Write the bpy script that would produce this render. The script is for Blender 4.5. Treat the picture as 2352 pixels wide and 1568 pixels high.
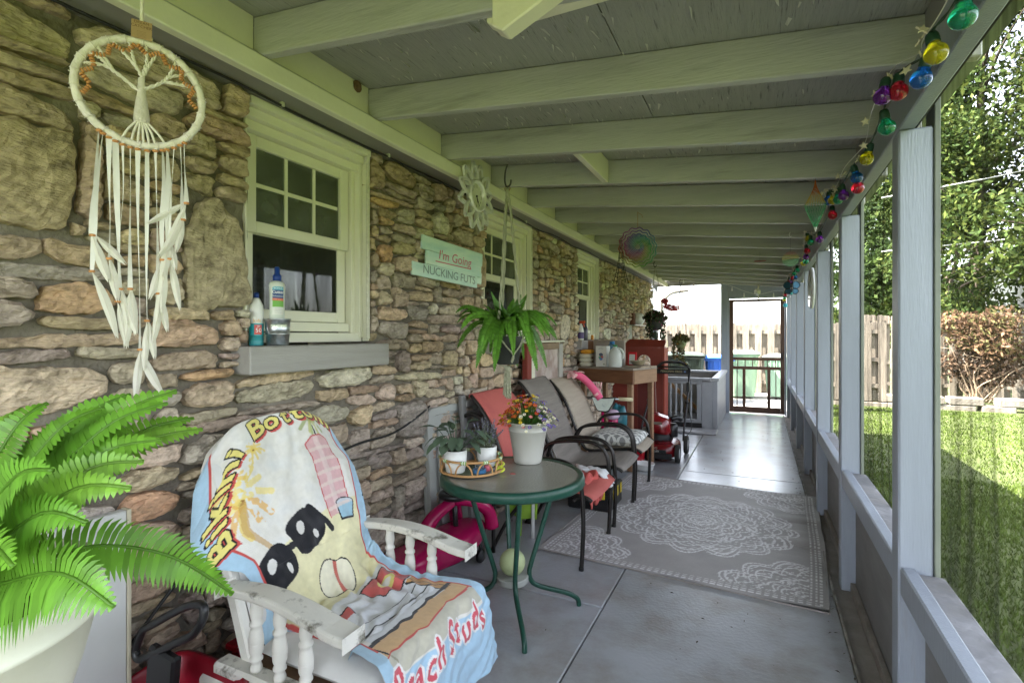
import bpy, bmesh, math, random
import numpy as np
from mathutils import Vector, Matrix, noise as mnoise
R = math.radians
PI = math.pi
sc = bpy.context.scene
for o in list(bpy.data.objects): bpy.data.objects.remove(o)
C = sc.collection

# ---------------------------------------------------------------- camera
TH = math.atan(572 / 1187.0)
cam_d = bpy.data.cameras.new("camera"); cam = bpy.data.objects.new("camera", cam_d); C.objects.link(cam)
cam.location = (0, 0, 1.40); cam.rotation_euler = (R(90), 0, TH)
cam_d.sensor_width = 36; cam_d.lens = 36 * 1187 / 2352; cam_d.shift_y = -0.00595
cam_d.clip_start = 0.02; cam_d.clip_end = 600
sc.camera = cam

# ---------------------------------------------------------------- light
SUN_EL, SUN_AZ = R(54), math.atan2(-0.90, -0.30)      # azimuth: from behind and over the house
w = bpy.data.worlds.new("World"); sc.world = w; w.use_nodes = True
nt = w.node_tree
sky = nt.nodes.new("ShaderNodeTexSky"); sky.sky_type = 'NISHITA'; sky.sun_disc = False
sky.sun_elevation = SUN_EL; sky.sun_rotation = SUN_AZ; sky.air_density = 1.0; sky.dust_density = 3.0; sky.ozone_density = 1.0
bgn = nt.nodes["Background"]; bgn.inputs[1].default_value = 0.13
hsv = nt.nodes.new("ShaderNodeHueSaturation"); hsv.inputs['Saturation'].default_value = 0.38   # hazy, nearly white sky
nt.links.new(sky.outputs[0], hsv.inputs['Color']); nt.links.new(hsv.outputs[0], bgn.inputs[0])
sun_d = bpy.data.lights.new("sun", 'SUN'); sun = bpy.data.objects.new("sun", sun_d); C.objects.link(sun)
sun_d.energy = 4.6; sun_d.angle = R(0.5); sun_d.color = (1.0, 0.95, 0.86)
sdir = Vector((math.sin(SUN_AZ) * math.cos(SUN_EL), math.cos(SUN_AZ) * math.cos(SUN_EL), math.sin(SUN_EL)))
sun.rotation_euler = sdir.to_track_quat('Z', 'Y').to_euler()
sun.location = (-6, -6, 12)
vs = sc.view_settings
vs.view_transform = 'Standard'; vs.look = 'None'; vs.gamma = 1.0; vs.use_curve_mapping = False
vs.exposure = 4.3
try:
    sc.cycles.max_bounces = 10; sc.cycles.diffuse_bounces = 6; sc.cycles.transparent_max_bounces = 24
    sc.cycles.use_denoising = True
    sc.cycles.caustics_reflective = False; sc.cycles.caustics_refractive = False
    sc.cycles.sample_clamp_indirect = 6.0
except Exception: pass

# ---------------------------------------------------------------- materials
MATS = {}
def N(nt, t, **kw):
    n = nt.nodes.new(t)
    for k, v in kw.items():
        if k.startswith('i_'):
            n.inputs[k[2:].replace('_', ' ')].default_value = v
        else: setattr(n, k, v)
    return n
def rgb(c): return (c[0], c[1], c[2], 1.0)
def pm(name, c=(.5, .5, .5), rough=.6, var=.15, scale=6., bump=0., bscale=40., stretch=(1, 1, 1), metal=0., trans=0., ior=1.45,
       c2=None, c2amt=.5, c2scale=3., c2sharp=.08, vc=False, spec=.5, alpha=1., coat=0., sheen=0., emit=None, sub=0., bstretch=None, transl=0.):
    """principled material with noise-driven colour, optional patches of a second colour, and bump"""
    if name in MATS: return MATS[name]
    m = bpy.data.materials.new(name); m.use_nodes = True; nt = m.node_tree; L = nt.links.new
    p = nt.nodes["Principled BSDF"]; out = nt.nodes["Material Output"]
    tc = N(nt, "ShaderNodeTexCoord"); mp = N(nt, "ShaderNodeMapping"); mp.inputs['Scale'].default_value = stretch
    L(tc.outputs['Object'], mp.inputs[0])
    nz = N(nt, "ShaderNodeTexNoise"); nz.inputs['Scale'].default_value = scale; nz.inputs['Detail'].default_value = 6; nz.inputs['Roughness'].default_value = .6
    L(mp.outputs[0], nz.inputs['Vector'])
    mr = N(nt, "ShaderNodeMapRange"); mr.inputs[1].default_value = .25; mr.inputs[2].default_value = .75
    mr.inputs[3].default_value = 1 - var; mr.inputs[4].default_value = 1 + var
    L(nz.outputs[0], mr.inputs[0])
    if vc:
        base = N(nt, "ShaderNodeAttribute"); base.attribute_name = 'col'; bo = base.outputs['Color']
    else:
        base = N(nt, "ShaderNodeRGB"); base.outputs[0].default_value = rgb(c); bo = base.outputs[0]
    if c2:
        n2 = N(nt, "ShaderNodeTexNoise"); n2.inputs['Scale'].default_value = c2scale; n2.inputs['Detail'].default_value = 8; n2.inputs['Roughness'].default_value = .65
        L(mp.outputs[0], n2.inputs['Vector'])
        m2 = N(nt, "ShaderNodeMapRange"); m2.inputs[1].default_value = 1 - c2amt - c2sharp; m2.inputs[2].default_value = 1 - c2amt + c2sharp
        L(n2.outputs[0], m2.inputs[0])
        mx2 = N(nt, "ShaderNodeMixRGB"); mx2.inputs[2].default_value = rgb(c2)
        L(m2.outputs[0], mx2.inputs[0]); L(bo, mx2.inputs[1]); bo = mx2.outputs[0]
    mx = N(nt, "ShaderNodeVectorMath", operation='MULTIPLY'); L(bo, mx.inputs[0]); L(mr.outputs[0], mx.inputs[1])
    L(mx.outputs[0], p.inputs['Base Color'])
    p.inputs['Roughness'].default_value = rough; p.inputs['Metallic'].default_value = metal; p.inputs['IOR'].default_value = ior
    p.inputs['Transmission Weight'].default_value = trans; p.inputs['Specular IOR Level'].default_value = spec
    p.inputs['Coat Weight'].default_value = coat; p.inputs['Coat Roughness'].default_value = .22; p.inputs['Sheen Weight'].default_value = sheen
    p.inputs['Alpha'].default_value = alpha
    if emit: p.inputs['Emission Color'].default_value = rgb(emit[0]); p.inputs['Emission Strength'].default_value = emit[1]
    if bump:
        mb = N(nt, "ShaderNodeMapping"); mb.inputs['Scale'].default_value = bstretch or stretch; L(tc.outputs['Object'], mb.inputs[0])
        nb = N(nt, "ShaderNodeTexNoise"); nb.inputs['Scale'].default_value = bscale; nb.inputs['Detail'].default_value = 5
        L(mb.outputs[0], nb.inputs['Vector'])
        b = N(nt, "ShaderNodeBump"); b.inputs['Strength'].default_value = min(1, bump); b.inputs['Distance'].default_value = .01
        L(nb.outputs[0], b.inputs['Height']); L(b.outputs[0], p.inputs['Normal'])
    if transl:
        td = N(nt, "ShaderNodeBsdfTranslucent"); L(mx.outputs[0], td.inputs[0])
        ms = N(nt, "ShaderNodeMixShader"); ms.inputs[0].default_value = transl
        L(p.outputs[0], ms.inputs[1]); L(td.outputs[0], ms.inputs[2]); L(ms.outputs[0], out.inputs[0])
    MATS[name] = m
    return m
def glassy(name, tint=(.8, .85, .8), gloss=.04, rough=.02, diff=None, damt=0., facing=.35):
    """thin see-through sheet: tinted transparency + fresnel gloss (+ some dust and painted-in reflection)"""
    if name in MATS: return MATS[name]
    m = bpy.data.materials.new(name); m.use_nodes = True; nt = m.node_tree; L = nt.links.new
    nt.nodes.remove(nt.nodes["Principled BSDF"]); out = nt.nodes["Material Output"]
    t = N(nt, "ShaderNodeBsdfTransparent"); t.inputs[0].default_value = rgb(tint)
    g = N(nt, "ShaderNodeBsdfGlossy"); g.inputs['Roughness'].default_value = rough
    lw = N(nt, "ShaderNodeFresnel"); lw.inputs[0].default_value = 1.5
    ms = N(nt, "ShaderNodeMixShader"); L(lw.outputs[0], ms.inputs[0])
    cur = t.outputs[0]
    if diff:
        d = N(nt, "ShaderNodeBsdfDiffuse"); d.inputs[0].default_value = rgb(diff)
        m2 = N(nt, "ShaderNodeMixShader"); L(cur, m2.inputs[1]); L(d.outputs[0], m2.inputs[2])
        nz = N(nt, "ShaderNodeTexNoise"); nz.inputs['Scale'].default_value = 9; nz.inputs['Detail'].default_value = 5
        tc = N(nt, "ShaderNodeTexCoord"); L(tc.outputs['Object'], nz.inputs['Vector'])
        mr = N(nt, "ShaderNodeMapRange"); mr.inputs[1].default_value = .3; mr.inputs[2].default_value = .7; mr.inputs[3].default_value = damt * .6; mr.inputs[4].default_value = min(1, damt * 1.4)
        L(nz.outputs[0], mr.inputs[0]); L(mr.outputs[0], m2.inputs[0]); cur = m2.outputs[0]
    L(cur, ms.inputs[1]); L(g.outputs[0], ms.inputs[2]); L(ms.outputs[0], out.inputs[0])
    MATS[name] = m
    return m
def screen_mat(name, c=(.05, .055, .05), cover=.42, streak=(3, 30, 1)):
    """insect screen: fine dark mesh, seen as a veil with slightly uneven density"""
    m = bpy.data.materials.new(name); m.use_nodes = True; nt = m.node_tree; L = nt.links.new
    nt.nodes.remove(nt.nodes["Principled BSDF"]); out = nt.nodes["Material Output"]
    t = N(nt, "ShaderNodeBsdfTransparent"); d = N(nt, "ShaderNodeBsdfDiffuse"); d.inputs[0].default_value = rgb(c)
    tc = N(nt, "ShaderNodeTexCoord"); mp = N(nt, "ShaderNodeMapping"); mp.inputs['Scale'].default_value = streak
    nz = N(nt, "ShaderNodeTexNoise"); nz.inputs['Scale'].default_value = 1.0; nz.inputs['Detail'].default_value = 4; nz.inputs['Distortion'].default_value = .6
    L(tc.outputs['Object'], mp.inputs[0]); L(mp.outputs[0], nz.inputs['Vector'])
    mr = N(nt, "ShaderNodeMapRange"); mr.inputs[1].default_value = .3; mr.inputs[2].default_value = .7; mr.inputs[3].default_value = cover * .55; mr.inputs[4].default_value = min(1, cover * 1.45)
    L(nz.outputs[0], mr.inputs[0])
    ms = N(nt, "ShaderNodeMixShader"); L(mr.outputs[0], ms.inputs[0]); L(t.outputs[0], ms.inputs[1]); L(d.outputs[0], ms.inputs[2]); L(ms.outputs[0], out.inputs[0])
    MATS[name] = m
    return m

# ---------------------------------------------------------------- objects and meshes
def tag(o, label=None, cat=None, group=None, kind=None):
    if label: o['label'] = label
    if cat: o['category'] = cat
    if group: o['group'] = group
    if kind: o['kind'] = kind
    return o
def thing(name, label, cat, loc=(0, 0, 0), rz=0., group=None, rot=None):
    o = bpy.data.objects.new(name, None); C.objects.link(o); o.empty_display_size = .1
    o.location = loc; o.rotation_euler = rot or (0, 0, rz)
    return tag(o, label, cat, group)
def link_mesh(name, me, m, parent=None, smooth=False):
    if m is not None:
        me.materials.clear()
        for x in (m if isinstance(m, (list, tuple)) else [m]): me.materials.append(x)
    if smooth:
        me.polygons.foreach_set('use_smooth', [True] * len(me.polygons))
    o = bpy.data.objects.new(name, me); C.objects.link(o)
    if parent is not None: o.parent = parent
    return o
def dup(root, loc=None, rz=None, label=None, group=None):
    def cp(o, par):
        c = o.copy(); C.objects.link(c)
        if par is not None: c.parent = par
        for ch in o.children: cp(ch, c)
        return c
    r = cp(root, root.parent)
    if loc is not None: r.location = loc
    if rz is not None: r.rotation_euler = (0, 0, rz)
    if label: r['label'] = label
    if group: r['group'] = group
    return r
class MB:
    """mesh collector"""
    def __init__(s): s.v = []; s.f = []; s.c = []; s.mi = []; s.cur = (1, 1, 1); s.m = 0
    def addv(s, pts):
        b = len(s.v); s.v += [tuple(p) for p in pts]; s.c += [s.cur] * len(pts); return b
    def addf(s, fs):
        s.f += fs; s.mi += [s.m] * len(fs)
    def box(s, x0, x1, y0, y1, z0, z1, M=None):
        p = [(x0, y0, z0), (x1, y0, z0), (x1, y1, z0), (x0, y1, z0), (x0, y0, z1), (x1, y0, z1), (x1, y1, z1), (x0, y1, z1)]
        if M is not None: p = [M @ Vector(q) for q in p]
        b = s.addv(p)
        s.addf([tuple(b + i for i in q) for q in ((0, 3, 2, 1), (4, 5, 6, 7), (0, 1, 5, 4), (1, 2, 6, 5), (2, 3, 7, 6), (3, 0, 4, 7))])
        return s
    def bar(s, a, b, w, h, up=(0, 0, 1)):
        a, b = Vector(a), Vector(b); d = (b - a); l = d.length; d.normalize()
        u = Vector(up); x = d.cross(u)
        if x.length < 1e-5: x = d.cross(Vector((1, 0, 0)))
        x.normalize(); z = x.cross(d)
        M = Matrix((x, d, z)).transposed().to_4x4(); M.translation = a
        return s.box(-w / 2, w / 2, 0, l, -h / 2, h / 2, M)
    def tube(s, pts, r, n=8, cap=True, closed=False):
        pts = [Vector(p) for p in pts]; k = len(pts)
        rs = r if isinstance(r, (list, tuple)) else [r] * k
        b0 = len(s.v); prev = None
        for i, p in enumerate(pts):
            if closed: d = pts[(i + 1) % k] - pts[i - 1]
            else: d = pts[min(i + 1, k - 1)] - pts[max(i - 1, 0)]
            if d.length < 1e-9: d = Vector((0, 0, 1))
            d.normalize()
            if prev is None:
                x = d.orthogonal().normalized()
            else:
                x = prev - d * prev.dot(d)
                if x.length < 1e-6: x = d.orthogonal()
                x.normalize()
            prev = x; y = d.cross(x)
            s.addv([p + (x * math.cos(2 * PI * j / n) + y * math.sin(2 * PI * j / n)) * rs[i] for j in range(n)])
        kk = k if closed else k - 1
        for i in range(kk):
            a = b0 + i * n; c = b0 + ((i + 1) % k) * n
            s.addf([(a + j, a + (j + 1) % n, c + (j + 1) % n, c + j) for j in range(n)])
        if cap and not closed:
            s.addf([tuple(b0 + j for j in reversed(range(n))), tuple(b0 + (k - 1) * n + j for j in range(n))])
        return s
    def lathe(s, prof, n=24, c=(0, 0, 0), cap=(True, True), M=None, sx=1., sy=1.):
        b0 = len(s.v)
        for r, z in prof:
            ps = [Vector((c[0] + sx * r * math.cos(2 * PI * j / n), c[1] + sy * r * math.sin(2 * PI * j / n), c[2] + z)) for j in range(n)]
            if M is not None: ps = [M @ p for p in ps]
            s.addv(ps)
        for i in range(len(prof) - 1):
            a = b0 + i * n; d = a + n
            s.addf([(a + j, a + (j + 1) % n, d + (j + 1) % n, d + j) for j in range(n)])
        if cap[0]: s.addf([tuple(b0 + j for j in reversed(range(n)))])
        if cap[1]: s.addf([tuple(b0 + (len(prof) - 1) * n + j for j in range(n))])
        return s
    def sphere(s, c, r, n=12, m=8, M=None):
        sx, sy, sz = (r, r, r) if not isinstance(r, (tuple, list)) else r
        prof = [(math.sin(PI * i / m), -math.cos(PI * i / m)) for i in range(m + 1)]
        prof[0] = (.02, -1); prof[-1] = (.02, 1)
        b = len(s.v)
        s.lathe(prof, n)
        for i in range(b, len(s.v)):
            p = s.v[i]; q = Vector((p[0] * sx, p[1] * sy, p[2] * sz))
            if M is not None: q = M @ q
            s.v[i] = (c[0] + q[0], c[1] + q[1], c[2] + q[2])
        return s
    def prism(s, poly, t, M=None, z0=0.):
        """2D outline (x,y) extruded from z0 to z0+t, optionally moved by M"""
        k = len(poly)
        f = (lambda p: M @ Vector(p)) if M is not None else Vector
        b = s.addv([f((x, y, z0)) for x, y in poly] + [f((x, y, z0 + t)) for x, y in poly])
        s.addf([tuple(b + i for i in reversed(range(k))), tuple(b + k + i for i in range(k))])
        s.addf([(b + i, b + (i + 1) % k, b + k + (i + 1) % k, b + k + i) for i in range(k)])
        return s
    def grid(s, fn, nu, nv, closed_u=False):
        """fn(u,v) -> point for u,v in 0..1"""
        b = s.addv([fn(i / nu, j / nv) for j in range(nv + 1) for i in range(nu + 1)])
        W = nu + 1
        s.addf([(b + j * W + i, b + j * W + i + 1, b + (j + 1) * W + i + 1, b + (j + 1) * W + i) for j in range(nv) for i in range(nu)])
        return s
    def build(s, name, m, parent=None, smooth=False, bevel=0., world=False, solid=0., seg=1, label=None, autos=None):
        off = Vector((0, 0, 0))
        if world and parent is not None:
            p = parent
            while p is not None: off += p.location; p = p.parent
        me = bpy.data.meshes.new(name)
        me.from_pydata([(p[0] - off[0], p[1] - off[1], p[2] - off[2]) for p in s.v], [], s.f)
        if any(c != (1, 1, 1) for c in s.c):
            a = me.color_attributes.new('col', 'FLOAT_COLOR', 'POINT')
            a.data.foreach_set('color', [q for c in s.c for q in (c[0], c[1], c[2], 1.)])
        if isinstance(m, (list, tuple)): me.polygons.foreach_set('material_index', s.mi)
        o = link_mesh(name, me, m, parent, smooth)
        if isinstance(m, (list, tuple)): me.polygons.foreach_set('material_index', s.mi)
        me.update()
        if solid:
            md = o.modifiers.new('solid', 'SOLIDIFY'); md.thickness = solid; md.offset = 0
        if bevel:
            md = o.modifiers.new('bevel', 'BEVEL'); md.width = bevel; md.segments = seg; md.limit_method = 'ANGLE'; md.angle_limit = R(40)
        if label: o['label'] = label
        return o
def box(name, x0, x1, y0, y1, z0, z1, m, parent=None, bevel=.003, world=False, label=None):
    return MB().box(x0, x1, y0, y1, z0, z1).build(name, m, parent, bevel=bevel, world=world, label=label)
def fbm(x, y, z=0., o=3):
    a, f, t = 1., 1., 0.
    for _ in range(o):
        t += a * mnoise.noise((x * f, y * f, z + 7.3 * f)); a *= .5; f *= 2.1
    return t
def text_mesh(txt, size=.1, extrude=0., bold=0., align='CENTER', shear=0., space=1.):
    cu = bpy.data.curves.new('lettering', 'FONT'); cu.body = txt; cu.size = size; cu.extrude = extrude; cu.offset = bold
    cu.align_x = align; cu.align_y = 'CENTER'; cu.shear = shear; cu.resolution_u = 3; cu.space_character = space
    o = bpy.data.objects.new('lettering', cu); C.objects.link(o)
    dg = bpy.context.evaluated_depsgraph_get(); dg.update()
    me = bpy.data.meshes.new_from_object(o.evaluated_get(dg))
    bpy.data.objects.remove(o); bpy.data.curves.remove(cu)
    me.name = 'lettering'
    return me
def lettering(txt, size, M, m, parent, name='lettering', **kw):
    me = text_mesh(txt, size, **kw)
    me.transform(M); me.materials.clear(); me.materials.append(m)
    o = bpy.data.objects.new(name, me); C.objects.link(o)
    if parent is not None: o.parent = parent
    return o
def frame_m(origin, xdir, ydir):
    x = Vector(xdir).normalized(); y = Vector(ydir); y = (y - x * y.dot(x)).normalized(); z = x.cross(y)
    M = Matrix((x, y, z)).transposed().to_4x4(); M.translation = Vector(origin); return M
def smoothpath(pts, n=6):
    """Catmull-Rom through pts"""
    P = [Vector(p) for p in pts]; out = []
    for i in range(len(P) - 1):
        p0 = P[max(i - 1, 0)]; p1 = P[i]; p2 = P[i + 1]; p3 = P[min(i + 2, len(P) - 1)]
        for j in range(n):
            t = j / n
            out.append(.5 * ((2 * p1) + (p2 - p0) * t + (2 * p0 - 5 * p1 + 4 * p2 - p3) * t * t + (3 * p1 - p0 - 3 * p2 + p3) * t ** 3))
    out.append(P[-1]); return out
CAMP = Vector((0, 0, 1.4))
def in_view(p, pad=.05):
    d = Vector(p) - CAMP; c_, s_ = math.cos(TH), math.sin(TH)
    xc = d.x * c_ + d.y * s_; zc = -d.x * s_ + d.y * c_
    if zc < .05: return False
    return abs(xc / zc) < .99 + pad and -.675 - pad < d.z / zc < .655 + pad
# ---------------------------------------------------------------- shell of the place
m_conc = pm('painted_concrete', (.37, .385, .41), .30, .16, 2.5, .25, 55, c2=(.27, .255, .235), c2amt=.44, c2scale=3.2, c2sharp=.12, spec=.7, coat=.85)
m_curb = pm('dirty_concrete', (.25, .225, .20), .75, .25, 9, .5, 60)
m_paint = pm('grey_paint', (.28, .31, .36), .42, .07, 5, .22, 30, stretch=(6, 6, .5), c2=(.25, .25, .25), c2amt=.30, c2scale=5)
m_paint_h = pm('grey_paint_joist', (.43, .43, .395), .45, .08, 4, .3, 26, stretch=(.6, 6, 6), c2=(.25, .245, .22), c2amt=.34, c2scale=3, c2sharp=.12)
m_cream = pm('cream_paint', (.70, .69, .55), .45, .06, 5, .12, 30, c2=(.5, .48, .37), c2amt=.27, c2scale=7)
m_soffit = pm('soffit_grey', (.27, .26, .24), .5, .1, 5, .1, 30)
m_dark = pm('dark_gap', (.02, .02, .02), .8)
m_rim = pm('rim_grey', (.26, .25, .235), .55, .12, 5, .2, 30)
m_lawnsoil = pm('lawn_ground', (.048, .062, .014), .9, .35, 3, .6, 60)
m_drive = pm('driveway_concrete', (.30, .285, .26), .8, .12, 3, .3, 80)

# ground: one sheet of earth to the horizon, lawn, drive
g = MB(); g.box(-80, 160, -80, 200, -1.0, -.42)
tag(g.build('ground', pm('earth', (.07, .09, .03), .95, .3, 1)), 'grassy earth reaching to the horizon', None, None, 'structure')
def lawn_fn(u, v):
    x = .62 + u * 5.6; y = -9 + v * 27
    return (x, y, -.36 + .012 * fbm(x * .8, y * .8))
lg = MB().grid(lawn_fn, 40, 90)
tag(lg.build('lawn', m_lawnsoil, smooth=True), 'mown green lawn beside the porch', None, None, 'structure')
dr = MB(); dr.box(-14, .60, 10.26, 18, -.30, -.035)
tag(dr.build('driveway', m_drive), 'pale concrete driveway beyond the end screen door', None, None, 'structure')

# porch floor: slab base with the poured panels as pieces
floor_o = fl = MB().box(-1.92, .36, -2.2, 10.24, -.3, -.03).build('floor', m_curb); tag(fl, None, None, None, 'structure')
xs = [-1.92, -.735, .355]; rnd = random.Random(4)
for (x0, x1), ys in (((xs[0], xs[1]), [-2.2, .35, 2.6, 4.9, 6.85, 8.45, 10.23]), ((xs[1], xs[2]), [-2.2, 1.2, 3.1, 5.6, 8.45, 10.23])):
    for y0, y1 in zip(ys, ys[1:]):
        if x0 < -1.5 and y0 > 8: continue
        box('concrete_slab', x0 + .004, x1 - .004, y0 + .004, y1 - .004, -.029, rnd.uniform(-.0015, .0015), m_conc, fl, .005)
    # black sheet painted in for the shade of the open stair well
box('stairwell_shade', -1.916, -.74, 8.455, 10.22, -.029, -.01, m_dark, fl, 0)
cu_ = MB().box(.36, .58, -2.2, 10.24, -.40, -.018); cu_.build('curb', m_curb, fl)
ed = MB().box(.352, .362, -2.2, 10.24, -.03, .006); ed.build('slab_edge_trim', pm('chipped_white', (.42, .40, .36), .7, .3, 20, c2=(.2, .18, .15), c2amt=.5, c2scale=10), fl)
# cracks in the near slab
ck = MB(); pth = [(-.62 + .115 * i + rnd.uniform(-.02, .02), 2.85 - .16 * math.sin(i * .5) - .07 * i + rnd.uniform(-.03, .03)) for i in range(9)]
for a, b in zip(pth, pth[1:]): ck.bar((a[0], a[1], .0004), (b[0], b[1], .0004), .0035, .001)
ck.build('crack', m_dark, fl)
db = MB(); rnd = random.Random(44)
for _ in range(240):
    x, y = rnd.uniform(-.95, .34), rnd.uniform(1.6, 9.5)
    if rnd.random() < .5: x = .355 - abs(rnd.gauss(0, .06))
    s_ = rnd.uniform(.002, .008); a = rnd.uniform(0, 6.28); k = rnd.uniform(.5, 1.6); db.cur = (.10 * k, .075 * k, .045 * k)
    b = db.addv([(x + s_ * 1.6 * math.cos(a), y + s_ * 1.6 * math.sin(a), .003), (x - s_ * .5 * math.sin(a), y + s_ * .5 * math.cos(a), .006), (x - s_ * 1.6 * math.cos(a), y - s_ * 1.6 * math.sin(a), .003), (x + s_ * .5 * math.sin(a), y - s_ * .5 * math.cos(a), .005)]); db.addf([(b, b + 1, b + 2, b + 3)])
tag(db.build('debris', pm('dry_debris', vc=True, rough=.9, var=.2), fl), kind='stuff')

# ---------------------------------------------------------------- roof of the porch
roof = thing('porch_roof', 'low grey painted porch roof of joists and plywood sloping down to the screens', 'roof', (-.6, 4.5, 2.2))
JZ = lambda x: 2.40 - .10 * (x + 1.6)
m_ceil = pm('plywood_ceiling', (.38, .38, .335), .5, .1, 7, .55, 22, stretch=(9, .6, 1), bstretch=(10, .7, 1), c2=(.10, .10, .09), c2amt=.36, c2scale=13, c2sharp=.06)
def slopebox(mb, x0, x1, y0, y1, zb, zt):
    p = [(x0, y0, zb(x0)), (x1, y0, zb(x1)), (x1, y1, zb(x1)), (x0, y1, zb(x0)), (x0, y0, zt(x0)), (x1, y0, zt(x1)), (x1, y1, zt(x1)), (x0, y1, zt(x0))]
    b = mb.addv(p); mb.addf([tuple(b + i for i in q) for q in ((0, 3, 2, 1), (4, 5, 6, 7), (0, 1, 5, 4), (1, 2, 6, 5), (2, 3, 7, 6), (3, 0, 4, 7))]); return mb
JY = [.667 + .605 * k for k in range(-4, 16)]
for i, y in enumerate(JY):
    mb = MB(); slopebox(mb, -1.648, .56, y, y + .04, JZ, lambda x: JZ(x) + .140)
    mb.build('joist', m_paint_h, roof, bevel=.004, world=True)
for x0, x1 in ((-1.72, -.46), (-.456, .603)):
    for y0 in (-1.83, .602, 3.034, 5.466, 7.898):
        y1 = min(y0 + 2.428, 10.32)
        mb = MB(); slopebox(mb, x0, x1, y0, y1, lambda x: JZ(x) + .142, lambda x: JZ(x) + .16)
        mb.build('ceiling_panel', m_ceil, roof, world=True)
mb = MB(); slopebox(mb, -1.75, .64, -2.0, 10.5, lambda x: JZ(x) + .165, lambda x: JZ(x) + .21); mb.build('roof_deck', m_dark, roof, world=True)
box('outer_band', .575, .60, -2.0, 10.4, 2.26, 2.33, pm('eave_green_grey', (.22, .25, .20), .6), roof, 0, True)
mb = MB(); slopebox(mb, .605, .625, -2.0, 10.5, lambda x: 2.27, lambda x: JZ(x) + .163); mb.build('eave_fascia', pm('eave_green_grey', (.22, .25, .20), .6), roof, world=True)
# peeling paint flakes on the near ceiling, joined: too small to pick apart
fk = MB(); rnd = random.Random(8)
for _ in range(420):
    x = rnd.uniform(-1.45, .3) if rnd.random() < .5 else rnd.uniform(-1.45, -.4)
    y = rnd.uniform(.75, 3.6); z = JZ(x) + .1405; l = rnd.uniform(.015, .06) * (1.8 if rnd.random() < .12 else 1); ww = rnd.uniform(.004, .012)
    a = rnd.uniform(-.25, .25); dx, dy = math.sin(a) * l, math.cos(a) * l; dr_ = rnd.uniform(.004, .016)
    b = fk.addv([(x, y, z), (x + ww, y + l * .1, z - dr_ * .3), (x + dx + ww * .6, y + dy * .7, z - dr_), (x + dx, y + dy, z - .001)]); fk.addf([(b, b + 1, b + 2, b + 3)])
tag(fk.build('paint_flake', pm('flake', (.60, .60, .52), .6), roof, world=True), kind='stuff')
# ledger along the house: cream trim strip, cream rim blocks between the joists, soffit
box('ledger_strip', -1.64, -1.60, -2, 10.3, 2.325, 2.398, m_cream, roof, .004, True)
box('ledger_lip', -1.66, -1.618, -2, 10.3, 2.3985, 2.412, m_paint_h, roof, .002, True)
for a, b in zip(JY, JY[1:]):
    box('rim_block', -1.70, -1.645, a + .042, b - .002, 2.412, 2.546, m_cream, roof, 0, True)
    box('eave_block', .43, .47, a + .042, b - .002, 2.202, 2.338, m_rim, roof, 0, True)
box('house_soffit', -1.90, -1.642, -2, 10.3, 2.372, 2.385, m_soffit, roof, 0, True)
box('soffit_trim', -1.78, -1.70, -2, 10.3, 2.3655, 2.3715, m_soffit, roof, 0, True)
# cross block between joists 4 and 5 where the spinner hangs
mb = MB(); slopebox(mb, -.875, -.835, JY[7] + .041, JY[8] - .001, lambda x: JZ(x) + .003, lambda x: JZ(x) + .139)
mb.build('cross_block', m_cream, roof, world=True, bevel=.003)
# white boards clamped either side of the first joist
bd = thing('hanging_board', 'cream board ends fixed either side of the nearest ceiling joist', 'board', (-.75, 1.26, 2.25))
m_cr2 = pm('cream_board', (.72, .69, .52), .5, .08, 6, .2, 30)
for y0, y1, poly in ((1.214, 1.268, [(-.645, 2.222), (-.614, 2.202), (-.36, 2.31), (-.36, 2.395), (-.645, 2.40)]), (1.312, 1.352, [(-.715, 2.302), (-.695, 2.289), (-.36, 2.289), (-.36, 2.39), (-.715, 2.40)])):
    M = Matrix(((1, 0, 0, 0), (0, 0, 1, y0), (0, 1, 0, 0), (0, 0, 0, 1)))
    MB().prism(poly, y1 - y0, M).build('board', m_cr2, bd, world=True, bevel=.004)

# ---------------------------------------------------------------- screened side wall
wall = thing('screen_wall', 'long grey screened porch wall of posts, rails and kick boards on the right', 'screen wall', (.45, 4.5, 0))
PY = [-.63, .71, 2.05, 3.39, 4.73, 6.07, 7.41, 8.75, 10.08]
HB, HT = 2.065, 2.200
box('header', .40, .447, -2.0, 10.3, HB, HT - .001, m_paint, wall, .004, True)
box('header_gap', .4475, .453, -2.0, 10.3, HB + .004, HB + .13, m_dark, wall, 0, True)
for y in PY:
    box('post', .40, .492, y, y + .09, -.018, HB - .001, m_paint, wall, .006, True)
    box('outer_trim', .4935, .5085, y - .004, y + .094, -.05, HB + .1, pm('outer_trim', (.20, .22, .18), .6), wall, .002, True)
for a, b in zip(PY, PY[1:]):
    box('rail', .405, .447, a + .092, b - .002, .562, .655, m_paint, wall, .005, True)
    box('rail_cap', .449, .52, a + .092, b - .002, .60, .640, pm('weathered_sill', (.23, .23, .24), .6, .25, 12, .4, 40, c2=(.2, .19, .18), c2amt=.45), wall, .004, True)
    box('kick_panel', .47, .482, a + .092, b - .002, .02, .598, pm('kick_grey', (.21, .205, .20), .6, .15, 4, .2, 25, stretch=(1, 1, 3)), wall, 0, True)
    box('base_strip', .445, .469, a + .092, b - .002, -.017, .035, m_curb, wall, .003, True)
m_scr = screen_mat('screen_mesh', c=(.08, .085, .07), cover=.56, streak=(2, 16, .7))
for a, b in zip(PY, PY[1:]):
    mb = MB().grid(lambda u, v: (.512 + .008 * math.sin(v * 5 + a) * math.sin(u * PI) + .004 * math.sin(u * 23 + v * 3), a + .045 + u * (b - a), .60 + v * (HB + .13 - .60)), 12, 10)
    mb.build('screen_mesh', m_scr, wall, smooth=True, world=True)

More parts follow.
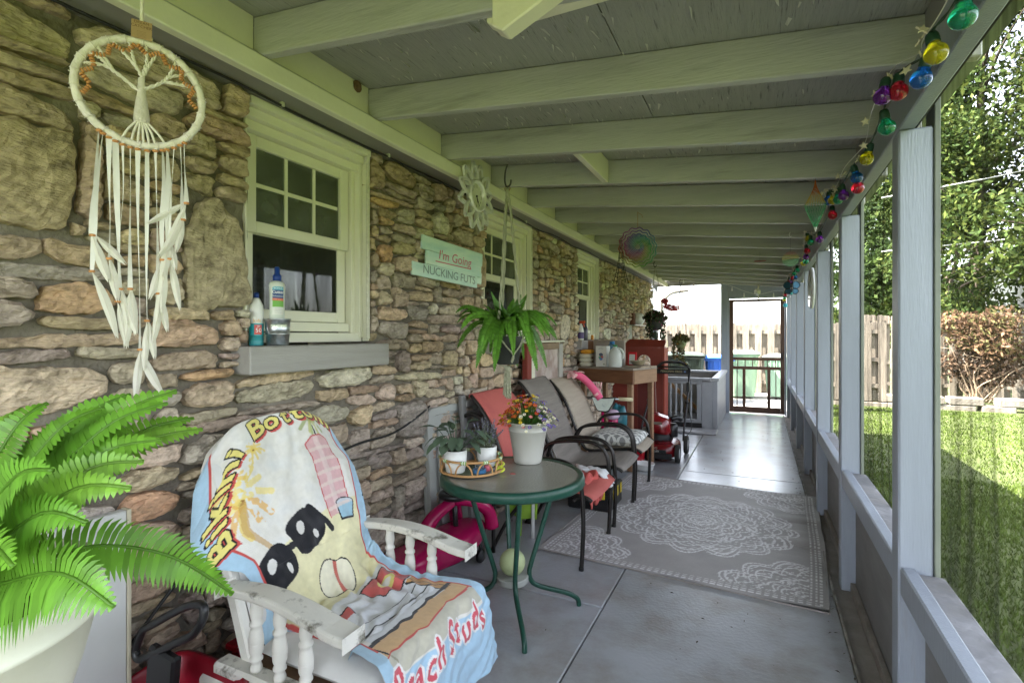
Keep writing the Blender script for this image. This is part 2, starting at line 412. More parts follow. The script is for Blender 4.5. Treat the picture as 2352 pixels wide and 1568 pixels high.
# ---------------------------------------------------------------- end wall with the screen door
ew = thing('end_screen_wall', 'grey framed screen wall closing the far end of the porch beside the brown door', 'screen wall', (-.7, 10.2, 0))
m_paint_e = m_paint
box('end_post', -1.90, -1.80, 10.15, 10.24, 0, 2.42, m_paint_e, ew, .004, True)
box('end_post', -.66, -.545, 10.15, 10.24, 0, 2.345, m_paint_e, ew, .004, True)
box('end_post', .372, .398, 10.172, 10.24, 0, 2.2, m_paint_e, ew, .003, True)
box('door_trim', -.545, -.52, 10.16, 10.23, 0, 2.06, m_paint_e, ew, .003, True)
box('end_header', -.544, .398, 10.16, 10.235, 2.062, 2.335, m_paint_e, ew, .003, True)
mb = MB(); slopebox(mb, -1.799, -.661, 10.165, 10.23, lambda x: 2.335, lambda x: JZ(x) + .141); mb.build('end_header', m_rim, ew, world=True)
box('end_sill', -1.80, -.66, 10.16, 10.23, .62, .70, m_paint_e, ew, .003, True)
box('end_kick', -1.80, -.66, 10.18, 10.20, 0, .619, m_rim, ew, 0, True)
MB().grid(lambda u, v: (-1.80 + u * 1.14, 10.19, .70 + v * 1.635), 4, 4).build('screen_mesh', screen_mat('end_mesh', cover=.36), ew, world=True)
door = thing('screen_door', 'brown wooden screen door with spindles at the far end of the porch', 'door', (-.08, 10.2, 0))
m_brown = pm('brown_stain', (.085, .037, .018), .45, .25, 9, .25, 40, stretch=(3, 3, .5))
D0, D1 = -.518, .37
box('stile', D0, D0 + .065, 10.175, 10.205, .02, 2.045, m_brown, door, .003, True)
box('stile', D1 - .065, D1, 10.175, 10.205, .02, 2.045, m_brown, door, .003, True)
for z0, z1 in ((.02, .125), (.79, .845), (.955, 1.005), (2.0, 2.045)):
    box('rail', D0 + .066, D1 - .066, 10.176, 10.204, z0, z1, m_brown, door, .003, True)
for i in range(6):
    x = D0 + .066 + (i + .6) * (D1 - D0 - .132) / 6.2
    prof = [(.006, 0), (.010, .012), (.006, .03), (.009, .055), (.006, .08), (.010, .098), (.006, .109)]
    MB().lathe(prof, 8, (x, 10.19, .846)).build('spindle', m_brown, door, smooth=True, world=True)
for x0, x1 in ((-.30, -.25), (.10, .15)): box('mullion', x0, x1, 10.177, 10.203, .126, .789, m_brown, door, .003, True)
for x in (-.39, .235): box('bar', x - .007, x + .007, 10.18, 10.20, .126, .789, m_brown, door, 0, True)
MB().grid(lambda u, v: (D0 + .05 + u * (D1 - D0 - .1), 10.192, .1 + v * 1.92), 4, 4).build('screen_mesh', MATS['end_mesh'], door, world=True)
box('handle', D1 - .05, D1 - .03, 10.15, 10.174, .98, 1.10, m_dark, door, .004, True)
# unseen frame behind the camera, left open so sky light reaches the foreground
bw = thing('rear_open_frame', 'grey open frame at the unseen near end of the porch, letting sky light in', 'screen wall', (-.7, -1.95, 0))
for x in (-1.86, -.75, .40): box('post', x, x + .09, -2.0, -1.91, 0, JZ(x), m_paint, bw, .004, True)
box('rail', -1.77, .40, -1.98, -1.93, .55, .65, m_paint, bw, .004, True); box('kick_panel', -1.77, .40, -1.97, -1.95, 0, .549, MATS['kick_grey'], bw, 0, True)
# ---------------------------------------------------------------- stone house wall with three windows
house = thing('stone_house', 'rubble stone house wall with cream sash windows along the porch', 'house', (-1.95, 4.5, 0))
m_stone = pm('rubble_stone', rough=.85, vc=True, var=.42, scale=22, bump=1.0, bscale=60, bstretch=(1, .8, 2.4), stretch=(1, 1, 1.8), c2=(.14, .11, .075), c2amt=.36, c2scale=13, c2sharp=.10, spec=.25)
m_mortar = pm('mortar', (.165, .145, .118), .95, .35, 10, 1.0, 55, c2=(.24, .215, .18), c2amt=.45, c2scale=4, c2sharp=.15, spec=.15)  # colour darkened to put shade into the gaps between stones
WX = -1.872                                   # mortar face
WIN = [(1.415, 2.105, 1.36, 2.37), (3.40, 4.245, 1.36, 2.37), (5.56, 6.36, 1.34, 2.37)]
VENT = (8.0, 8.33, 1.10, 1.58)
Y0, Y1, ZT, CL = .42, 9.92, 2.37, .015
NY, NZ = int((Y1 - Y0) / CL), int(ZT / CL)
occ = np.zeros((NZ, NY), bool)
def block(y0, y1, z0, z1):
    occ[max(0, int(round(z0 / CL))):int(round(z1 / CL)), max(0, int(round((y0 - Y0) / CL))):max(0, int(round((y1 - Y0) / CL)))] = True
for a in WIN: block(a[0] - .004, a[1] + .022, a[2], a[3])
block(*VENT); block(1.36, 2.19, 1.24, 1.37)
rnd = random.Random(21)
stones = []
for s_ in ((.52, .83, 1.70, 2.00), (1.15, 1.415, 1.50, 1.92), (3.20, 3.40, 1.74, 2.04), (2.34, 2.62, .80, 1.02), (.84, .90, 1.76, 2.0), (.50, .92, 1.16, 1.32), (2.12, 2.24, 2.18, 2.33), (1.36, 1.62, .93, 1.04), (5.0, 5.3, 1.36, 1.62)):
    block(*s_); stones.append(s_)
for z in range(NZ):
    y = 0
    while y < NY:
        if occ[z, y]: y += 1; continue
        far = (y * CL + Y0) / 9.9
        up = z * CL
        wmax = rnd.choice((8, 11, 14, 17, 20, 24, 28, 32) if y * CL < 2.2 else (6, 8, 10, 12, 15, 18, 22, 25))
        h = rnd.choice((2, 3, 3, 4, 4, 5, 6, 7) if up > .8 else (3, 3, 4, 5, 6, 7, 9))
        if rnd.random() < .05: h += 3
        wd = 0
        while wd < wmax and y + wd < NY and not occ[z, y + wd]: wd += 1
        # do not leave slivers at the right
        rest = 0
        while rest < 5 and y + wd + rest < NY and not occ[z, y + wd + rest]: rest += 1
        if 0 < rest < 5: wd += rest
        hh = 0
        while hh < h and z + hh < NZ and not occ[z + hh, y:y + wd].any(): hh += 1
        if NZ - (z + hh) < 3: hh = NZ - z if not occ[z:NZ, y:y + wd].any() else hh
        occ[z:z + hh, y:y + wd] = True
        stones.append((Y0 + y * CL, Y0 + (y + wd) * CL, z * CL, (z + hh) * CL)); y += wd
def stone_col(y, z, r):
    pal = [(.41, .32, .205), (.38, .32, .24), (.33, .29, .24), (.45, .385, .29), (.36, .285, .20), (.42, .28, .15)]
    wts = [3, 4, 4, 2, 3, .35]
    if y < 1.3 and z > 1.25: wts = [5, 3, 2, 1, 3, .6]
    if z < .9: wts = [1, 3, 5, 1, 2, .3]
    if y > 4.4: wts = [2, 3, 2, 5, 1, .7]
    c = r.choices(pal, wts)[0]; k = r.uniform(.95, 1.5)
    if (y < .84 and z > 1.65) or (1.15 < y < 1.42 and z > 1.5): c, k = (.41, .325, .215), 1.12
    return tuple(min(.6, q * k * w_ * r.uniform(.95, 1.05)) for q, w_ in zip([.85 * q + .15 * sum(c) / 3 for q in c], (1.05, .99, .97)))
def add_stone(mb, s, r):
    y0, y1, z0, z1 = s; wy, wz = y1 - y0, z1 - z0
    if wy < .03 or wz < .025: return False
    gap = r.uniform(.004, .009) if wz < .08 else r.uniform(.006, .013)
    cy, cz = (y0 + y1) / 2 + r.uniform(-.004, .004), (z0 + z1) / 2 + r.uniform(-.004, .004)
    hy, hz = max(.012, wy / 2 - gap), max(.008, wz / 2 - gap * .8)
    dep = r.uniform(.018, .052) + (.01 if wz > .1 else 0)
    near = cy < 3.2
    cs = .013 if near else .04 if cy < 6 else .06
    ny = max(4, min(30, int(wy / cs))); nz = max(3, min(16, int(wz / cs)))
    ex = r.uniform(6, 26); sd = r.uniform(0, 100); rot = r.uniform(-.05, .05); cut = [r.choice((0, 0, .12, .28, .42)) for _ in range(4)]; tl = r.uniform(-.13, .13); tb = r.uniform(-.26, .26)
    mb.cur = stone_col(cy, cz, r)
    slope_y, slope_z = r.uniform(-.014, .014), r.uniform(-.012, .012)
    def pt(u, v, k, d):
        a, b = 2 * u - 1, 2 * v - 1
        m_ = max(abs(a), abs(b))
        if m_ > 1e-6:
            q = (abs(a / m_) ** ex + abs(b / m_) ** ex) ** (1 / ex); a2, b2 = a / q, b / q
        else: a2 = b2 = 0
        ang = math.atan2(b2, a2)
        n = 1 + .10 * fbm(math.cos(ang) * 1.6 + sd, math.sin(ang) * 1.6, sd, 4)
        ci = (0 if a2 < 0 else 1) + (0 if b2 < 0 else 2)
        n *= 1 - max(0, cut[ci]) * (abs(a2 * b2)) ** 1.5
        yy = a2 * hy * n * k * (1 + tl * b2); zz = b2 * hz * n * k * (1 + tb * a2)
        yy, zz = yy - zz * rot * 2, zz + yy * rot
        jg = min(.007, hz * .3); yy += jg * 1.2 * fbm(yy * 30 + sd, zz * 45, 2.2, 2) * (m_ ** 3); zz += jg * fbm(yy * 38, zz * 30 + sd, 6.1, 2) * (m_ ** 3)
        return (d, cy + yy, cz + zz)
    def front(u, v):
        m_ = max(abs(2 * u - 1), abs(2 * v - 1))
        e = max(0, 1 - m_ ** 14)
        p = pt(u, v, 1 - .03 * m_ ** 6, 0)
        f = .012 * fbm(p[1] * 11 + sd, p[2] * 40, sd) + .010 * (abs(fbm(p[1] * 26, p[2] * 80, sd, 3)) - .4) + .004 * fbm(p[1] * 90, p[2] * 140, sd, 2) + slope_y * (u - .5) + slope_z * (v - .5)
        return (WX + dep * (.75 + .25 * e) + f * (.5 + .5 * e), p[1], p[2])
    b0 = len(mb.v)
    mb.grid(front, ny, nz)
    W = ny + 1
    ring = [b0 + i for i in range(ny)] + [b0 + ny + j * W for j in range(nz)] + [b0 + nz * W + ny - i for i in range(ny)] + [b0 + (nz - j) * W for j in range(nz)]
    uv = [(i / ny, 0) for i in range(ny)] + [(1, j / nz) for j in range(nz)] + [(1 - i / ny, 1) for i in range(ny)] + [(0, 1 - j / nz) for j in range(nz)]
    k = len(ring)
    ch = mb.addv([(mb.v[i][0] - .004, cy + (mb.v[i][1] - cy) * 1.012 + (.0025 if mb.v[i][1] > cy else -.0025), cz + (mb.v[i][2] - cz) * 1.012 + (.002 if mb.v[i][2] > cz else -.002)) for i in ring])
    mb.addf([(ring[(i + 1) % k], ring[i], ch + i, ch + (i + 1) % k) for i in range(k)])
    top = mb.addv([mb.v[ch + i] for i in range(k)]); base = mb.addv([pt(u, v, 1.05, WX - .07) for u, v in uv])
    mb.addf([(top + (i + 1) % k, top + i, base + i, base + (i + 1) % k) for i in range(k)])
    return True
def vis_size(s):
    y, z = (s[0] + s[1]) / 2, (s[2] + s[3]) / 2
    if not in_view((WX, y, z), .03): return 0
    d = Vector((WX, y, z)) - CAMP
    hid = .25 if (z < .75 and y > 1.6) else 1.
    return hid * (s[1] - s[0]) * (s[3] - s[2]) * abs(d.x) / d.length ** 3
order = sorted(range(len(stones)), key=lambda i: -vis_size(stones[i]))
rest = MB(); np_ = 0
for i in order:
    r = random.Random(i * 7 + 3)
    if np_ < 300 and vis_size(stones[i]) > 0:
        mb = MB()
        if add_stone(mb, stones[i], r):
            mb.build('stone', m_stone, house, world=True); np_ += 1
    else: add_stone(rest, stones[i], r)
tag(rest.build('small_stone', m_stone, house, world=True), kind='stuff')
# mortar sheet, skipping the openings
mo = MB(); CM = .035
def mpt(y, z): return (WX - .004 + .008 * fbm(y * 9, z * 9) + .005 * fbm(y * 30, z * 30, 3, 2), y, z)
idx = {}
ylines = np.arange(Y0 - .05, Y1 + .03, CM); zlines = np.arange(-.02, 2.41, CM)
def vid(i, j):
    if (i, j) not in idx: idx[(i, j)] = mo.addv([mpt(ylines[i], zlines[j])])
    return idx[(i, j)]
for j in range(len(zlines) - 1):
    for i in range(len(ylines) - 1):
        y, z = ylines[i] + CM / 2, zlines[j] + CM / 2
        if any(a[0] - .01 < y < a[1] + .01 and a[2] - .01 < z < a[3] + .02 for a in WIN + [VENT]): continue
        mo.addf([(vid(i, j), vid(i + 1, j), vid(i + 1, j + 1), vid(i, j + 1))])
mo.build('mortar', m_mortar, house, smooth=True, world=True)
# the rest of the house: wall core, near end, far corner, unseen sun-blocking roof
def core(y0, y1, z0, z1): return MB().box(-2.30, WX - .03, y0, y1, z0, z1)
ys = [-2.2] + [q for a in WIN for q in (a[0] - .02, a[1] + .02)] + [9.95]
for i in range(0, len(ys), 2): core(ys[i], ys[i + 1], -.3, 2.39).build('wall_core', m_mortar, house, world=True)
for a in WIN:
    core(a[0] - .019, a[1] + .019, -.3, a[2] - .02).build('wall_core', m_mortar, house, world=True)
MB().box(WX - .029, WX, -2.2, Y0 - .03, 0, 2.39).build('wall_core', m_mortar, house, world=True)
box('room_wall', -4.6, -4.5, -2.2, 9.9, 0, 2.8, pm('room_wall_dark', (.22, .20, .17), .9), house, 0, True)
box('room_floor', -4.5, -2.31, -2.2, 9.9, .0, .05, m_dark, house, 0, True)
hr = MB(); hr.prism([(-9.5, 2.42), (-1.76, 2.42), (-1.76, 2.62), (-5.6, 4.3), (-9.5, 2.7)], 12.2, Matrix(((1, 0, 0, 0), (0, 0, 1, -2.3), (0, 1, 0, 0), (0, 0, 0, 1))))
hr.build('sun_block_roof', pm('roof_shingle', (.12, .11, .10), .9, .2, 10), house, world=True)  # unseen roof mass added over the house to block the sun
box('back_wall', -9.5, -9.3, -2.2, 9.9, -.3, 2.41, m_mortar, house, 0, True)
box('end_wall', -9.29, -2.31, 9.7, 9.9, -.3, 2.41, m_mortar, house, 0, True)

m_pane = glassy('window_glass', (.62, .68, .62), rough=.015, diff=(.20, .23, .17), damt=.45)  # green-grey diffuse layer paints in the reflected lawn along with dust
m_pane2 = glassy('screened_glass', (.50, .53, .50), rough=.03, diff=(.06, .065, .05), damt=.40)
m_win = pm('window_cream', (.76, .745, .62), .35, .04, 6, .05, 30)
m_caulk = pm('caulk', (.62, .60, .50), .7, .2, 20, .8, 70)
def window(a, cols, gl, gr, first):
    y0, y1, z0, z1 = a
    w_ = MB(); PX = -1.975
    w_.box(-2.02, PX + .005, y0 - .01, y0 + .03, z0 + .02, z1); w_.box(-2.02, PX + .005, gr + .062, y1 + .01, z0 + .02, z1)
    wf = w_.build('window', m_win, house, world=True, bevel=.003)
    def sub(n, *b, m=m_win, bev=.002): return box(n, *b, m, wf, bev, True)
    # stepped casing on the sides and over the head, cream and proud of the sash
    for i, (d, e) in enumerate(((-1.925, .060), (-1.895, .085))):
        sub('casing', PX + .006 + .0 * i, d, gr + e, gr + e + .026, z0 + .03, z1)
        sub('casing', PX + .006, d, gl - e - .026, gl - e, z0 + .03, z1)
    sub('brick_mould', -1.894, -1.852, gr + .112, min(y1 + .006, gr + .17), z0 + .01, z1)
    sub('brick_mould', -1.894, -1.862, y0 - .004, gl - .112, z0 + .01, z1)
    sub('head_board', -1.972, -1.846, gl - .10, gr + .12, 2.335, z1 - .001)
    sub('head_board', -1.972, -1.875, gl - .10, gr + .10, 2.295, 2.334)
    sub('head_board', -1.972, -1.905, gl - .085, gr + .085, 2.255, 2.294)
    sub('caulk_bead', -1.86, -1.845, y1 - .008, y1 + .014, z0 + .02, z1 - .02, m=m_caulk, bev=.005)
    # upper sash (further out) and lower sash
    gt, mb_, mt, gb = 2.203, 1.835, 1.888, 1.515
    for (zz0, zz1, x) in ((mt, gt, PX + .034), (gb, mb_, PX + .012)):
        s_ = MB()
        for yy in ((gl - .055, gl), (gr, gr + .055)): s_.box(x - .03, x, yy[0], yy[1], zz0 - .05, zz1 + .05)
        s_.box(x - .03, x, gl + .0005, gr - .0005, zz1, zz1 + .05); s_.box(x - .03, x, gl + .0005, gr - .0005, zz0 - .05, zz0)
        s_.build('sash', m_win, wf, world=True, bevel=.003)
        n = cols
        for i in range(1, n):
            yy = gl + (gr - gl) * i / n
            sub('muntin', x - .022, x - .014 if zz0 == gb else x - .012, yy - .0085, yy + .0085, zz0 + .0005, zz1 - .0005, bev=0)
        zc = (zz0 + zz1) / 2
        for i in range(n):
            ya, yb = gl + (gr - gl) * i / n + .009, gl + (gr - gl) * (i + 1) / n - .009
            sub('muntin', x - .0215, x - .0125, ya, yb, zc - .0085, zc + .0085, bev=0)
        for i in range(n):
            for za, zb in ((zz0, zc), (zc, zz1)):
                MB().box(x - (.0195 if zz0 != gb else .0105), x - (.017 if zz0 != gb else .0085), gl + (gr - gl) * i / n, gl + (gr - gl) * (i + 1) / n, za, zb).build('pane', m_pane if zz0 != gb else m_pane2, wf, world=True)
    sub('bottom_rail', -2.0, -1.938, gl - .056, gr + .056, 1.418, 1.462)
    sub('sill_nose', -2.0, -1.90, y0 + .005, gr + .11, z0 + .008, 1.412)
    return wf
w1 = window(WIN[0], 3, 1.515, 2.005, True)
w2 = window(WIN[1], 3, 3.46, 4.12, False)
w3 = window(WIN[2], 3, 5.62, 6.24, False)
# blinds behind the second window
for i in range(26): box('blind_slat', -2.075, -2.05, 3.45, 4.13, 1.90 + i * .012, 1.9015 + i * .012, m_cream, w2, 0, True)
# timber sill under the first window
box('window_sill', -1.90, -1.768, 1.352, 2.178, 1.246, 1.357, pm('sill_grey', (.335, .32, .30), .55, .12, 4, .3, 40, stretch=(8, .5, 8), c2=(.2, .19, .18), c2amt=.3), house, .005, True)
for a in WIN[1:]: box('window_sill', -1.90, -1.80, a[0] - .03, a[1] + .03, a[2] - .1, a[2] + .002, MATS['sill_grey'], house, .005, True)
# boarded vent at the far end
box('vent_board', -1.95, -1.872, VENT[0], VENT[1], VENT[2], VENT[3] - .02, pm('vent_cream', (.66, .68, .56), .6), house, .003, True)
for i in range(6): box('vent_groove', -1.8719, -1.8665, VENT[0] + .03 + i * .05, VENT[0] + .036 + i * .05, VENT[2] + .02, VENT[3] - .04, m_soffit, house, 0, True)
# curtain inside and a little white figurine on the inner ledge
cu = thing('curtain', 'plaid white curtain hanging inside the lower sash of the nearest window', 'curtain', (-2.10, 1.74, 1.45))
m_pl = bpy.data.materials.new('plaid'); m_pl.use_nodes = True; nt = m_pl.node_tree
wv = [N(nt, "ShaderNodeTexWave", wave_type='BANDS', bands_direction=d) for d in ('Y', 'Z')]
tc = N(nt, "ShaderNodeTexCoord"); cr = N(nt, "ShaderNodeMixRGB"); ad = N(nt, "ShaderNodeMath", operation='ADD'); sc_ = N(nt, "ShaderNodeMath", operation='MULTIPLY'); sc_.inputs[1].default_value = .5
for q in wv: q.inputs['Scale'].default_value = 12; nt.links.new(tc.outputs['Object'], q.inputs['Vector'])
nt.links.new(wv[0].outputs['Fac'], ad.inputs[0]); nt.links.new(wv[1].outputs['Fac'], ad.inputs[1]); nt.links.new(ad.outputs[0], sc_.inputs[0]); nt.links.new(sc_.outputs[0], cr.inputs[0])
cr.inputs[1].default_value = (.25, .26, .32, 1); cr.inputs[2].default_value = (.8, .8, .82, 1); nt.links.new(cr.outputs[0], nt.nodes["Principled BSDF"].inputs['Base Color'])
MB().grid(lambda u, v: (.008 * math.sin(u * 30), -.115 + u * .20, .06 + v * (.20 + .10 * u)), 24, 8).build('drape', m_pl, cu, smooth=True)
fg = thing('figurine', 'small white figurine on the ledge behind the nearest window glass', 'figurine', (-2.06, 1.955, 1.50))
MB().lathe([(.014, .12), (.010, .13), (.013, .15), (.011, .17), (.016, .19), (.013, .21), (.010, .24), (.012, .25), (.010, .262)], 12, (0, 0, 0)).build('body', pm('white_ceramic', (.8, .79, .76), .25), fg, smooth=True)
MB().lathe([(.007, .262), (.006, .272)], 10).build('stopper', pm('cork', (.5, .33, .15), .8), fg)
# cable clipped along the soffit
cbl = thing('soffit_cable', 'thin black cable clipped along the top of the stone wall', 'cable', (-1.80, 1.5, 2.36))
pts = [(-1.80, -.5 + i * .3, 2.362 - (.012 if i % 3 == 1 else .004) - .006 * math.sin(i * 1.7)) for i in range(34)]
MB().tube(smoothpath(pts, 4), .0055, 6).build('cord', pm('black_rubber', (.015, .015, .015), .5), cbl, smooth=True, world=True)
clip = MB()
for y in (1.0, 1.52, 2.2, 3.1, 4.0): box('clip', -1.808, -1.79, y, y + .012, 2.352, 2.372, m_cream, cbl, 0, True)
cb2 = thing('wall_cable', 'black cable drooping across the low stones behind the rocking chair', 'cable', (-1.8, 1.6, .7))
pts = [(-1.80, .95, .42), (-1.80, 1.15, .60), (-1.80, 1.35, .70), (-1.80, 1.6, .80), (-1.80, 1.95, .86), (-1.80, 2.25, .87), (-1.81, 2.5, .93), (-1.82, 2.62, .97)]
MB().tube(smoothpath(pts, 6), .006, 6).build('cord', MATS['black_rubber'], cb2, smooth=True, world=True)
# ---------------------------------------------------------------- the yard
rnd = random.Random(5)
gb = MB()
for _ in range(110000):
    y = rnd.uniform(1.2, 15.2) if rnd.random() < .5 else rnd.uniform(1.5, 8)
    x = .66 + rnd.random() ** 1.3 * 5.4
    if not in_view((x, y, -.3), .12): continue
    h = rnd.uniform(.025, .06); a = rnd.uniform(0, 6.28); wv_ = rnd.uniform(.003, .006) * (1 + y * .10); lx, ly = rnd.uniform(-.03, .03), rnd.uniform(-.03, .03)
    k = rnd.uniform(.8, 1.2) * (1 + .22 * fbm(x * 1.1, y * 1.1)); gb.cur = (.058 * k, .088 * k, .012 * k)
    z = -.365; dx, dy = math.cos(a) * wv_, math.sin(a) * wv_
    b = gb.addv([(x - dx, y - dy, z), (x + dx, y + dy, z), (x + lx, y + ly, z + h)]); gb.addf([(b, b + 1, b + 2)])
tag(gb.build('grass', pm('grass_blade', vc=True, rough=.6, var=.2, transl=.2, spec=.2)), 'short green grass blades of the mown lawn beyond the screens', None, None, 'stuff')

# low kerb of stone blocks at the back of the lawn
kb = thing('stone_edging', 'low weathered stone block edging along the back of the lawn', 'edging', (4, 15.6, -.36))
m_blk = pm('block_stone', (.20, .175, .145), .9, .25, 5, .9, 20)
x = 1.0; 
while x < 8.5:
    for j, (z0, z1) in enumerate(((-.40, -.24), (-.235, -.06))):
        l = rnd.uniform(.55, 1.0)
        MB().box(x + j * .3, x + j * .3 + l, 15.45 + rnd.uniform(-.02, .02), 15.8, z0, z1 + rnd.uniform(-.012, .012)).build('block', m_blk, kb, bevel=.02, world=True)
    x += .9
# board-on-board fences
m_fence = pm('weathered_fence', (.19, .16, .125), .85, .25, 5, .5, 30, stretch=(6, 6, .5), c2=(.10, .085, .068), c2amt=.45, c2scale=3)
def picket(par, x, y, z0, z1, w, axis, t=.02, dy=0.):
    n = w / 2; c_ = .035
    poly = [(-n, z0), (n, z0), (n, z1 - c_), (n - c_, z1), (-n + c_, z1), (-n, z1 - c_)]
    if axis == 'x': M = Matrix(((1, 0, 0, x), (0, 0, 1, y + dy), (0, 1, 0, 0), (0, 0, 0, 1)))
    else: M = Matrix(((0, 0, 1, x + dy), (1, 0, 0, y), (0, 1, 0, 0), (0, 0, 0, 1)))
    MB().prism(poly, t, M).build('picket', m_fence, par, world=True)
def fence(name, label, x0, x1, y, z0, zt, axis='x', w=.14, pitch=.125, step=None):
    f = thing(name, label, 'fence', ((x0 + x1) / 2, y, z0) if axis == 'x' else (y, (x0 + x1) / 2, z0))
    p = x0; i = 0
    while p < x1:
        z1 = zt + rnd.uniform(-.02, .02)
        if axis == 'x': picket(f, p, y, z0, z1, w, 'x', .02, -.05 if i % 2 == 0 else .05)
        else: picket(f, y, p, z0, z1, w, 'y', .02, .05 if i % 2 == 0 else -.05)
        p += pitch; i += 1
    for zz in (z0 + .3, z0 + .9, zt - .25):
        if axis == 'x': box('rail', x0, x1, y - .029, y + .049, zz, zz + .09, m_fence, f, 0, True)
        else: box('rail', y - .029, y + .049, x0, x1, zz, zz + .09, m_fence, f, 0, True)
    return f
fence('board_fence', 'weathered board-on-board fence behind the wheeled bins', -2.62, 2.6, 14.3, -.1, 1.69, 'x', .15, .142)
fence('board_fence', 'weathered side fence running towards the house corner beyond the open end', 10.6, 14.15, -2.66, -.1, 1.66, 'y', .15, .142)
fence('board_fence', 'pale board fence at the back of the lawn behind the tangled bush', 2.7, 8.2, 17.6, -.3, 1.97, 'x', .15, .16)

# wheeled bins
def bin_(label, loc, rz, c, lidc, w=.62, d=.70, h=1.05, kind='wheeled_bin', stamp=None):
    b = thing(kind, label, 'bin', loc, rz, 'wheeled bins outside the end door')
    m = pm('bin_' + kind + str(c), c, .45, .08, 5, .1, 30); ml = pm('lid_' + str(lidc), lidc, .4, .08, 5, .1, 30)
    def body(u, v):
        a = 2 * PI * u; k = .78 + .22 * v ** .8; e = 6
        q = (abs(math.cos(a)) ** e + abs(math.sin(a)) ** e) ** (-1 / e)
        return (q * math.cos(a) * w / 2 * k, q * math.sin(a) * d / 2 * k, .06 + v * (h - .16))
    mb = MB().grid(body, 32, 8); mb.addf([tuple(range(31, -1, -1))]); mb.build('body', m, b, smooth=False)
    MB().box(-w / 2 - .02, w / 2 + .02, -d / 2 - .02, d / 2 + .02, h - .13, h - .085).build('rim', m, b, bevel=.012)
    for i in range(5): MB().box(-w * .4 + i * w * .2 - .006, -w * .4 + i * w * .2 + .006, -d / 2 - .02, -d / 2 + .03, h - .30, h - .131).build('rib', m, b)
    def lid(u, v):
        x = (u - .5) * (w + .07); y = (v - .5) * (d + .08)
        return (x, y, h - .075 + .07 * (1 - (2 * u - 1) ** 4) * (1 - (2 * v - 1) ** 4))
    MB().grid(lid, 12, 12).build('lid', ml, b, smooth=True, solid=.012)
    MB().tube([(-w * .38, d / 2 + .02, h - .16), (-w * .38, d / 2 + .10, h - .14), (w * .38, d / 2 + .10, h - .14), (w * .38, d / 2 + .02, h - .16)], .014, 8).build('handle', m, b, smooth=True)
    for s in (-1, 1):
        wh = MB().lathe([(.05, -.03), (.115, -.03), (.125, -.015), (.125, .015), (.115, .03), (.05, .03)], 20, M=Matrix.Translation((s * (w / 2 - .06), d / 2 - .06, .125)) @ Matrix.Rotation(R(90), 4, 'Y'))
        wh.build('wheel', MATS['black_rubber'], b, smooth=True)
    return b
bin_('pale green wheeled bin with a rounded lid seen through the screen door', (-.40, 13.05, -.035), R(6), (.20, .30, .19), (.42, .47, .38), .66, .74, 1.10)
bin_('grey green wheeled bin at the right of the pair behind the screen door', (.40, 13.25, -.035), R(-14), (.22, .33, .24), (.20, .21, .18), .60, .70, 1.02)
bin_('large dark green wheeled bin outside the open end of the porch', (-1.55, 11.75, -.035), R(4), (.025, .04, .028), (.03, .042, .032), .92, .80, 1.08)
bl = bin_('bright blue recycling bin beside the large dark green bin', (-.84, 12.15, -.035), R(8), (.02, .10, .42), (.03, .16, .55), .56, .66, 1.02)
# recycling emblem and number on the dark bin: a ring of three bent arrows above a number plate
em = thing('recycling_emblem', 'pale recycling emblem moulded on the dark green bin', 'emblem', (-1.42, 11.32, .78))
mb = MB()
for k in range(3):
    a0 = k * 2 * PI / 3
    for i in range(5):
        a, b_ = a0 + i * .3, a0 + (i + 1) * .3
        mb.bar((.06 * math.cos(a), 0, .06 * math.sin(a)), (.06 * math.cos(b_), 0, .06 * math.sin(b_)), .004, .018, (0, 1, 0))
mb.build('arrows', pm('emblem_grey', (.16, .19, .16), .6), em)
# downspout at the house corner
ds = thing('downspout', 'cream rain downspout bending in at the far house corner', 'downspout', (-1.80, 10.55, -.03))
MB().tube(smoothpath([(-1.30, 10.75, 2.30), (-1.45, 10.72, 2.28), (-1.62, 10.65, 2.24), (-1.76, 10.6, 2.10), (-1.80, 10.58, 1.95), (-1.80, 10.58, .0)], 5), .04, 10).build('pipe', pm('spout_cream', (.62, .58, .50), .5), ds, smooth=True, world=True)

# trees and shrubs
def leaf_cloud(mb, centre, rad, n, size, cols, rn, flat=.0, hollow=.55):
    cx, cy, cz = centre
    for _ in range(n):
        while True:
            p = Vector((rn.uniform(-1, 1), rn.uniform(-1, 1), rn.uniform(-1, 1)))
            if hollow < p.length < 1: break
        p = p * (1 + .25 * fbm(p.x * 2 + cx, p.y * 2 + cy, p.z * 2))
        q = Vector((cx + p.x * rad[0], cy + p.y * rad[1], cz + p.z * rad[2]))
        s = size * rn.uniform(.5, 1.4)
        a = Vector((rn.uniform(-1, 1), rn.uniform(-1, 1), rn.uniform(-.6, .6))).normalized(); b = a.orthogonal().normalized()
        b.rotate(Matrix.Rotation(rn.uniform(0, 6.28), 3, a)); c_ = a.cross(b)
        k = rn.uniform(.6, 1.35); col = rn.choice(cols); mb.cur = tuple(x * k for x in col)
        i = mb.addv([q - b * s, q + c_ * s * .45, q + b * s, q - c_ * s * .45]); mb.addf([(i, i + 1, i + 2, i + 3)])
m_leaf = pm('tree_leaf', vc=True, rough=.7, var=.15, transl=.2, spec=.1)
m_bark = pm('bark', (.09, .07, .055), .95, .3, 4, .9, 12, stretch=(4, 4, .6))
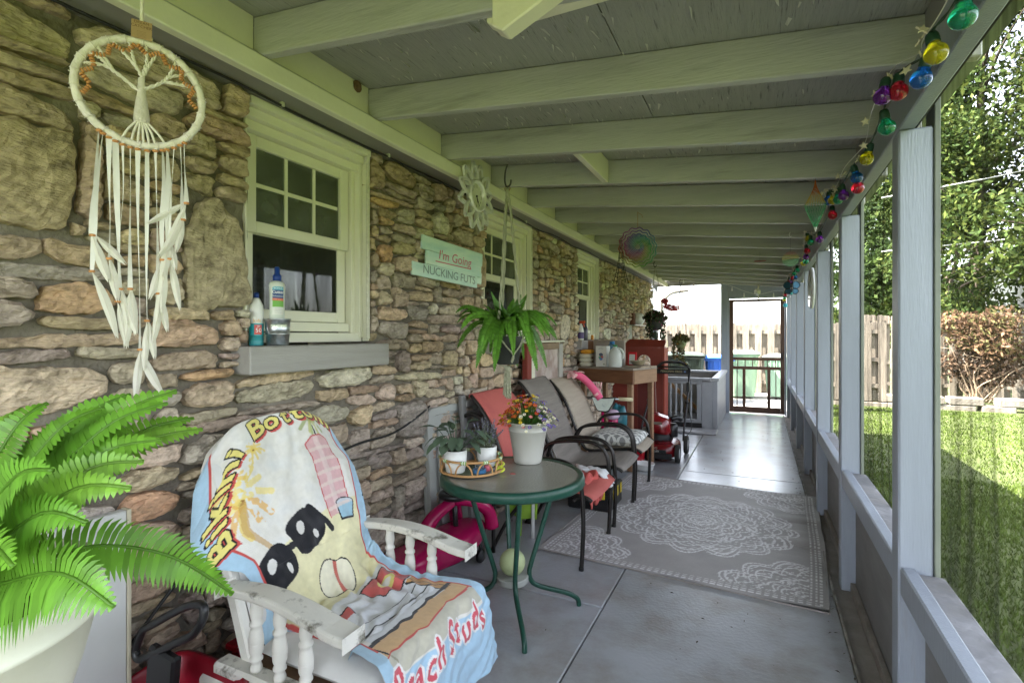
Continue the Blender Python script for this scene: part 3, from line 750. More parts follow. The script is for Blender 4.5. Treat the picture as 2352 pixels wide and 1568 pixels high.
def tree(label, x, y, h, cr, n, cols, seed, leaf=.16, trunk=.22, low=.25, name='broadleaf_tree'):
    rn = random.Random(seed)
    t = thing(name, label, 'tree', (x, y, -.45), 0, 'trees beyond the lawn')
    mb = MB(); pts = [(0, 0, 0), (rn.uniform(-.1, .1), 0, h * .25), (rn.uniform(-.3, .3), rn.uniform(-.3, .3), h * .55), (rn.uniform(-.4, .4), 0, h * .85)]
    mb.tube(smoothpath(pts, 4), [trunk * (1 - .9 * i / 12) for i in range(13)], 8)
    for i in range(9):
        a = rn.uniform(0, 6.28); z = h * rn.uniform(.3, .75); l = cr * rn.uniform(.5, .9)
        mb.tube(smoothpath([(0, 0, z), (math.cos(a) * l * .5, math.sin(a) * l * .5, z + l * .35), (math.cos(a) * l, math.sin(a) * l, z + l * .5)], 3), [.07, .06, .05, .04, .03, .02, .015], 5)
    mb.build('trunk', m_bark, t, smooth=True)
    cb = MB()
    for i in range(18):
        a = rn.uniform(0, 6.28); r = cr * rn.uniform(.1, .8); z = h * rn.uniform(low, .95)
        r *= 1 - max(0, (z / h - .6)) * 1.4
        s = cr * rn.uniform(.3, .5)
        leaf_cloud(cb, (math.cos(a) * r, math.sin(a) * r, z), (s, s, s * .8), n // 5, leaf * .55, cols, rn, hollow=.3)
    cb.build('crown', m_leaf, t)
    return t
G1 = [(.030, .052, .012), (.045, .07, .018), (.022, .04, .010)]; G2 = [(.055, .075, .016), (.07, .088, .02), (.035, .055, .012)]; G3 = [(.02, .037, .012), (.03, .048, .014)]
tree('tall dense tree rising behind the lawn in the nearest screen bay', 6.6, 22.5, 17, 5.0, 8500, G1 + G2, 3, .20, .28, .12)
tree('bright yellow green tree leaning over the back fence', 9.6, 24, 14, 4.4, 6500, G2, 4, .20, .25, .12)
tree('dark tree seen through the second screen bay', 5.0, 24, 14.5, 3.4, 6500, G3 + G1, 5, .20, .25, .1)
tree('grey green tree farther off through the third screen bay', 5.2, 31, 12, 3.2, 5000, G1 + G3, 6, .24, .28, .1)
tree('large shade tree at the right edge of the yard', 8.2, 18.6, 12, 3.6, 7000, G1 + G2 + G2, 7, .17, .26, .3)
tree('slender sapling in front of the back fence', 5.15, 20.4, 8.5, 2.2, 3600, G2 + G1, 8, .14, .10, .2)
# tangled brown bush with bare stems
bs = thing('vine_bush', 'tangled reddish brown bush with bare twisting stems in front of the back fence', 'bush', (4.85, 16.5, -.2))
rn = random.Random(9); sb = MB()
for i in range(46):
    a = rn.uniform(0, 6.28); r0 = rn.uniform(0, .3); r1 = rn.uniform(.2, .85); hh = rn.uniform(.7, 1.8)
    P_ = [(math.cos(a) * r0, math.sin(a) * r0 * .6, -.05), (math.cos(a + rn.uniform(-1, 1)) * r1 * .6, math.sin(a) * r1 * .4, hh * .4), (math.cos(a + rn.uniform(-1, 1)) * r1, math.sin(a) * r1 * .5, hh * .8), (math.cos(a + rn.uniform(-1.5, 1.5)) * r1, math.sin(a) * r1 * .5, hh)]
    sb.tube(smoothpath(P_, 4), [.016 - .0009 * k for k in range(13)], 5)
sb.build('stem', pm('pale_bark', (.30, .22, .15), .9, .3, 8), bs, smooth=True)
lb = MB()
for i in range(14):
    a = rn.uniform(0, 6.28); r = rn.uniform(.1, .75)
    leaf_cloud(lb, (math.cos(a) * r, math.sin(a) * r * .6, rn.uniform(1.15, 2.1)), (.45, .35, .32), 420, .06, [(.125, .075, .045), (.15, .09, .05), (.09, .055, .035), (.13, .12, .05)], rn, hollow=.2)
    leaf_cloud(lb, (math.cos(a) * r * 1.3, math.sin(a) * r * .6 + .1, rn.uniform(.3, 1.1)), (.4, .25, .35), 200, .06, [(.11, .07, .045), (.08, .055, .04)], rn, hollow=.2)
lb.build('foliage', m_leaf, bs)
# neighbour's house corner
nh = thing('neighbour_house', 'corner of a neighbouring white house with grey eaves at the right edge', 'house', (9.6, 24.5, -.4))
m_wh = pm('white_siding', (.66, .66, .64), .6, .05)
box('wall', 7.95, 14, 22.2, 30, -.4, 3.7, m_wh, nh, 0, True)
box('fascia', 7.5, 14, 21.7, 30, 3.7, 3.86, m_wh, nh, 0, True)
mb = MB(); mb.prism([(7.35, 3.86), (14.3, 3.86), (10.9, 5.6)], 8.6, Matrix(((1, 0, 0, 0), (0, 0, 1, 21.6), (0, 1, 0, 0), (0, 0, 0, 1)))); mb.build('roof', pm('nroof', (.16, .16, .17), .9), nh, world=True)
mb = MB(); mb.prism([(7.45, 1.95), (8.6, 1.95), (8.6, 2.35), (7.95, 2.35)], 2.5, Matrix(((1, 0, 0, 0), (0, 0, 1, 21.2), (0, 1, 0, 0), (0, 0, 0, 1)))); mb.build('porch_roof', MATS['nroof'], nh, world=True)
for x in (7.65, 8.3): box('porch_post', x, x + .12, 21.3, 21.42, -.4, 1.949, m_wh, nh, 0, True)
wr = thing('utility_wire', 'thin pale utility wires crossing in front of the trees', 'wire', (5, 19, 4))
wmb = MB().tube([(3.4, 19.6, 5.7), (6.0, 19.6, 5.98), (9.5, 19.6, 6.5)], .02, 5); wmb.build('strand', pm('wire_pale', (.55, .55, .55), .4), wr, world=True)
MB().tube([(3.4, 19.6, 4.02), (6.0, 19.6, 4.14), (9.5, 19.6, 4.4)], .018, 5).build('strand', MATS['wire_pale'], wr, world=True)
# ---------------------------------------------------------------- near left corner
m_fern = pm('fern_leaf', vc=True, rough=.38, var=.18, scale=14, transl=.30, spec=.45)
m_black = pm('black_plastic', (.012, .012, .013), .32, .1, 5)
m_white_plastic = pm('white_plastic', (.72, .72, .70), .35, .05, 5)
m_soil = pm('potting_soil', (.03, .02, .012), .95, .4, 30)
def frond(mb, pts, maxlen, nd, cols, rn, wid=.5, droop=.3, start=.12, cup=.25, stemr=.0022, face=None):
    P = smoothpath(pts, 14); L = [0]
    for a, b in zip(P, P[1:]): L.append(L[-1] + (b - a).length)
    tot = L[-1]
    def at(t):
        s = t * tot
        for i in range(len(L) - 1):
            if L[i + 1] >= s:
                k = (s - L[i]) / max(1e-6, L[i + 1] - L[i]); return P[i].lerp(P[i + 1], k), (P[i + 1] - P[i]).normalized()
        return P[-1], (P[-1] - P[-2]).normalized()
    c0 = rn.choice(cols)
    mb.cur = tuple(q * .75 for q in c0); mb.tube(P[::3] + [P[-1]], stemr, 5)
    tw = rn.uniform(-.5, .5)
    for i in range(nd):
        t = start + (1 - start) * (i + .5) / nd
        p, T = at(t)
        S = T.cross(Vector(face or (0, 0, 1)))
        if S.length < .2: S = T.cross(Vector((1, 0, 0)))
        S.normalize(); S.rotate(Matrix.Rotation(tw * (1 - t * .5), 3, T)); Nn = S.cross(T)
        if Nn.dot(Vector(face or (0, 0, 1))) < 0: Nn = -Nn
        e = (t - start) / (1 - start)
        ln = maxlen * min(1, .45 + e * 3) * (1 - e ** 2.2) ** .8 * rn.uniform(.9, 1.08) + maxlen * .04
        w = tot * (1 - start) / nd * (wid + .1) 
        for sd in (-1, 1):
            D = (S * sd + T * .22 + Nn * cup).normalized()
            k = rn.uniform(.8, 1.25) * (.82 + .36 * e)
            mb.cur = tuple(q * k for q in c0)
            ww = w * rn.uniform(.9, 1.1); wav = rn.uniform(-.15, .15)
            q0, q1, q2, q3 = p + T * (w * .15), p + D * ln * .38 + Nn * ln * .05, p + D * ln * .74 - Vector((0, 0, ln * droop * .25)), p + D * ln - Vector((0, 0, ln * droop * .6)) + T * ln * .08
            b = mb.addv([q0 - T * ww * .45, q0 + T * ww * .45, q1 - T * ww * .58 + Nn * ww * wav, q1 + T * ww * .58, q2 - T * ww * .46, q2 + T * ww * .46 + Nn * ww * wav, q3])
            mb.addf([(b, b + 1, b + 3, b + 2), (b + 2, b + 3, b + 5, b + 4), (b + 4, b + 5, b + 6)])
FC = [(.15, .33, .032), (.11, .255, .022), (.19, .37, .045), (.13, .30, .03)]
st = thing('plant_stand', 'brown wooden plant stand under the big cream pot at the lower left', 'stand', (-1.06, .30, 0))
m_stand = pm('stand_wood', (.10, .045, .022), .8, .4, 8, .8, 50, stretch=(.6, 4, 4))
for i in range(4): box('top_plank', -1.50, -.62, .03 + i * .1255, .03 + i * .1255 + .124, .682, .72, m_stand, st, .004, True)
for x in (-1.46, -.70):
    for y in (.06, .45): box('leg', x, x + .05, y, y + .05, 0, .681, m_stand, st, .003, True)
fp = thing('potted_fern', 'large bright green fern in a big cream pot at the lower left', 'plant', (-1.105, .300, .721))
m_pot = pm('cream_pot', (.66, .655, .54), .38, .05, 4, .06, 60)
MB().lathe([(.135, 0), (.142, .012), (.165, .08), (.190, .16), (.208, .235), (.213, .238), (.213, .244), (.209, .248), (.215, .270), (.222, .296), (.216, .300), (.205, .296), (.198, .26)], 64, cap=(True, False)).build('pot', m_pot, fp, smooth=True)
MB().lathe([(.03, .27), (.199, .262)], 40, cap=(True, False)).build('soil', m_soil, fp)
rn = random.Random(12)
tips = [((0.16, 0.322, 0.503), (0.077, 0.154, 0.423)), ((0.137, 0.288, 0.577), (0.066, 0.138, 0.458)), ((0.195, 0.238, 0.564), (0.093, 0.114, 0.452)), ((0.096, 0.346, 0.516), (0.046, 0.166, 0.429)), ((0.094, 0.234, 0.574), (0.045, 0.112, 0.457)), ((0.132, 0.175, 0.561), (0.063, 0.084, 0.45)), ((0.048, 0.134, 0.568), (0.023, 0.064, 0.454)), ((0.203, 0.353, 0.19), (0.097, 0.169, 0.328)), ((0.361, 0.074, 0.333), (0.173, 0.035, 0.341)), ((-0.055, 0.14, 0.552), (-0.026, 0.067, 0.446)), ((-0.048, 0.088, 0.529), (-0.023, 0.042, 0.435)), ((0.244, 0.173, 0.484), (0.117, 0.083, 0.413)), ((0.314, 0.118, 0.467), (0.151, 0.057, 0.405)), ((0.216, 0.215, 0.507), (0.104, 0.103, 0.425)), ((0.144, 0.014, 0.473), (0.069, 0.007, 0.408)), ((0.29, 0.04, 0.507), (0.139, 0.019, 0.424)), ((0.297, -0.001, 0.402), (0.142, -0.001, 0.374)), ((-0.237, 0.163, 0.586), (-0.114, 0.078, 0.463)), ((0.306, 0.07, 0.433), (0.147, 0.034, 0.389))]
for i, (tp, md) in enumerate(tips):
    mb = MB(); a = rn.uniform(0, 6.28)
    ln_ = .062 if i not in (8,) else .085
    frond(mb, [(math.cos(a) * .03, math.sin(a) * .03, .262), (md[0] * .5, md[1] * .5, .26 + (md[2] - .26) * .62), md, ((md[0] + tp[0]) / 2 + .012, (md[1] + tp[1]) / 2, (md[2] + tp[2]) / 2 + .03), tp], ln_, 46, FC, rn, wid=.80, droop=.35, start=.10, stemr=.003, face=(.45, -.75, .55))
    mb.build('frond', m_fern, fp, smooth=True)
pn = thing('utility_board', 'plain off-white board standing against the stone wall behind the fern pot', 'panel', (-1.78, .70, 0))
m_pnl = pm('off_white_laminate', (.50, .50, .48), .5, .06, 3)
box('board', -1.80, -1.765, .40, .922, 0, .86, m_pnl, pn, .003, True); box('edge_strip', -1.802, -1.762, .9225, .934, 0, .862, pm('edge_tan', (.42, .38, .28), .5), pn, .002, True)

# wagon
wg = thing('wagon', 'red plastic pull wagon with a folded black handle at the bottom of the photo', 'wagon', (-1.60, .80, 0))
m_red = pm('red_plastic', (.25, .006, .018), .3, .08, 5, .05, 40)
def tub(u, v):   # outside then inside of the tub, v from foot to rim to floor
    a = 2 * PI * u; e = 5
    q = (abs(math.cos(a)) ** e + abs(math.sin(a)) ** e) ** (-1 / e)
    prof = [(.84, .09), (.92, .20), (1.0, .325), (1.03, .335), (.98, .338), (.95, .32), (.87, .2), (.82, .12)]
    i = min(6, int(v * 7)); f = v * 7 - i; r = prof[i][0] * (1 - f) + prof[i + 1][0] * f; z = prof[i][1] * (1 - f) + prof[i + 1][1] * f
    dip = -.035 * math.exp(-((a - 2.75) / .25) ** 2) if z > .25 else 0
    return (-1.60 + q * math.cos(a) * .215 * r, .75 + q * math.sin(a) * .355 * r, z + dip)
mb = MB().grid(tub, 64, 14); W_ = 65; mb.addf([tuple(14 * W_ + i for i in range(64)), tuple(reversed(range(64)))]); mb.build('tub', m_red, wg, world=True, smooth=True)
for x in (-1.79, -1.41):
    for y in (.52, .98):
        MB().lathe([(.03, -.025), (.075, -.025), (.085, -.012), (.085, .012), (.075, .025), (.03, .025)], 20, M=Matrix.Translation((x, y, .085)) @ Matrix.Rotation(R(90), 4, 'Y')).build('wheel', m_black, wg, smooth=True, world=True)
hd = MB(); loop = [(-1.765, .945, .415), (-1.745, .955, .475), (-1.70, .96, .505), (-1.55, .965, .590), (-1.475, .97, .610), (-1.465, .965, .575), (-1.50, .96, .525), (-1.56, .955, .490), (-1.70, .95, .415), (-1.745, .945, .395)]
hd.tube(smoothpath(loop + [loop[0]], 5)[:-1], .0125, 10, closed=True); hd.build('handle_loop', m_black, wg, smooth=True, world=True)
MB().bar((-1.645, .955, .31), (-1.632, .957, .445), .13, .03, (0, 1, 0)).build('handle_neck', m_black, wg, bevel=.008, world=True)

# toy case on a blue box
bb = thing('blue_toy_box', 'low blue plastic box under the red toy case beside the rocking chair', 'box', (-1.66, 1.45, 0))
m_blue = pm('blue_plastic', (.015, .08, .26), .4, .08)
box('tray', -1.80, -1.52, 1.30, 1.60, 0, .11, m_blue, bb, .015, True); box('lip', -1.815, -1.505, 1.285, 1.615, .1105, .125, m_blue, bb, .006, True)
tcs = thing('toy_case', 'red plastic toy case with a clear window lid behind the rocking chair', 'case', (-1.69, 1.43, .126))
m_red2 = pm('red_plastic_case', (.42, .008, .02), .28, .06)
box('base', -1.82, -1.55, 1.30, 1.56, .127, .21, m_red2, tcs, .015, True)
mb = MB()
for a, b, c_, d in ((-1.83, -1.77, 1.29, 1.57), (-1.60, -1.54, 1.29, 1.57), (-1.7695, -1.6005, 1.29, 1.33), (-1.7695, -1.6005, 1.53, 1.57)): mb.box(a, b, c_, d, .211, .236)
tag(mb.build('lid_rim', m_red2, tcs, bevel=.006, world=True))
box('window', -1.769, -1.601, 1.331, 1.529, .222, .225, glassy('clear_lid', (.55, .5, .5)), tcs, 0, True)
for i, c_ in enumerate(((.03, .12, .5), (.05, .25, .1), (.02, .1, .4))):
    MB().tube([(-1.70 + i * .03 + .022 * math.cos(a * .52), 1.41 + i * .03 + .022 * math.sin(a * .52), .216) for a in range(12)], .004, 6, closed=True).build('toy_ring', pm('ring%d' % i, c_, .4), tcs, smooth=True, world=True)
box('sticker', -1.5495, -1.5485, 1.37, 1.44, .145, .195, pm('sticker_black', (.02, .02, .02), .4), tcs, 0, True)
lettering('A', .04, Matrix.Translation((1.69, -1.43, -.126)) @ frame_m((-1.5478, 1.405, .17), (0, 1, 0), (0, 0, 1)), pm('sticker_red', (.5, .02, .03), .4), tcs, bold=.003)

# dream catcher hung from the first joist
dc = thing('dream_catcher', 'large white dream catcher with a tree of life and hanging feathers', 'dream catcher', (-1.26, .688, 1.945))
dcR = .117
vn = (CAMP - Vector((-1.26, .688, 1.945))); vn.z = 0; vn.normalize(); vx = Vector((-vn.y, vn.x, 0)); vx = vx if vx.x > 0 else -vx
DM = Matrix((vx, Vector((0, 0, 1)), vn)).transposed().to_4x4()       # local: x right, y up, z toward viewer
def D(x, y, z=0): return DM @ Vector((x, y, z))
m_cot = pm('cotton_wrap', (.72, .67, .60), .85, .1, 30, .5, 90); m_rib = pm('cream_ribbon', (.78, .76, .72), .7, .05, 5, transl=.25)
m_bead = pm('wood_bead', (.52, .24, .08), .45, .15, 20); m_feather = pm('feather_white', (.80, .78, .70), .75, .06, 8, transl=.35)
MB().tube([D(dcR * math.cos(2 * PI * i / 72), dcR * math.sin(2 * PI * i / 72)) for i in range(72)], [.0082 + .0009 * math.sin(i * 2.1) for i in range(72)], 10, closed=True).build('ring', m_cot, dc, smooth=True)
mb = MB()
for k in range(22):
    a = k * .2856 + .1
    mb.tube([D((dcR + .0098 * math.cos(t)) * math.cos(a + .01 * t), (dcR + .0098 * math.cos(t)) * math.sin(a + .01 * t), .0098 * math.sin(t)) for t in [j * .785 for j in range(9)]], .0012, 5)
tag(mb.build('wrap_thread', m_cot, dc, smooth=True), kind='stuff')
def P2(*ps): return [D(x, y, z) for x, y, z in [(p + (0,))[:3] for p in ps]]
# tree: rope trunk, branches, roots (fractions of ring radius)
r_ = dcR
mb = MB(); prof = [(0, -.58, .10), (0, -.50, .118), (-.005, -.38, .108), (0, -.2, .085), (.005, 0, .06), (.01, .2, .048), (.02, .38, .04)]
tp_ = smoothpath(P2(*[(x * r_, y * r_) for x, y, _ in prof]), 8); rr = np.interp(np.linspace(0, 6, len(tp_)), range(7), [q[2] * r_ for q in prof])
mb.tube(tp_, [q * (1 + .05 * (i % 2)) for i, q in enumerate(rr)], 10)
for i in range(36):
    y = -.56 + i * .024; q = np.interp(y, [p[1] for p in prof], [p[2] for p in prof]) * r_ * 1.08
    mb.tube([D(q * math.cos(t), y * r_ + .0006 * math.sin(t), q * math.sin(t)) for t in [j * .63 for j in range(10)]], .0014, 4, closed=True)
mb.build('trunk', m_cot, dc, smooth=True)
branches = [[(0, 0), (-.30, .22), (-.55, .36), (-.86, .33)], [(-.42, .29), (-.55, .5), (-.66, .68)], [(-.5, .34), (-.62, .48), (-.78, .52)], [(.01, .3), (-.10, .5), (-.30, .72), (-.42, .84)], [(-.10, .5), (-.15, .72), (-.20, .95)],
            [(.02, .38), (.08, .62), (.07, .93)], [(.03, .35), (.13, .6), (.28, .9)], [(.02, .08), (.28, .26), (.45, .44), (.74, .58)], [(.4, .38), (.50, .6), (.56, .82)], [(.36, .33), (.6, .34), (.84, .35)]]
for br in branches:
    mb = MB(); pp = smoothpath(P2(*[(x * r_, y * r_, .002) for x, y in br]), 8)
    for ph in (0, PI):
        n_ = len(pp); mb.tube([p + D(.0016 * math.cos(i * 1.1 + ph), .0016 * math.sin(i * 1.1 + ph), .0016 * math.sin(i * 1.1 + ph)) for i, p in enumerate(pp)], [.0030 * (1 - .35 * i / n_) for i in range(n_)], 6)
    mb.build('branch', m_cot, dc, smooth=True)
for x in (-.30, -.16, -.06, .03, .12, .22, .38):
    MB().tube(smoothpath(P2((x * .25 * r_, -.56 * r_, .006), (x * .7 * r_, -.74 * r_, .006), (x * r_, -(1 - x * x * .5) * .97 * r_, .003)), 4), .0026, 6).build('root', m_cot, dc, smooth=True)
# bead garland zigzag inside the top
rn = random.Random(3)
zz = []
for i in range(17):
    a = R(196 - i * 12.6); rad = .93 if i % 2 == 0 else .76
    zz.append((math.cos(a) * rad * r_, math.sin(a) * rad * r_))
bead0 = MB().lathe([(.0018, -.0022), (.0045, -.002), (.0056, 0), (.0045, .002), (.0018, .0022)], 8)
bead_me = None
for a, b in zip(zz, zz[1:]):
    d = D(b[0] - a[0], b[1] - a[1]).normalized(); q = Vector((0, 0, 1)).rotation_difference(d).to_matrix().to_4x4()
    L_ = math.hypot(b[0] - a[0], b[1] - a[1]); n_ = max(3, int(L_ / .0052)) - 1
    for j in range(n_):
        t = (j + .9) / (n_ + .8); p = D(a[0] + (b[0] - a[0]) * t, a[1] + (b[1] - a[1]) * t, .003)
        if bead_me is None: o = bead0.build('bead', m_bead, dc, smooth=True); bead_me = o.data
        else: o = bpy.data.objects.new('bead', bead_me); C.objects.link(o); o.parent = dc
        o.matrix_local = Matrix.Translation(p) @ q
tagm = pm('kraft_card', (.38, .25, .13), .85, .08)
M = DM.copy(); M.translation = D(.0, .137, .013)
o = MB().prism([(-.019, -.02), (.019, -.02), (.0195, .021), (-.0185, .02)], .0008, M).build('paper_tag', tagm, dc)
lettering('DREAM\nCATCHER', .0085, Matrix.Translation(D(.0, .148, .0142)) @ DM, pm('tag_ink', (.12, .06, .02), .8), dc)
for i in range(6): lettering('-----------', .005, Matrix.Translation(D(.0, .1335 - i * .003, .0142)) @ DM, MATS['tag_ink'], dc)
MB().tube(smoothpath([D(0, dcR + .004, 0), D(.001, .19, 0), D(.002, .26, 0), D(.003, .34, .0), D(.003, .395, 0)], 5), .0042, 7).build('rope', m_cot, dc, smooth=True)
MB().tube([D(.003, .38, 0), D(.003, .395, .006), D(.003, .41, 0)], .003, 6).build('hook', m_dark, dc)
def feather(x, y, ln, wd, ang, bend=.0, z=.004):
    mb = MB(); n_ = 10
    c_, s_ = math.cos(ang), math.sin(ang)
    def f(u, v):
        t = v; w = wd * (math.sin(PI * min(1, t * .93 + .03)) ** .7) * (1 - .25 * t); xx = (u - .5) * 2 * w + bend * t * t * ln
        if u != .5: w *= 1 + .08 * math.sin(t * 31 + u * 9)
        yy = -t * ln - abs(u - .5) * .02
        return D(x + xx * c_ + yy * -s_ * -1 * 0 + yy * s_, y + yy * c_ - xx * s_, z + .004 * math.sin(PI * u) + .012 * t * t)
    mb.grid(f, 4, n_); o = mb.build('feather', m_feather, dc, smooth=True)
    q = [f(.5, j / 10) + D(0, 0, .001) for j in range(11)]
    MB().tube(q, .0007, 4).build('quill', m_cot, o)
# hanging ribbons: x at ring, length below, then feather
hang = [tuple([q[0] * .85, q[1] * .92, q[2], q[3], q[4] * .95, q[5]]) for q in [(-.088, .345, -.012, 1, .15, 1.0), (-.080, .255, -.018, 1, .10, .9), (-.068, .30, .0, 1, .09, .8), (-.055, .395, .004, 1, .10, .9), (-.040, .36, -.004, 1, .10, .9), (-.024, .355, .0, 1, .13, -.5), (-.008, .50, .004, 2, .11, .3), (.012, .43, .0, 1, .11, -.2), (.030, .365, .006, 1, .11, -.4), (.046, .285, .0, 1, .12, -.1), (.056, .285, .004, 1, .15, -.4), (.072, .25, -.01, 1, .08, .0), (.086, .20, .006, 1, .10, -1.2), (.096, .165, .004, 1, .12, -1.3)]]
for x, ln, dx, nf, fl, an in hang:
    y0 = -math.sqrt(max(0, dcR ** 2 - x * x)) if abs(x) < dcR else 0
    pts = [(x, y0 - .005), (x + dx * .3 + rn.uniform(-.003, .003), y0 - ln * .35), (x + dx * .7 + rn.uniform(-.004, .004), y0 - ln * .7), (x + dx, y0 - ln)]
    pth = smoothpath([Vector((a, b, 0)) for a, b in pts], 6); w = rn.uniform(.0042, .0068); ph = rn.uniform(0, 6)
    mb = MB(); n_ = len(pth) - 1
    mb.grid(lambda u, v: D(pth[int(round(v * n_))].x + (u - .5) * 2 * w * (.55 + .45 * math.cos(ph + v * 4)), pth[int(round(v * n_))].y, .006 + (u - .5) * w * math.sin(ph + v * 4)), 2, n_)
    mb.build('ribbon', m_rib, dc, smooth=True)
    for yy in (y0 - .012, y0 - ln):
        o = bpy.data.objects.new('bead', bead_me); C.objects.link(o); o.parent = dc; o.matrix_local = Matrix.Translation(D(x + (dx if yy < y0 - .1 else 0), yy, .006)) @ Matrix.Rotation(R(0), 4, 'X') @ Matrix.Scale(1.15, 4)
    for k in range(nf):
        feather(x + dx, y0 - ln, fl, rn.uniform(.008, .0115), -an * .28 + (k - .5 * (nf - 1)) * .5 + rn.uniform(-.12, .12), rn.uniform(-.1, .1))
    if rn.random() < .75 and nf == 1: feather(x + dx + .002, y0 - ln + .004, fl * .8, .009, -an * .45 + rn.choice((-1, 1)) * rn.uniform(.15, .35), 0, .001)

# things on the window sill
bk = thing('tin_bucket', 'small galvanised tin bucket on the grey window sill', 'bucket', (-1.813, 1.515, 1.358))
m_tin = pm('galvanised', (.55, .57, .58), .28, .25, 40, .15, 60, metal=.9, c2=(.35, .40, .42), c2amt=.5, c2scale=25)
MB().lathe([(.040, 0), (.042, .003), (.0455, .045), (.0475, .046), (.0475, .05), (.0462, .051), (.0505, .104), (.053, .106), (.053, .110), (.050, .111), (.049, .106), (.045, .04), (.038, .006)], 40, cap=(True, True)).build('body', m_tin, bk, smooth=True)
MB().tube([(math.cos(a) * .052, -.006 - math.sin(a) * .06 * 0 + math.sin(a) * -.0, .088 - math.sin(a) * .075) if False else (.0 + .01 * math.sin(a), -.052 * math.cos(a) * 1.0 - .012 * math.sin(a), .088 - .06 * math.sin(a)) for a in [i * PI / 12 for i in range(13)]], .0014, 5).build('bail', m_tin, bk, smooth=True)
def wrap_text(txt, size, r0, z, a0, m, parent, pfx='lettering', slope=0.):
    """lettering bent round a vertical cylinder of radius r0 facing angle a0"""
    me = text_mesh(txt, size); 
    for v in me.vertices:
        a = a0 + v.co.x / r0; rr = r0 + slope * v.co.y + .0006
        v.co = (rr * math.cos(a), rr * math.sin(a), z + v.co.y)
    me.materials.clear(); me.materials.append(m)
    o = bpy.data.objects.new(pfx, me); C.objects.link(o); o.parent = parent; return o
va = math.atan2(-1.515, 1.813)
wrap_text('PACIFIC', .019, .0488, .078, va + .10, pm('embossed', (.75, .76, .76), .3, metal=.7), bk, slope=.08)
wrap_text('BEER', .013, .0458, .056, va + .10, MATS['embossed'], bk, slope=.08)
sp = thing('spray_bottle', 'frosted insect spray bottle with a blue cap standing in the tin bucket', 'bottle', (-1.813, 1.512, 1.475))
m_fro = pm('frosted_plastic', (.62, .66, .60), .35, .04, 5)
mb = MB(); mb.lathe([(.030, -.105), (.032, -.10), (.034, 0), (.0335, .09), (.036, .13), (.031, .143), (.016, .150), (.013, .152)], 32, sx=.62, sy=1.); mb.build('body', m_fro, sp, smooth=True)
m_cap = pm('cap_blue', (.01, .045, .24), .35)
MB().lathe([(.017, .151), (.0165, .175), (.011, .177), (.010, .205), (.006, .21)], 20).build('cap', m_cap, sp, smooth=True)
def label_patch(parent, a0, aw, z0, z1, rx, ry, m, name='label', n=10):
    mb = MB().grid(lambda u, v: (rx * math.cos(a0 + (u - .5) * aw), ry * math.sin(a0 + (u - .5) * aw), z0 + (z1 - z0) * v), n, 1); return mb.build(name, m, parent, smooth=True)
fa = -.35
for z0, z1, c_ in ((.010, .042, (.72, .72, .68)), (.0422, .068, (.16, .42, .06)), (.0682, .078, (.70, .12, .03)), (.0782, .112, (.015, .06, .22)), (.1122, .126, (.10, .42, .55))):
    label_patch(sp, fa, 1.5, z0, z1, .0225, .0352, pm('label%d' % int(z0 * 1e4), c_, .4), n=12)
def flat_text(t, size, z, m, **kw):
    me = text_mesh(t, size, **kw)
    for v in me.vertices:
        a = fa + v.co.x / .030; v.co = (.0230 * math.cos(a), .0358 * math.sin(a), z + v.co.y)
    me.materials.clear(); me.materials.append(m); o = bpy.data.objects.new('lettering', me); C.objects.link(o); o.parent = sp
m_wtxt = pm('print_white', (.8, .8, .8), .5)
flat_text('Cutter', .017, .103, m_wtxt, bold=.0004); flat_text('Skinsations', .010, .087, m_wtxt); flat_text('BONUS', .010, .119, m_wtxt)
flat_text('insect repellent', .006, .073, m_wtxt)
for i in range(4): flat_text('=========', .005, .036 - i * .006, pm('print_grey', (.3, .3, .32), .5))
ss = thing('sunscreen_bottle', 'white and turquoise sunscreen bottle half hidden behind the window edge', 'bottle', (-1.862, 1.452, 1.358))
ss.rotation_euler = (0, 0, .2)
mb = MB(); mb.lathe([(.026, 0), (.0275, .004), (.0275, .04)], 28); mb.build('base', pm('teal_clear', (.05, .30, .34), .3), ss, smooth=True)
MB().lathe([(.0275, .0402), (.0275, .09)], 28, cap=(False, False)).build('label', pm('turquoise', (.02, .33, .40), .4), ss, smooth=True)
MB().lathe([(.0275, .0902), (.0275, .14), (.026, .165), (.014, .19), (.010, .195)], 28, cap=(False, True)).build('body', m_white_plastic, ss, smooth=True)
MB().lathe([(.0105, .1955), (.010, .215), (.004, .218)], 16).build('cap', m_cap, ss, smooth=True)
wrap_text('50', .024, .0278, .062, -.55, m_wtxt, ss); wrap_text('SPF', .008, .0278, .078, -.55, m_wtxt, ss); wrap_text('kids', .018, .0278, .102, -.75, pm('print_orange', (.75, .40, .04), .5), ss)
label_patch(ss, -.6, 1.1, .045, .085, .0277, .0277, pm('coral_label', (.62, .10, .09), .4))
ns = thing('wasp_nest', 'small brown paper wasp nest stuck on the cream ledger under the ceiling', 'nest', (-1.642, 1.80, 2.525))
mb = MB(); mb.sphere((0, 0, 0), (.014, .024, .028), 14, 10)
mb.v = [tuple(Vector(p) * (1 + .16 * fbm(p[0] * 90, p[1] * 90, p[2] * 90))) for p in mb.v]; mb.build('comb', pm('paper_nest', (.17, .10, .05), .95, .5, 60, 1., 90), ns, smooth=True)
cy = thing('pipe_stub', 'short grey conduit stub poking from the gap under the ceiling corner', 'pipe', (-1.66, 1.33, 2.585))
MB().lathe([(.016, 0), (.016, .10), (.011, .10), (.011, .02)], 14, M=Matrix.Rotation(R(70), 4, 'Y')).build('tube', m_rim, cy, smooth=True)
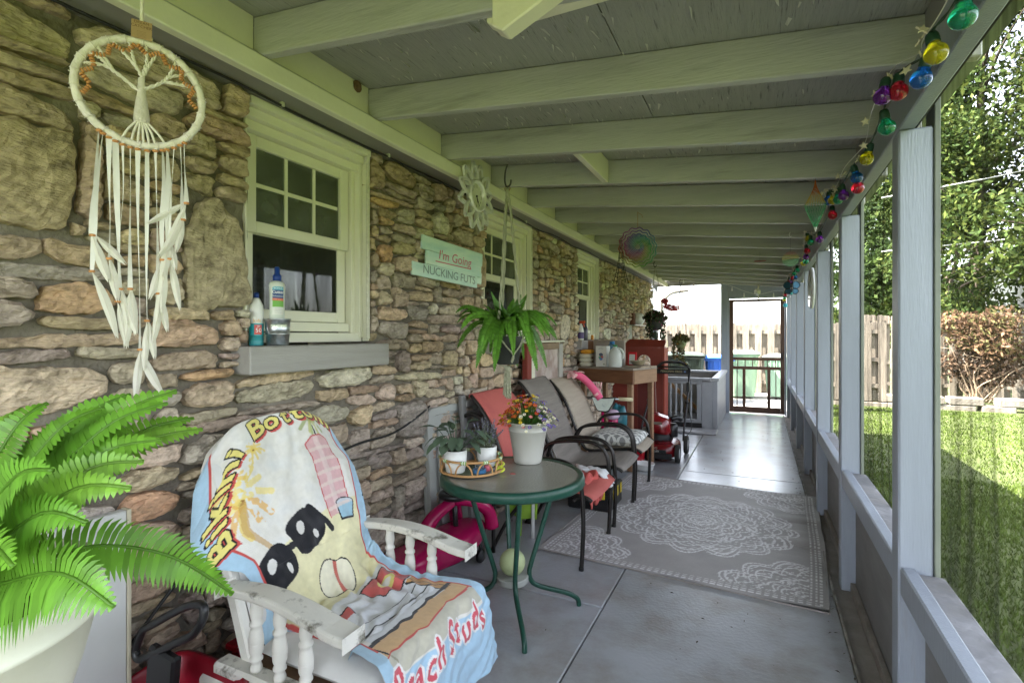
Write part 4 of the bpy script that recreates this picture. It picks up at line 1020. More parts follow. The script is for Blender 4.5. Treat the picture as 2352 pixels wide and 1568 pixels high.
# ---------------------------------------------------------------- white glider chair, cushion and towel
gl = thing('glider_chair', 'worn white wooden glider chair with turned spindles under the arms', 'chair', (-1.35, 1.44, 0))
m_wpaint = pm('worn_white_paint', (.66, .64, .575), .42, .08, 6, .2, 40, c2=(.13, .12, .09), c2amt=.40, c2scale=13, c2sharp=.06)
m_wpaint2 = pm('clean_white_paint', (.68, .66, .60), .4, .06, 6, .1, 40)
def arm_pt(t): return -1.575 + t * .545, .592 + .022 * math.sin(PI * min(1, t * 1.15)) - .030 * t * t
for sd, yc in ((-1, 1.115), (1, 1.765)):
    mb = MB(); n_ = 14; rows = []
    for i in range(n_ + 1):
        t = i / n_; x, z = arm_pt(t); w = .043 * (1 - .25 * (1 - t) ** 2); w *= 1 if t < .93 else 1 - .12 * (t - .93) / .07
        rows.append(mb.addv([(x, yc - w, z - .030), (x, yc + w, z - .030), (x, yc + w, z), (x, yc - w, z)]))
    for a, b in zip(rows, rows[1:]): mb.addf([(a + j, b + j, b + (j + 1) % 4, a + (j + 1) % 4)[::-1] for j in range(4)])
    mb.addf([tuple(rows[0] + j for j in range(4)), tuple(rows[-1] + 3 - j for j in range(4))])
    mb.build('arm', m_wpaint, gl, bevel=.008, world=True, seg=2)
    prof = [(.017, 0), (.019, .01), (.016, .02), (.013, .028), (.020, .034), (.020, .040), (.016, .046), (.0215, .062), (.0225, .085), (.0228, .0865), (.0215, .088), (.0225, .09), (.022, .105), (.018, .128), (.016, .136), (.021, .142), (.021, .149), (.015, .155), (.019, .170), (.020, .185), (.017, .205), (.017, .225)]
    for k, x in enumerate((-1.43, -1.325, -1.215)):
        top = arm_pt((x + 1.575) / .545)[1] - .031
        z0 = .348; sc_ = (top - z0) / .225
        MB().lathe([(r, z0 + z * sc_) for r, z in prof], 16, (x, yc, 0)).build('spindle', m_wpaint2, gl, smooth=True, world=True)
    # seat rail, base boxes and foot
    box('seat_rail', -1.60, -1.06, yc - .032, yc + .032, .305, .347, m_wpaint, gl, .01, True)
    box('glide_box', -1.66, -1.50, yc - .045, yc + .045, .20, .304, m_wpaint2, gl, .018, True)
    box('glide_box', -1.495, -1.12, yc - .04, yc + .04, .21, .304, m_wpaint2, gl, .016, True)
    box('base_rail', -1.68, -1.02, yc - .05, yc + .05, .035, .12, m_wpaint2, gl, .02, True)
    box('base_post', -1.50, -1.18, yc - .03, yc + .03, .121, .205, m_wpaint2, gl, .01, True)
    for x in (-1.62, -1.06): MB().lathe([(.03, -.03), (.05, -.028), (.055, 0), (.05, .028), (.03, .03)], 18, M=Matrix.Translation((x, yc, .055)) @ Matrix.Rotation(R(90), 4, 'X')).build('foot', m_wpaint2, gl, smooth=True, world=True)
    # back posts, leaning
    MB().bar((-1.500, yc + .035 * -sd, .33), (-1.645, yc + .045 * -sd, .68), .035, .045, (1, 0, 0)).build('back_post', m_wpaint2, gl, bevel=.006, world=True)
for x in (-1.50, -1.10): box('cross_rail', x, x + .04, 1.16, 1.72, .225, .29, m_wpaint2, gl, .005, True)
box('seat_board', -1.50, -1.03, 1.15, 1.73, .318, .336, pm('brown_seat', (.16, .09, .05), .8), gl, .004, True)
# arched back: crest plank and slats
def backx(z): return -1.515 - (z - .33) * .415
outl = [(1.165 + .55 * i / 16, .92 + .135 * math.sin(PI * i / 16) ** .6) for i in range(17)]
mb = MB(); k = len(outl)
for y, z in [(1.165, .84)] + outl + [(1.715, .84)]:
    mb.addv([(backx(z) - .022, y, z), (backx(z), y, z)])
k = len(mb.v) // 2
mb.addf([tuple(2 * i for i in range(k)), tuple(2 * i + 1 for i in reversed(range(k)))]); mb.addf([(2 * i, 2 * i + 1, 2 * ((i + 1) % k) + 1, 2 * ((i + 1) % k)) for i in range(k)])
mb.build('crest', m_wpaint2, gl, world=True)
for y in (1.24, 1.34, 1.44, 1.54, 1.64): MB().bar((backx(.36), y, .36), (backx(.85), y, .85), .05, .014, (1, 0, 0)).build('slat', m_wpaint2, gl, world=True)
cs = thing('chair_cushion', 'white padded cushion under the beach towel on the glider chair', 'cushion', (-1.24, 1.44, .337))
m_cush = pm('cushion_white', (.62, .61, .59), .9, .08, 8, .3, 20)
def cushion(cx, cy, cz, lx, ly, lz, n_=22, e=.55):
    mb = MB()
    for sg in (1, -1):
        def f(u, v):
            a, b = 2 * u - 1, 2 * v - 1
            h = (max(0, 1 - a ** 6) * max(0, 1 - b ** 6)) ** e
            x, y = cx + a * lx / 2 * (1 - .04 * (1 - h)), cy + b * ly / 2 * (1 - .04 * (1 - h))
            return (x, y, cz + sg * lz / 2 * h * (1 + .10 * fbm(x * 9, y * 9, sg)))
        b0 = len(mb.f); mb.grid(f, n_, n_)
        if sg < 0:
            for i in range(b0, len(mb.f)): mb.f[i] = mb.f[i][::-1]
    return mb
cushion(-1.235, 1.44, .377, .50, .60, .078).build('seat_pad', m_cush, cs, smooth=True, world=True)
mb = cushion(0, 0, 0, .60, .56, .06); Mx = frame_m((-1.622, 1.44, .68), (-.383, 0, .924), (0, 1, 0)); mb.v = [tuple(Mx @ Vector(p)) for p in mb.v]
mb.build('back_pad', m_cush, cs, smooth=True, world=True)

# towel: painted print on a draped cloth
TW, TL = .70, 1.56
NU, NV = 230, 510
img = np.zeros((NV + 1, NU + 1, 3))
U, V = np.meshgrid(np.linspace(0, TW, NU + 1), np.linspace(0, TL, NV + 1))
nr = np.random.RandomState(2)
def sm(a, k):
    for _ in range(k): a = (a + np.roll(a, 1, 0) + np.roll(a, -1, 0) + np.roll(a, 1, 1) + np.roll(a, -1, 1)) / 5
    return a
noise_a = sm(nr.rand(NV + 1, NU + 1), 40); noise_a = (noise_a - noise_a.min()) / (noise_a.max() - noise_a.min())
noise_b = sm(nr.rand(NV + 1, NU + 1), 8); noise_b = (noise_b - noise_b.min()) / (noise_b.max() - noise_b.min())
BLUE = np.array((.40, .58, .72)); WHITE = np.array((.76, .74, .69)); RED = np.array((.58, .09, .08)); INK = np.array((.018, .018, .022)); YEL = np.array((.80, .70, .22))
img[:] = WHITE
def put(mask, c, a=1.):
    m_ = (mask * a)[..., None] if mask.dtype != bool else mask[..., None] * a
    img[:] = img * (1 - m_) + np.array(c) * m_
def poly_mask(pts):
    x, y = U, V; ins = np.zeros(U.shape, bool); n_ = len(pts)
    for i in range(n_):
        (x1, y1), (x2, y2) = pts[i], pts[(i + 1) % n_]
        if y1 == y2: continue
        c_ = ((y1 > y) != (y2 > y)) & (x < (x2 - x1) * (y - y1) / (y2 - y1) + x1); ins ^= c_
    return ins
def seg_mask(pts, w):
    d = np.full(U.shape, 9.)
    for (x1, y1), (x2, y2) in zip(pts, pts[1:]):
        l2 = (x2 - x1) ** 2 + (y2 - y1) ** 2 + 1e-9; t = np.clip(((U - x1) * (x2 - x1) + (V - y1) * (y2 - y1)) / l2, 0, 1)
        d = np.minimum(d, np.hypot(U - x1 - t * (x2 - x1), V - y1 - t * (y2 - y1)))
    return d < w
def ell(cx, cy, rx, ry, a=0.):
    x, y = U - cx, V - cy; c_, s_ = math.cos(a), math.sin(a)
    return ((x * c_ + y * s_) / rx) ** 2 + ((-x * s_ + y * c_) / ry) ** 2 < 1
def letter_tris(ch, size):
    me = text_mesh(ch, size, bold=size * .022); me.calc_loop_triangles()
    vs_ = [v.co.copy() for v in me.vertices]; tr = [[vs_[i] for i in t.vertices] for t in me.loop_triangles]
    wd_ = max((v.x for v in vs_), default=0) - min((v.x for v in vs_), default=0); bpy.data.meshes.remove(me); return tr, wd_
def put_letter(tr, cx, cy, ang, col, sx=1., sy=1., shear=0., grow=0.):
    m_ = np.zeros(U.shape, bool); c_, s_ = math.cos(ang), math.sin(ang)
    for t in tr:
        P = []
        for q in t:
            x, y = q.x * sx + q.y * shear, -q.y * sy
            P.append((cx + x * c_ - y * s_, cy + x * s_ + y * c_))
        (x1, y1), (x2, y2), (x3, y3) = P
        i0, i1 = max(0, int(min(x1, x2, x3) / TW * NU) - 2), min(NU + 1, int(max(x1, x2, x3) / TW * NU) + 3); j0, j1 = max(0, int(min(y1, y2, y3) / TL * NV) - 2), min(NV + 1, int(max(y1, y2, y3) / TL * NV) + 3)
        if i0 >= i1 or j0 >= j1: continue
        x, y = U[j0:j1, i0:i1], V[j0:j1, i0:i1]; dd = (y2 - y3) * (x1 - x3) + (x3 - x2) * (y1 - y3)
        if abs(dd) < 1e-12: continue
        a = ((y2 - y3) * (x - x3) + (x3 - x2) * (y - y3)) / dd; b = ((y3 - y1) * (x - x3) + (x1 - x3) * (y - y3)) / dd
        m_[j0:j1, i0:i1] |= (a >= -.02) & (b >= -.02) & (a + b <= 1.02)
    g = m_.copy()
    for _ in range(int(grow)):
        g = g | np.roll(g, 1, 0) | np.roll(g, -1, 0) | np.roll(g, 1, 1) | np.roll(g, -1, 1)
    put(g, col); return m_
# pale sea and sand washes
put(np.clip((noise_a - .45) * 2, 0, 1), (.66, .60, .42), .30); put(np.clip((.5 - noise_a) * 2, 0, 1), (.55, .64, .72), .22)
put(poly_mask([(.0, .66), (.20, .56), (.45, .50), (.70, .46), (.70, .92), (.0, .98)]), (.78, .72, .36), .72)               # sand dune
put(poly_mask([(.08, .90), (.64, .82), (.66, 1.16), (.08, 1.18)]), (.66, .68, .72), .85)            # pale board
# palms: fronds of yellow, orange and green
def palm(cx, cy, s_, cols, seed):
    r2 = random.Random(seed)
    for i in range(11):
        a = i * .571 + r2.uniform(-.2, .2); l = s_ * r2.uniform(.7, 1.1)
        pts = [(cx, cy), (cx + math.cos(a) * l * .5, cy + math.sin(a) * l * .5 - l * .1), (cx + math.cos(a) * l, cy + math.sin(a) * l + l * .15)]
        mk = seg_mask(pts, s_ * .10) & (noise_b > r2.uniform(.25, .5)); put(mk, r2.choice(cols), .75)
    put(ell(cx, cy, s_ * .10, s_ * .07) & (noise_b > .4), (.25, .10, .03), .9)
palm(.13, .36, .12, [(.82, .62, .10), (.80, .45, .08), (.85, .70, .22)], 3); palm(.10, .28, .07, [(.80, .55, .10), (.85, .66, .18)], 4); palm(.20, .20, .05, [(.82, .62, .12)], 6)
palm(.50, .12, .075, [(.35, .45, .12), (.55, .55, .15), (.30, .36, .10)], 5); palm(.66, .08, .06, [(.06, .035, .02), (.10, .05, .02)], 8)
put(seg_mask([(.13, .37), (.12, .47), (.14, .55)], .012), (.55, .33, .10), .7)
# striped pink parasol shaft and an ice bucket
put(poly_mask([(.43, .23), (.47, .20), (.53, .19), (.565, .205), (.60, .52), (.46, .54)]), (.72, .40, .42), .85); put(poly_mask([(.475, .205), (.505, .195), (.535, .52), (.505, .53)]), (.80, .62, .60), .8)
put(seg_mask([(.46, .54), (.43, .23), (.47, .20), (.53, .19), (.565, .205), (.60, .52)], .003), (.60, .12, .12))
put(ell(.565, .49, .055, .020), INK); put(ell(.565, .49, .049, .0155), (.62, .66, .70)); put(poly_mask([(.512, .495), (.618, .495), (.605, .56), (.525, .56)]), (.35, .55, .66)); put(seg_mask([(.512, .495), (.525, .56), (.605, .56), (.618, .495)], .0035), INK)
# sunglasses, lettered print and beach shapes
def lens(cx, cy, rx, ry, a=0.):
    x, y = U - cx, V - cy; c_, s_ = math.cos(a), math.sin(a)
    return np.abs((x * c_ + y * s_) / rx) ** 3 + np.abs((-x * s_ + y * c_) / ry) ** 3 < 1
def shades(cx, cy, s_, a, ol=1):
    for d in (-1, 1):
        ex, ey = cx + d * s_ * .62 * math.cos(a), cy + d * s_ * .62 * math.sin(a)
        put(lens(ex, ey, s_ * .54, s_ * .46, a), INK); put(ell(ex - s_ * .15, ey - s_ * .12, s_ * .17, s_ * .11, a - .5), (.7, .68, .64)); put(ell(ex + s_ * .26, ey + s_ * .14, s_ * .08, s_ * .11, a), (.7, .68, .64))
    put(seg_mask([(cx - s_ * .2, cy - .05 * s_), (cx + s_ * .2, cy - .1 * s_)], s_ * .08), INK)
shades(.225, .590, .165, -.40); put(seg_mask([(.37, .47), (.44, .565), (.455, .58)], .013), INK)
for i_ in range(6): put(seg_mask([(.438 + .0045 * i_, .26 + .05 * i_), (.566 + .006 * i_, .24 + .05 * i_)], .007) & poly_mask([(.43, .23), (.47, .20), (.53, .19), (.565, .205), (.60, .52), (.46, .54)]), (.80, .66, .60), .8)   # striped folded parasol
put(seg_mask([(.50, .19), (.497, .155)], .004), INK)
# round beach ball and striped parasol tops in place of the printed figures
put(ell(.40, .760, .105, .075), (.82, .78, .60)); put(ell(.40, .760, .105, .075) & ~ell(.40, .760, .100, .070), INK)
for i in range(3): put((ell(.40, .760, .100, .070)) & (np.abs(np.sin((U - .40) * 26 + (V - .760) * 9)) < .30), (.62, .16, .12), .8)
put(poly_mask([(.42, .87), (.62, .85), (.66, .97), (.52, 1.0), (.44, .98)]), (.60, .13, .12)); put(seg_mask([(.42, .87), (.62, .85), (.66, .97), (.52, 1.0), (.44, .98), (.42, .87)], .0035), INK); put(ell(.535, .925, .062, .028, -.1), (.76, .68, .22)); put(ell(.53, .922, .04, .016, -.1), (.72, .70, .64))
put(poly_mask([(.10, .90), (.24, .94), (.22, .98), (.10, .95)]), (.60, .13, .12)); put(seg_mask([(.10, .90), (.24, .94), (.22, .98)], .0035), INK)
put(poly_mask([(.56, 1.00), (.66, .98), (.67, 1.20), (.58, 1.21)]), (.62, .33, .12)); put(seg_mask([(.56, 1.00), (.58, 1.21), (.67, 1.20)], .004), INK); put(seg_mask([(.60, .99), (.62, 1.2)], .003), INK)
# board outline with bands
put(poly_mask([(.06, 1.165), (.66, 1.165), (.66, 1.225), (.06, 1.235)]), (.62, .40, .20)); put(seg_mask([(.05, 1.165), (.66, 1.150)], .008), INK); put(seg_mask([(.09, 1.105), (.60, 1.095)], .0035), INK); put(seg_mask([(.10, 1.06), (.56, 1.05)], .002), INK); put(seg_mask([(.05, 1.165), (.09, 1.27)], .004), INK)
put(seg_mask([(.05, 1.238), (.66, 1.228)], .004), RED); put(poly_mask([(.05, 1.242), (.66, 1.232), (.66, 1.30), (.05, 1.31)]), (.46, .43, .32), .75)
# border
bw_ = .055
bd_ = (U < bw_) | (U > TW - bw_) | (V < .045) | (V > 1.315)
put(bd_, BLUE); put((np.abs(U - bw_) < .0035) & (V < 1.2) | (np.abs(U - TW + bw_) < .0035) & (V < 1.24) | (np.abs(V - .045) < .0035) & (U > bw_) & (U < TW - bw_), RED)
put(np.clip((noise_a - .5) * 1.5, 0, 1), (.62, .62, .66), .08)
# lettering
pathA = smoothpath([Vector((.040, .47, 0)), Vector((.060, .33, 0)), Vector((.115, .20, 0)), Vector((.22, .13, 0)), Vector((.36, .10, 0)), Vector((.50, .085, 0)), Vector((.66, .10, 0))], 20)
cum = [0]
for a, b in zip(pathA, pathA[1:]): cum.append(cum[-1] + (b - a).length)
word = 'Bikini Bottom'; sz = [.098 if c_ in 'B' else .088 for c_ in word]; data = [letter_tris(c_, s_) if c_ != ' ' else ([], .03) for c_, s_ in zip(word, sz)]
tot = sum(d[1] + .009 for d in data); sc_l = (cum[-1] - .01) / tot; pos = 0
for d in data:
    w_ = (d[1] + .009) * sc_l; s_ = pos + w_ / 2; pos += w_
    i = min(range(len(cum)), key=lambda q: abs(cum[q] - s_)); T = pathA[min(i + 2, len(pathA) - 1)] - pathA[max(i - 2, 0)]; an = math.atan2(T.y, T.x)
    if d[0]:
        p = pathA[i]; k_ = sc_l
        put_letter(d[0], p.x + .008, p.y + .010, an, RED, k_, 1.05, 0, 1); put_letter(d[0], p.x, p.y, an, INK, k_, 1.05, 0, 2)
        m_ = put_letter(d[0], p.x, p.y, an, YEL, k_, 1.05, 0, 0)
x_ = .045
for ch in 'Beach Studs':
    s_ = .135 if ch in 'BS' else .120
    tr, wd_ = letter_tris(ch, s_) if ch != ' ' else ([], .025)
    if tr:
        cx_, cy_ = x_ + wd_ * .42, 1.36 - (.02 if ch in 'bdBSth' else 0)
        put_letter(tr, cx_, cy_, -.04, (.80, .78, .76), .80, 1.1, .12, 3); put_letter(tr, cx_, cy_, -.04, (.62, .10, .13), .80, 1.1, .12, 0)
    x_ += wd_ * .84 + .013
img *= (1 - .14 * noise_b[..., None]); img *= (1 - .10 * np.clip(noise_a - .55, 0, 1)[..., None])
# drape
path = [(-1.775, 1.02), (-1.745, 1.088), (-1.675, .965), (-1.585, .73), (-1.505, .53), (-1.43, .448), (-1.25, .440), (-1.03, .448), (-.962, .415), (-.942, .29), (-.925, .13), (-.92, .05)]
cl = [0]
for a, b in zip(path, path[1:]): cl.append(cl[-1] + math.hypot(b[0] - a[0], b[1] - a[1]))
pf = smoothpath([Vector((x, 0, z)) for x, z in path], 10); cf = [0]
for a, b in zip(pf, pf[1:]): cf.append(cf[-1] + (b - a).length)
cfa = np.array(cf); px_ = np.array([p.x for p in pf]); pz_ = np.array([p.z for p in pf])
sL = [0, .10, .30, .45, .55, .65, .9, 1.1, 1.3, 1.56]; yL = [1.20, 1.13, 1.075, 1.085, 1.16, 1.19, 1.20, 1.20, 1.16, 1.12]; yR = [1.70, 1.775, 1.815, 1.80, 1.77, 1.735, 1.715, 1.725, 1.765, 1.80]
S = V; UU = U / TW
X = np.interp(S, cfa, px_); Z = np.interp(S, cfa, pz_); YL = np.interp(S, sL, yL); YR = np.interp(S, sL, yR)
Y = YL + (YR - YL) * UU
ed_ = np.abs(2 * UU - 1)
arch = np.clip(1 - S / .75, 0, 1)
Z -= .15 * ed_ ** 3.2 * arch; X -= .035 * ed_ ** 3 * np.clip(1 - S / .7, 0, 1)
lf = np.clip((.20 - UU) / .20, 0, 1)             # left edge drops past the chair
Z -= lf ** 1.5 * .14 * np.clip(1 - np.abs(S - .22) / .35, 0, 1); X -= lf * .03 * np.clip(1 - np.abs(S - .25) / .3, 0, 1)
seat = np.clip((S - .60) / .08, 0, 1) * np.clip((1.12 - S) / .06, 0, 1)
Z -= seat * (np.clip((.12 - UU) / .12, 0, 1) ** 1.3) * .12
rt = np.clip((UU - .90) / .10, 0, 1); Z += rt * .03 * np.clip(1 - np.abs(S - .75) / .3, 0, 1)
wr_ = np.vectorize(lambda a, b: fbm(a * 5 + 3, b * 5, 1.3, 3))(U[::6, ::6], V[::6, ::6]); wr_ = np.kron(wr_, np.ones((6, 6)))[:NV + 1, :NU + 1]; wr_ = sm(wr_, 12)
fold = (.015 - .010 * np.clip((S - .95) / .15, 0, 1)) * np.sin((U * 1.3 + V * .55) * 24 + 4 * wr_) * np.clip((S - .5) / .2, 0, 1) * np.clip((1.5 - S) / .2, .3, 1) * .75 + .006 * np.sin(U * 40 + V * 6 + 3 * wr_) * np.clip((.7 - S) / .5, 0, 1)
nx_ = np.where(S < .62, .9, np.where(S > 1.12, 1., .05)); nz_ = np.where(S < .62, .4, np.where(S > 1.12, .1, 1.))
dsp = (.014 - .006 * np.clip((S - 1.0) / .1, 0, 1)) * wr_ + fold + .0035 * np.sin((U * .5 + V) * 95 + 6 * wr_) * np.clip((S - .55) / .2, 0, 1); X += nx_ * dsp; Z += nz_ * dsp
hang_ = np.clip((S - 1.12) / .1, 0, 1); X += hang_ * .009 * np.sin(UU * 15 + 1) * np.clip((S - 1.1) / .3, 0, 1)
tw_ = thing('beach_towel', 'printed beach towel with yellow and red lettering draped over the white glider chair', 'towel', (-1.3, 1.44, .44))
me = bpy.data.meshes.new('cloth'); Wn = NU + 1
verts = np.stack([X + 1.3, Y - 1.44, Z - .44], -1).reshape(-1, 3)
idx_ = (np.arange(NV)[:, None] * Wn + np.arange(NU)[None]).ravel()
fcs = np.stack([idx_, idx_ + Wn, idx_ + Wn + 1, idx_ + 1], 1)
me.from_pydata(verts.tolist(), [], fcs.tolist())
ca = me.color_attributes.new('col', 'FLOAT_COLOR', 'POINT'); ca.data.foreach_set('color', np.concatenate([np.clip(img, 0, 1).reshape(-1, 3), np.ones((verts.shape[0], 1))], 1).ravel().astype(np.float32))
m_tow = pm('towel_print', vc=True, rough=.95, var=.05, scale=60, bump=.25, bscale=350, sheen=.25, spec=.2)
link_mesh('cloth', me, m_tow, tw_, True)
# ---------------------------------------------------------------- round table and what stands on it
tb = thing('round_table', 'round green metal patio table with a pebbled glass top', 'table', (-1.14, 2.37, 0))
m_green = pm('green_enamel', (.012, .060, .040), .35, .2, 8, .15, 40, c2=(.03, .08, .06), c2amt=.4, c2scale=10)
TR = .362
MB().lathe([(TR - .03, .700), (TR - .012, .7045), (TR, .700), (TR + .004, .685), (TR + .004, .662), (TR - .004, .655), (TR - .012, .660), (TR - .012, .688), (TR - .03, .692)], 72, cap=(False, False)).build('rim', m_green, tb, smooth=True)
m_tg = bpy.data.materials.new('pebbled_glass'); m_tg.use_nodes = True; nt = m_tg.node_tree; p_ = nt.nodes["Principled BSDF"]; p_.inputs['Base Color'].default_value = (.30, .30, .255, 1); p_.inputs['Roughness'].default_value = .16; p_.inputs['Specular IOR Level'].default_value = .8
vo = N(nt, "ShaderNodeTexVoronoi"); vo.inputs['Scale'].default_value = 90; tc_ = N(nt, "ShaderNodeTexCoord"); nt.links.new(tc_.outputs['Object'], vo.inputs['Vector']); bp = N(nt, "ShaderNodeBump"); bp.inputs['Strength'].default_value = .22; bp.inputs['Distance'].default_value = .004; nt.links.new(vo.outputs['Distance'], bp.inputs['Height']); nt.links.new(bp.outputs[0], p_.inputs['Normal'])
tr_ = N(nt, "ShaderNodeBsdfTransparent"); tr_.inputs[0].default_value = (.35, .42, .36, 1); mx_ = N(nt, "ShaderNodeMixShader"); mx_.inputs[0].default_value = .25; nt.links.new(p_.outputs[0], mx_.inputs[1]); nt.links.new(tr_.outputs[0], mx_.inputs[2]); nt.links.new(mx_.outputs[0], nt.nodes["Material Output"].inputs[0])
MB().lathe([(.022, .6935), (TR - .030, .6935), (TR - .029, .6965), (TR - .030, .6995), (.022, .6995)], 72, cap=(False, False)).build('glass_top', m_tg, tb, smooth=False)
for a in (R(-55.4), R(34.6), R(124.6), R(214.6)):
    pts = [(.235, .672), (.215, .62), (.155, .42), (.098, .24), (.088, .19), (.100, .145), (.145, .115), (.28, .072), (.325, .050), (.345, .030), (.350, .0)]
    MB().tube(smoothpath([(math.cos(a) * r, math.sin(a) * r, z) for r, z in pts], 5), .0125, 10).build('leg', m_green, tb, smooth=True)
    MB().bar((math.cos(a) * .225, math.sin(a) * .225, .668), (math.cos(a) * (TR - .008), math.sin(a) * (TR - .008), .668), .02, .012).build('bracket', m_green, tb)
MB().lathe([(.05, .15), (.078, .15), (.082, .155), (.082, .178), (.078, .182), (.05, .182)], 32, cap=(True, True)).build('umbrella_ring', pm('grey_resin', (.34, .35, .32), .6), tb, smooth=False)
bl_ = thing('ball', 'pale green ball caught between the legs of the round table', 'ball', (-1.14, 2.37, .182))
MB().sphere((0, 0, .066), .066, 28, 18).build('shell', pm('ball_green', (.44, .50, .26), .55, .12, 10, .2, 60, c2=(.30, .34, .2), c2amt=.4, c2scale=8), bl_, smooth=True)

ty = thing('rattan_tray', 'round rattan tray with arched sides standing on the round table', 'tray', (-1.352, 2.318, .7055))
m_rat = pm('rattan', (.47, .26, .105), .45, .15, 14, .15, 60)
def circ(r, z, n_=64): return [(r * math.cos(2 * PI * i / n_), r * math.sin(2 * PI * i / n_), z) for i in range(n_)]
TRr = .158
MB().tube(circ(TRr, .006), .006, 8, closed=True).build('base_ring', m_rat, ty, smooth=True); MB().tube(circ(TRr - .012, .005), .004, 8, closed=True).build('inner_ring', m_rat, ty, smooth=True)
MB().tube(circ(TRr + .001, .072), .0058, 8, closed=True).build('top_ring', m_rat, ty, smooth=True)
MB().lathe([(.0, .002), (TRr - .004, .002)], 48, cap=(False, False)).build('mat', pm('tray_glass', (.16, .20, .14), .15), ty)
m_g1 = pm('wrap_green', (.18, .36, .10), .6); m_g2 = pm('wrap_white', (.72, .72, .62), .6)
for k in range(9):
    a0 = 2 * PI * k / 9 + .12; h_ = .27
    MB().tube(smoothpath([(TRr * math.cos(a0 + h_ * s_), TRr * math.sin(a0 + h_ * s_), .008 + .058 * math.sqrt(max(0, 1 - s_ * s_))) for s_ in (-1, -.97, -.85, -.6, -.3, 0, .3, .6, .85, .97, 1)], 3), .0042, 7).build('arch', m_rat, ty, smooth=True)
    for j in range(5):
        aa = a0 + (j - 2) * .034
        Mq = Matrix.Translation((TRr * math.cos(aa), TRr * math.sin(aa), .070)) @ Matrix.Rotation(aa, 4, 'Z') @ Matrix.Rotation(R(90), 4, 'X')
        MB().lathe([(.0085, -.0025), (.0095, 0), (.0085, .0025)], 12, M=Mq).build('wrap', m_g1 if j % 2 == 0 else m_g2, ty, smooth=True)
def white_pot(loc, r, h, label):
    t = thing('potted_plant', label, 'plant', loc)
    MB().lathe([(r * .72, 0), (r * .80, .004), (r * .95, h * .45), (r, h), (r - .003, h + .001), (r - .005, h - .006)], 40, cap=(True, False)).build('pot', m_white_plastic, t, smooth=True)
    MB().lathe([(.004, h - .008), (r - .004, h - .010)], 24, cap=(True, False)).build('soil', m_soil, t); return t
def leaf_blade(mb, p, d, l, w, up, curl=.25):
    d = d.normalized(); s_ = d.cross(up)
    s_ = s_.normalized() if s_.length > .01 else d.orthogonal().normalized(); n_ = s_.cross(d)
    pr = [(0, .15), (.2, .75), (.45, 1.), (.7, .8), (.9, .35), (1, .03)]
    b = len(mb.v)
    for t, ww in pr:
        c_ = p + d * l * t + n_ * (-curl * l * t * t)
        mb.addv([c_ - s_ * w * ww + n_ * w * .18 * ww, c_, c_ + s_ * w * ww + n_ * w * .18 * ww])
    for i in range(5):
        q = b + i * 3; mb.addf([(q, q + 1, q + 4, q + 3), (q + 1, q + 2, q + 5, q + 4)])
gp = white_pot((-1.388, 2.225, .712), .058, .112, 'dusty green leafy plant in a white pot at the left of the rattan tray')
rn = random.Random(31); m_sage = pm('sage_leaf', vc=True, rough=.7, var=.15, scale=20, transl=.15, spec=.3)
for i in range(30):
    a = rn.uniform(0, 6.28); el = rn.uniform(.35, 1.45); l0 = rn.uniform(.06, .16); d0 = Vector((math.cos(a) * math.cos(el), math.sin(a) * math.cos(el), math.sin(el)))
    p0 = Vector((math.cos(a) * .02, math.sin(a) * .02, .105)); p1 = p0 + d0 * l0 + Vector((0, 0, .02)); k = rn.uniform(.7, 1.25); mb = MB(); mb.cur = (.10 * k, .145 * k, .095 * k)
    mb.tube([p0, p0.lerp(p1, .5) + Vector((0, 0, .012)), p1], .0018, 5)
    d1 = Vector((d0.x, d0.y, d0.z - rn.uniform(.5, 1.0)))
    leaf_blade(mb, p1, d1, rn.uniform(.055, .085), rn.uniform(.020, .030), Vector((0, 0, 1)), .3); mb.build('leaf', m_sage, gp, smooth=True)
lv = white_pot((-1.305, 2.400, .712), .054, .105, 'grey lavender plant in a white pot at the right of the rattan tray')
m_lav = pm('lavender_stem', vc=True, rough=.8, var=.2)
for i in range(34):
    a = rn.uniform(0, 6.28); el = rn.uniform(.55, 1.5); l0 = rn.uniform(.08, .165); d0 = Vector((math.cos(a) * math.cos(el), math.sin(a) * math.cos(el), math.sin(el)))
    p0 = Vector((math.cos(a) * .025, math.sin(a) * .025, .098)); mb = MB(); mb.cur = (.17, .20, .12); pts = [p0, p0 + d0 * l0 * .5 + Vector((0, 0, .006)), p0 + d0 * l0]; mb.tube(pts, .0013, 4)
    for j in range(16):
        t = rn.uniform(.12, .65); q = p0 + d0 * l0 * t; dd = Vector((rn.uniform(-1, 1), rn.uniform(-1, 1), rn.uniform(0, 1.2))); k = rn.uniform(.7, 1.3); mb.cur = (.20 * k, .235 * k, .155 * k); leaf_blade(mb, q, dd, rn.uniform(.016, .030), .0022, Vector((0, 0, 1)), .2)
    for j in range(20):
        t = .60 + .40 * j / 20; q = p0 + d0 * l0 * t; k = rn.uniform(.6, 1.3); mb.cur = (.26 * k, .24 * k, .34 * k); dd = Vector((rn.uniform(-1, 1), rn.uniform(-1, 1), rn.uniform(.2, 1))); leaf_blade(mb, q, dd,   .010, .004, Vector((0, 0, 1)), .1)
    mb.build('stem', m_lav, lv)
cd_ = thing('glass_candle', 'small clear glass votive on a blue tin in the rattan tray', 'candle', (-1.278, 2.275, .709))
MB().lathe([(.032, 0), (.034, .003), (.034, .018), (.032, .02)], 28).build('tin', pm('tin_blue', (.05, .16, .32), .35), cd_, smooth=False)
MB().lathe([(.015, .0205), (.024, .026), (.027, .036), (.022, .047), (.019, .05), (.017, .048), (.022, .036), (.016, .026)], 24).build('votive', pm('clear_glass', (.9, .92, .92), .03, trans=.9, var=.01), cd_, smooth=True)
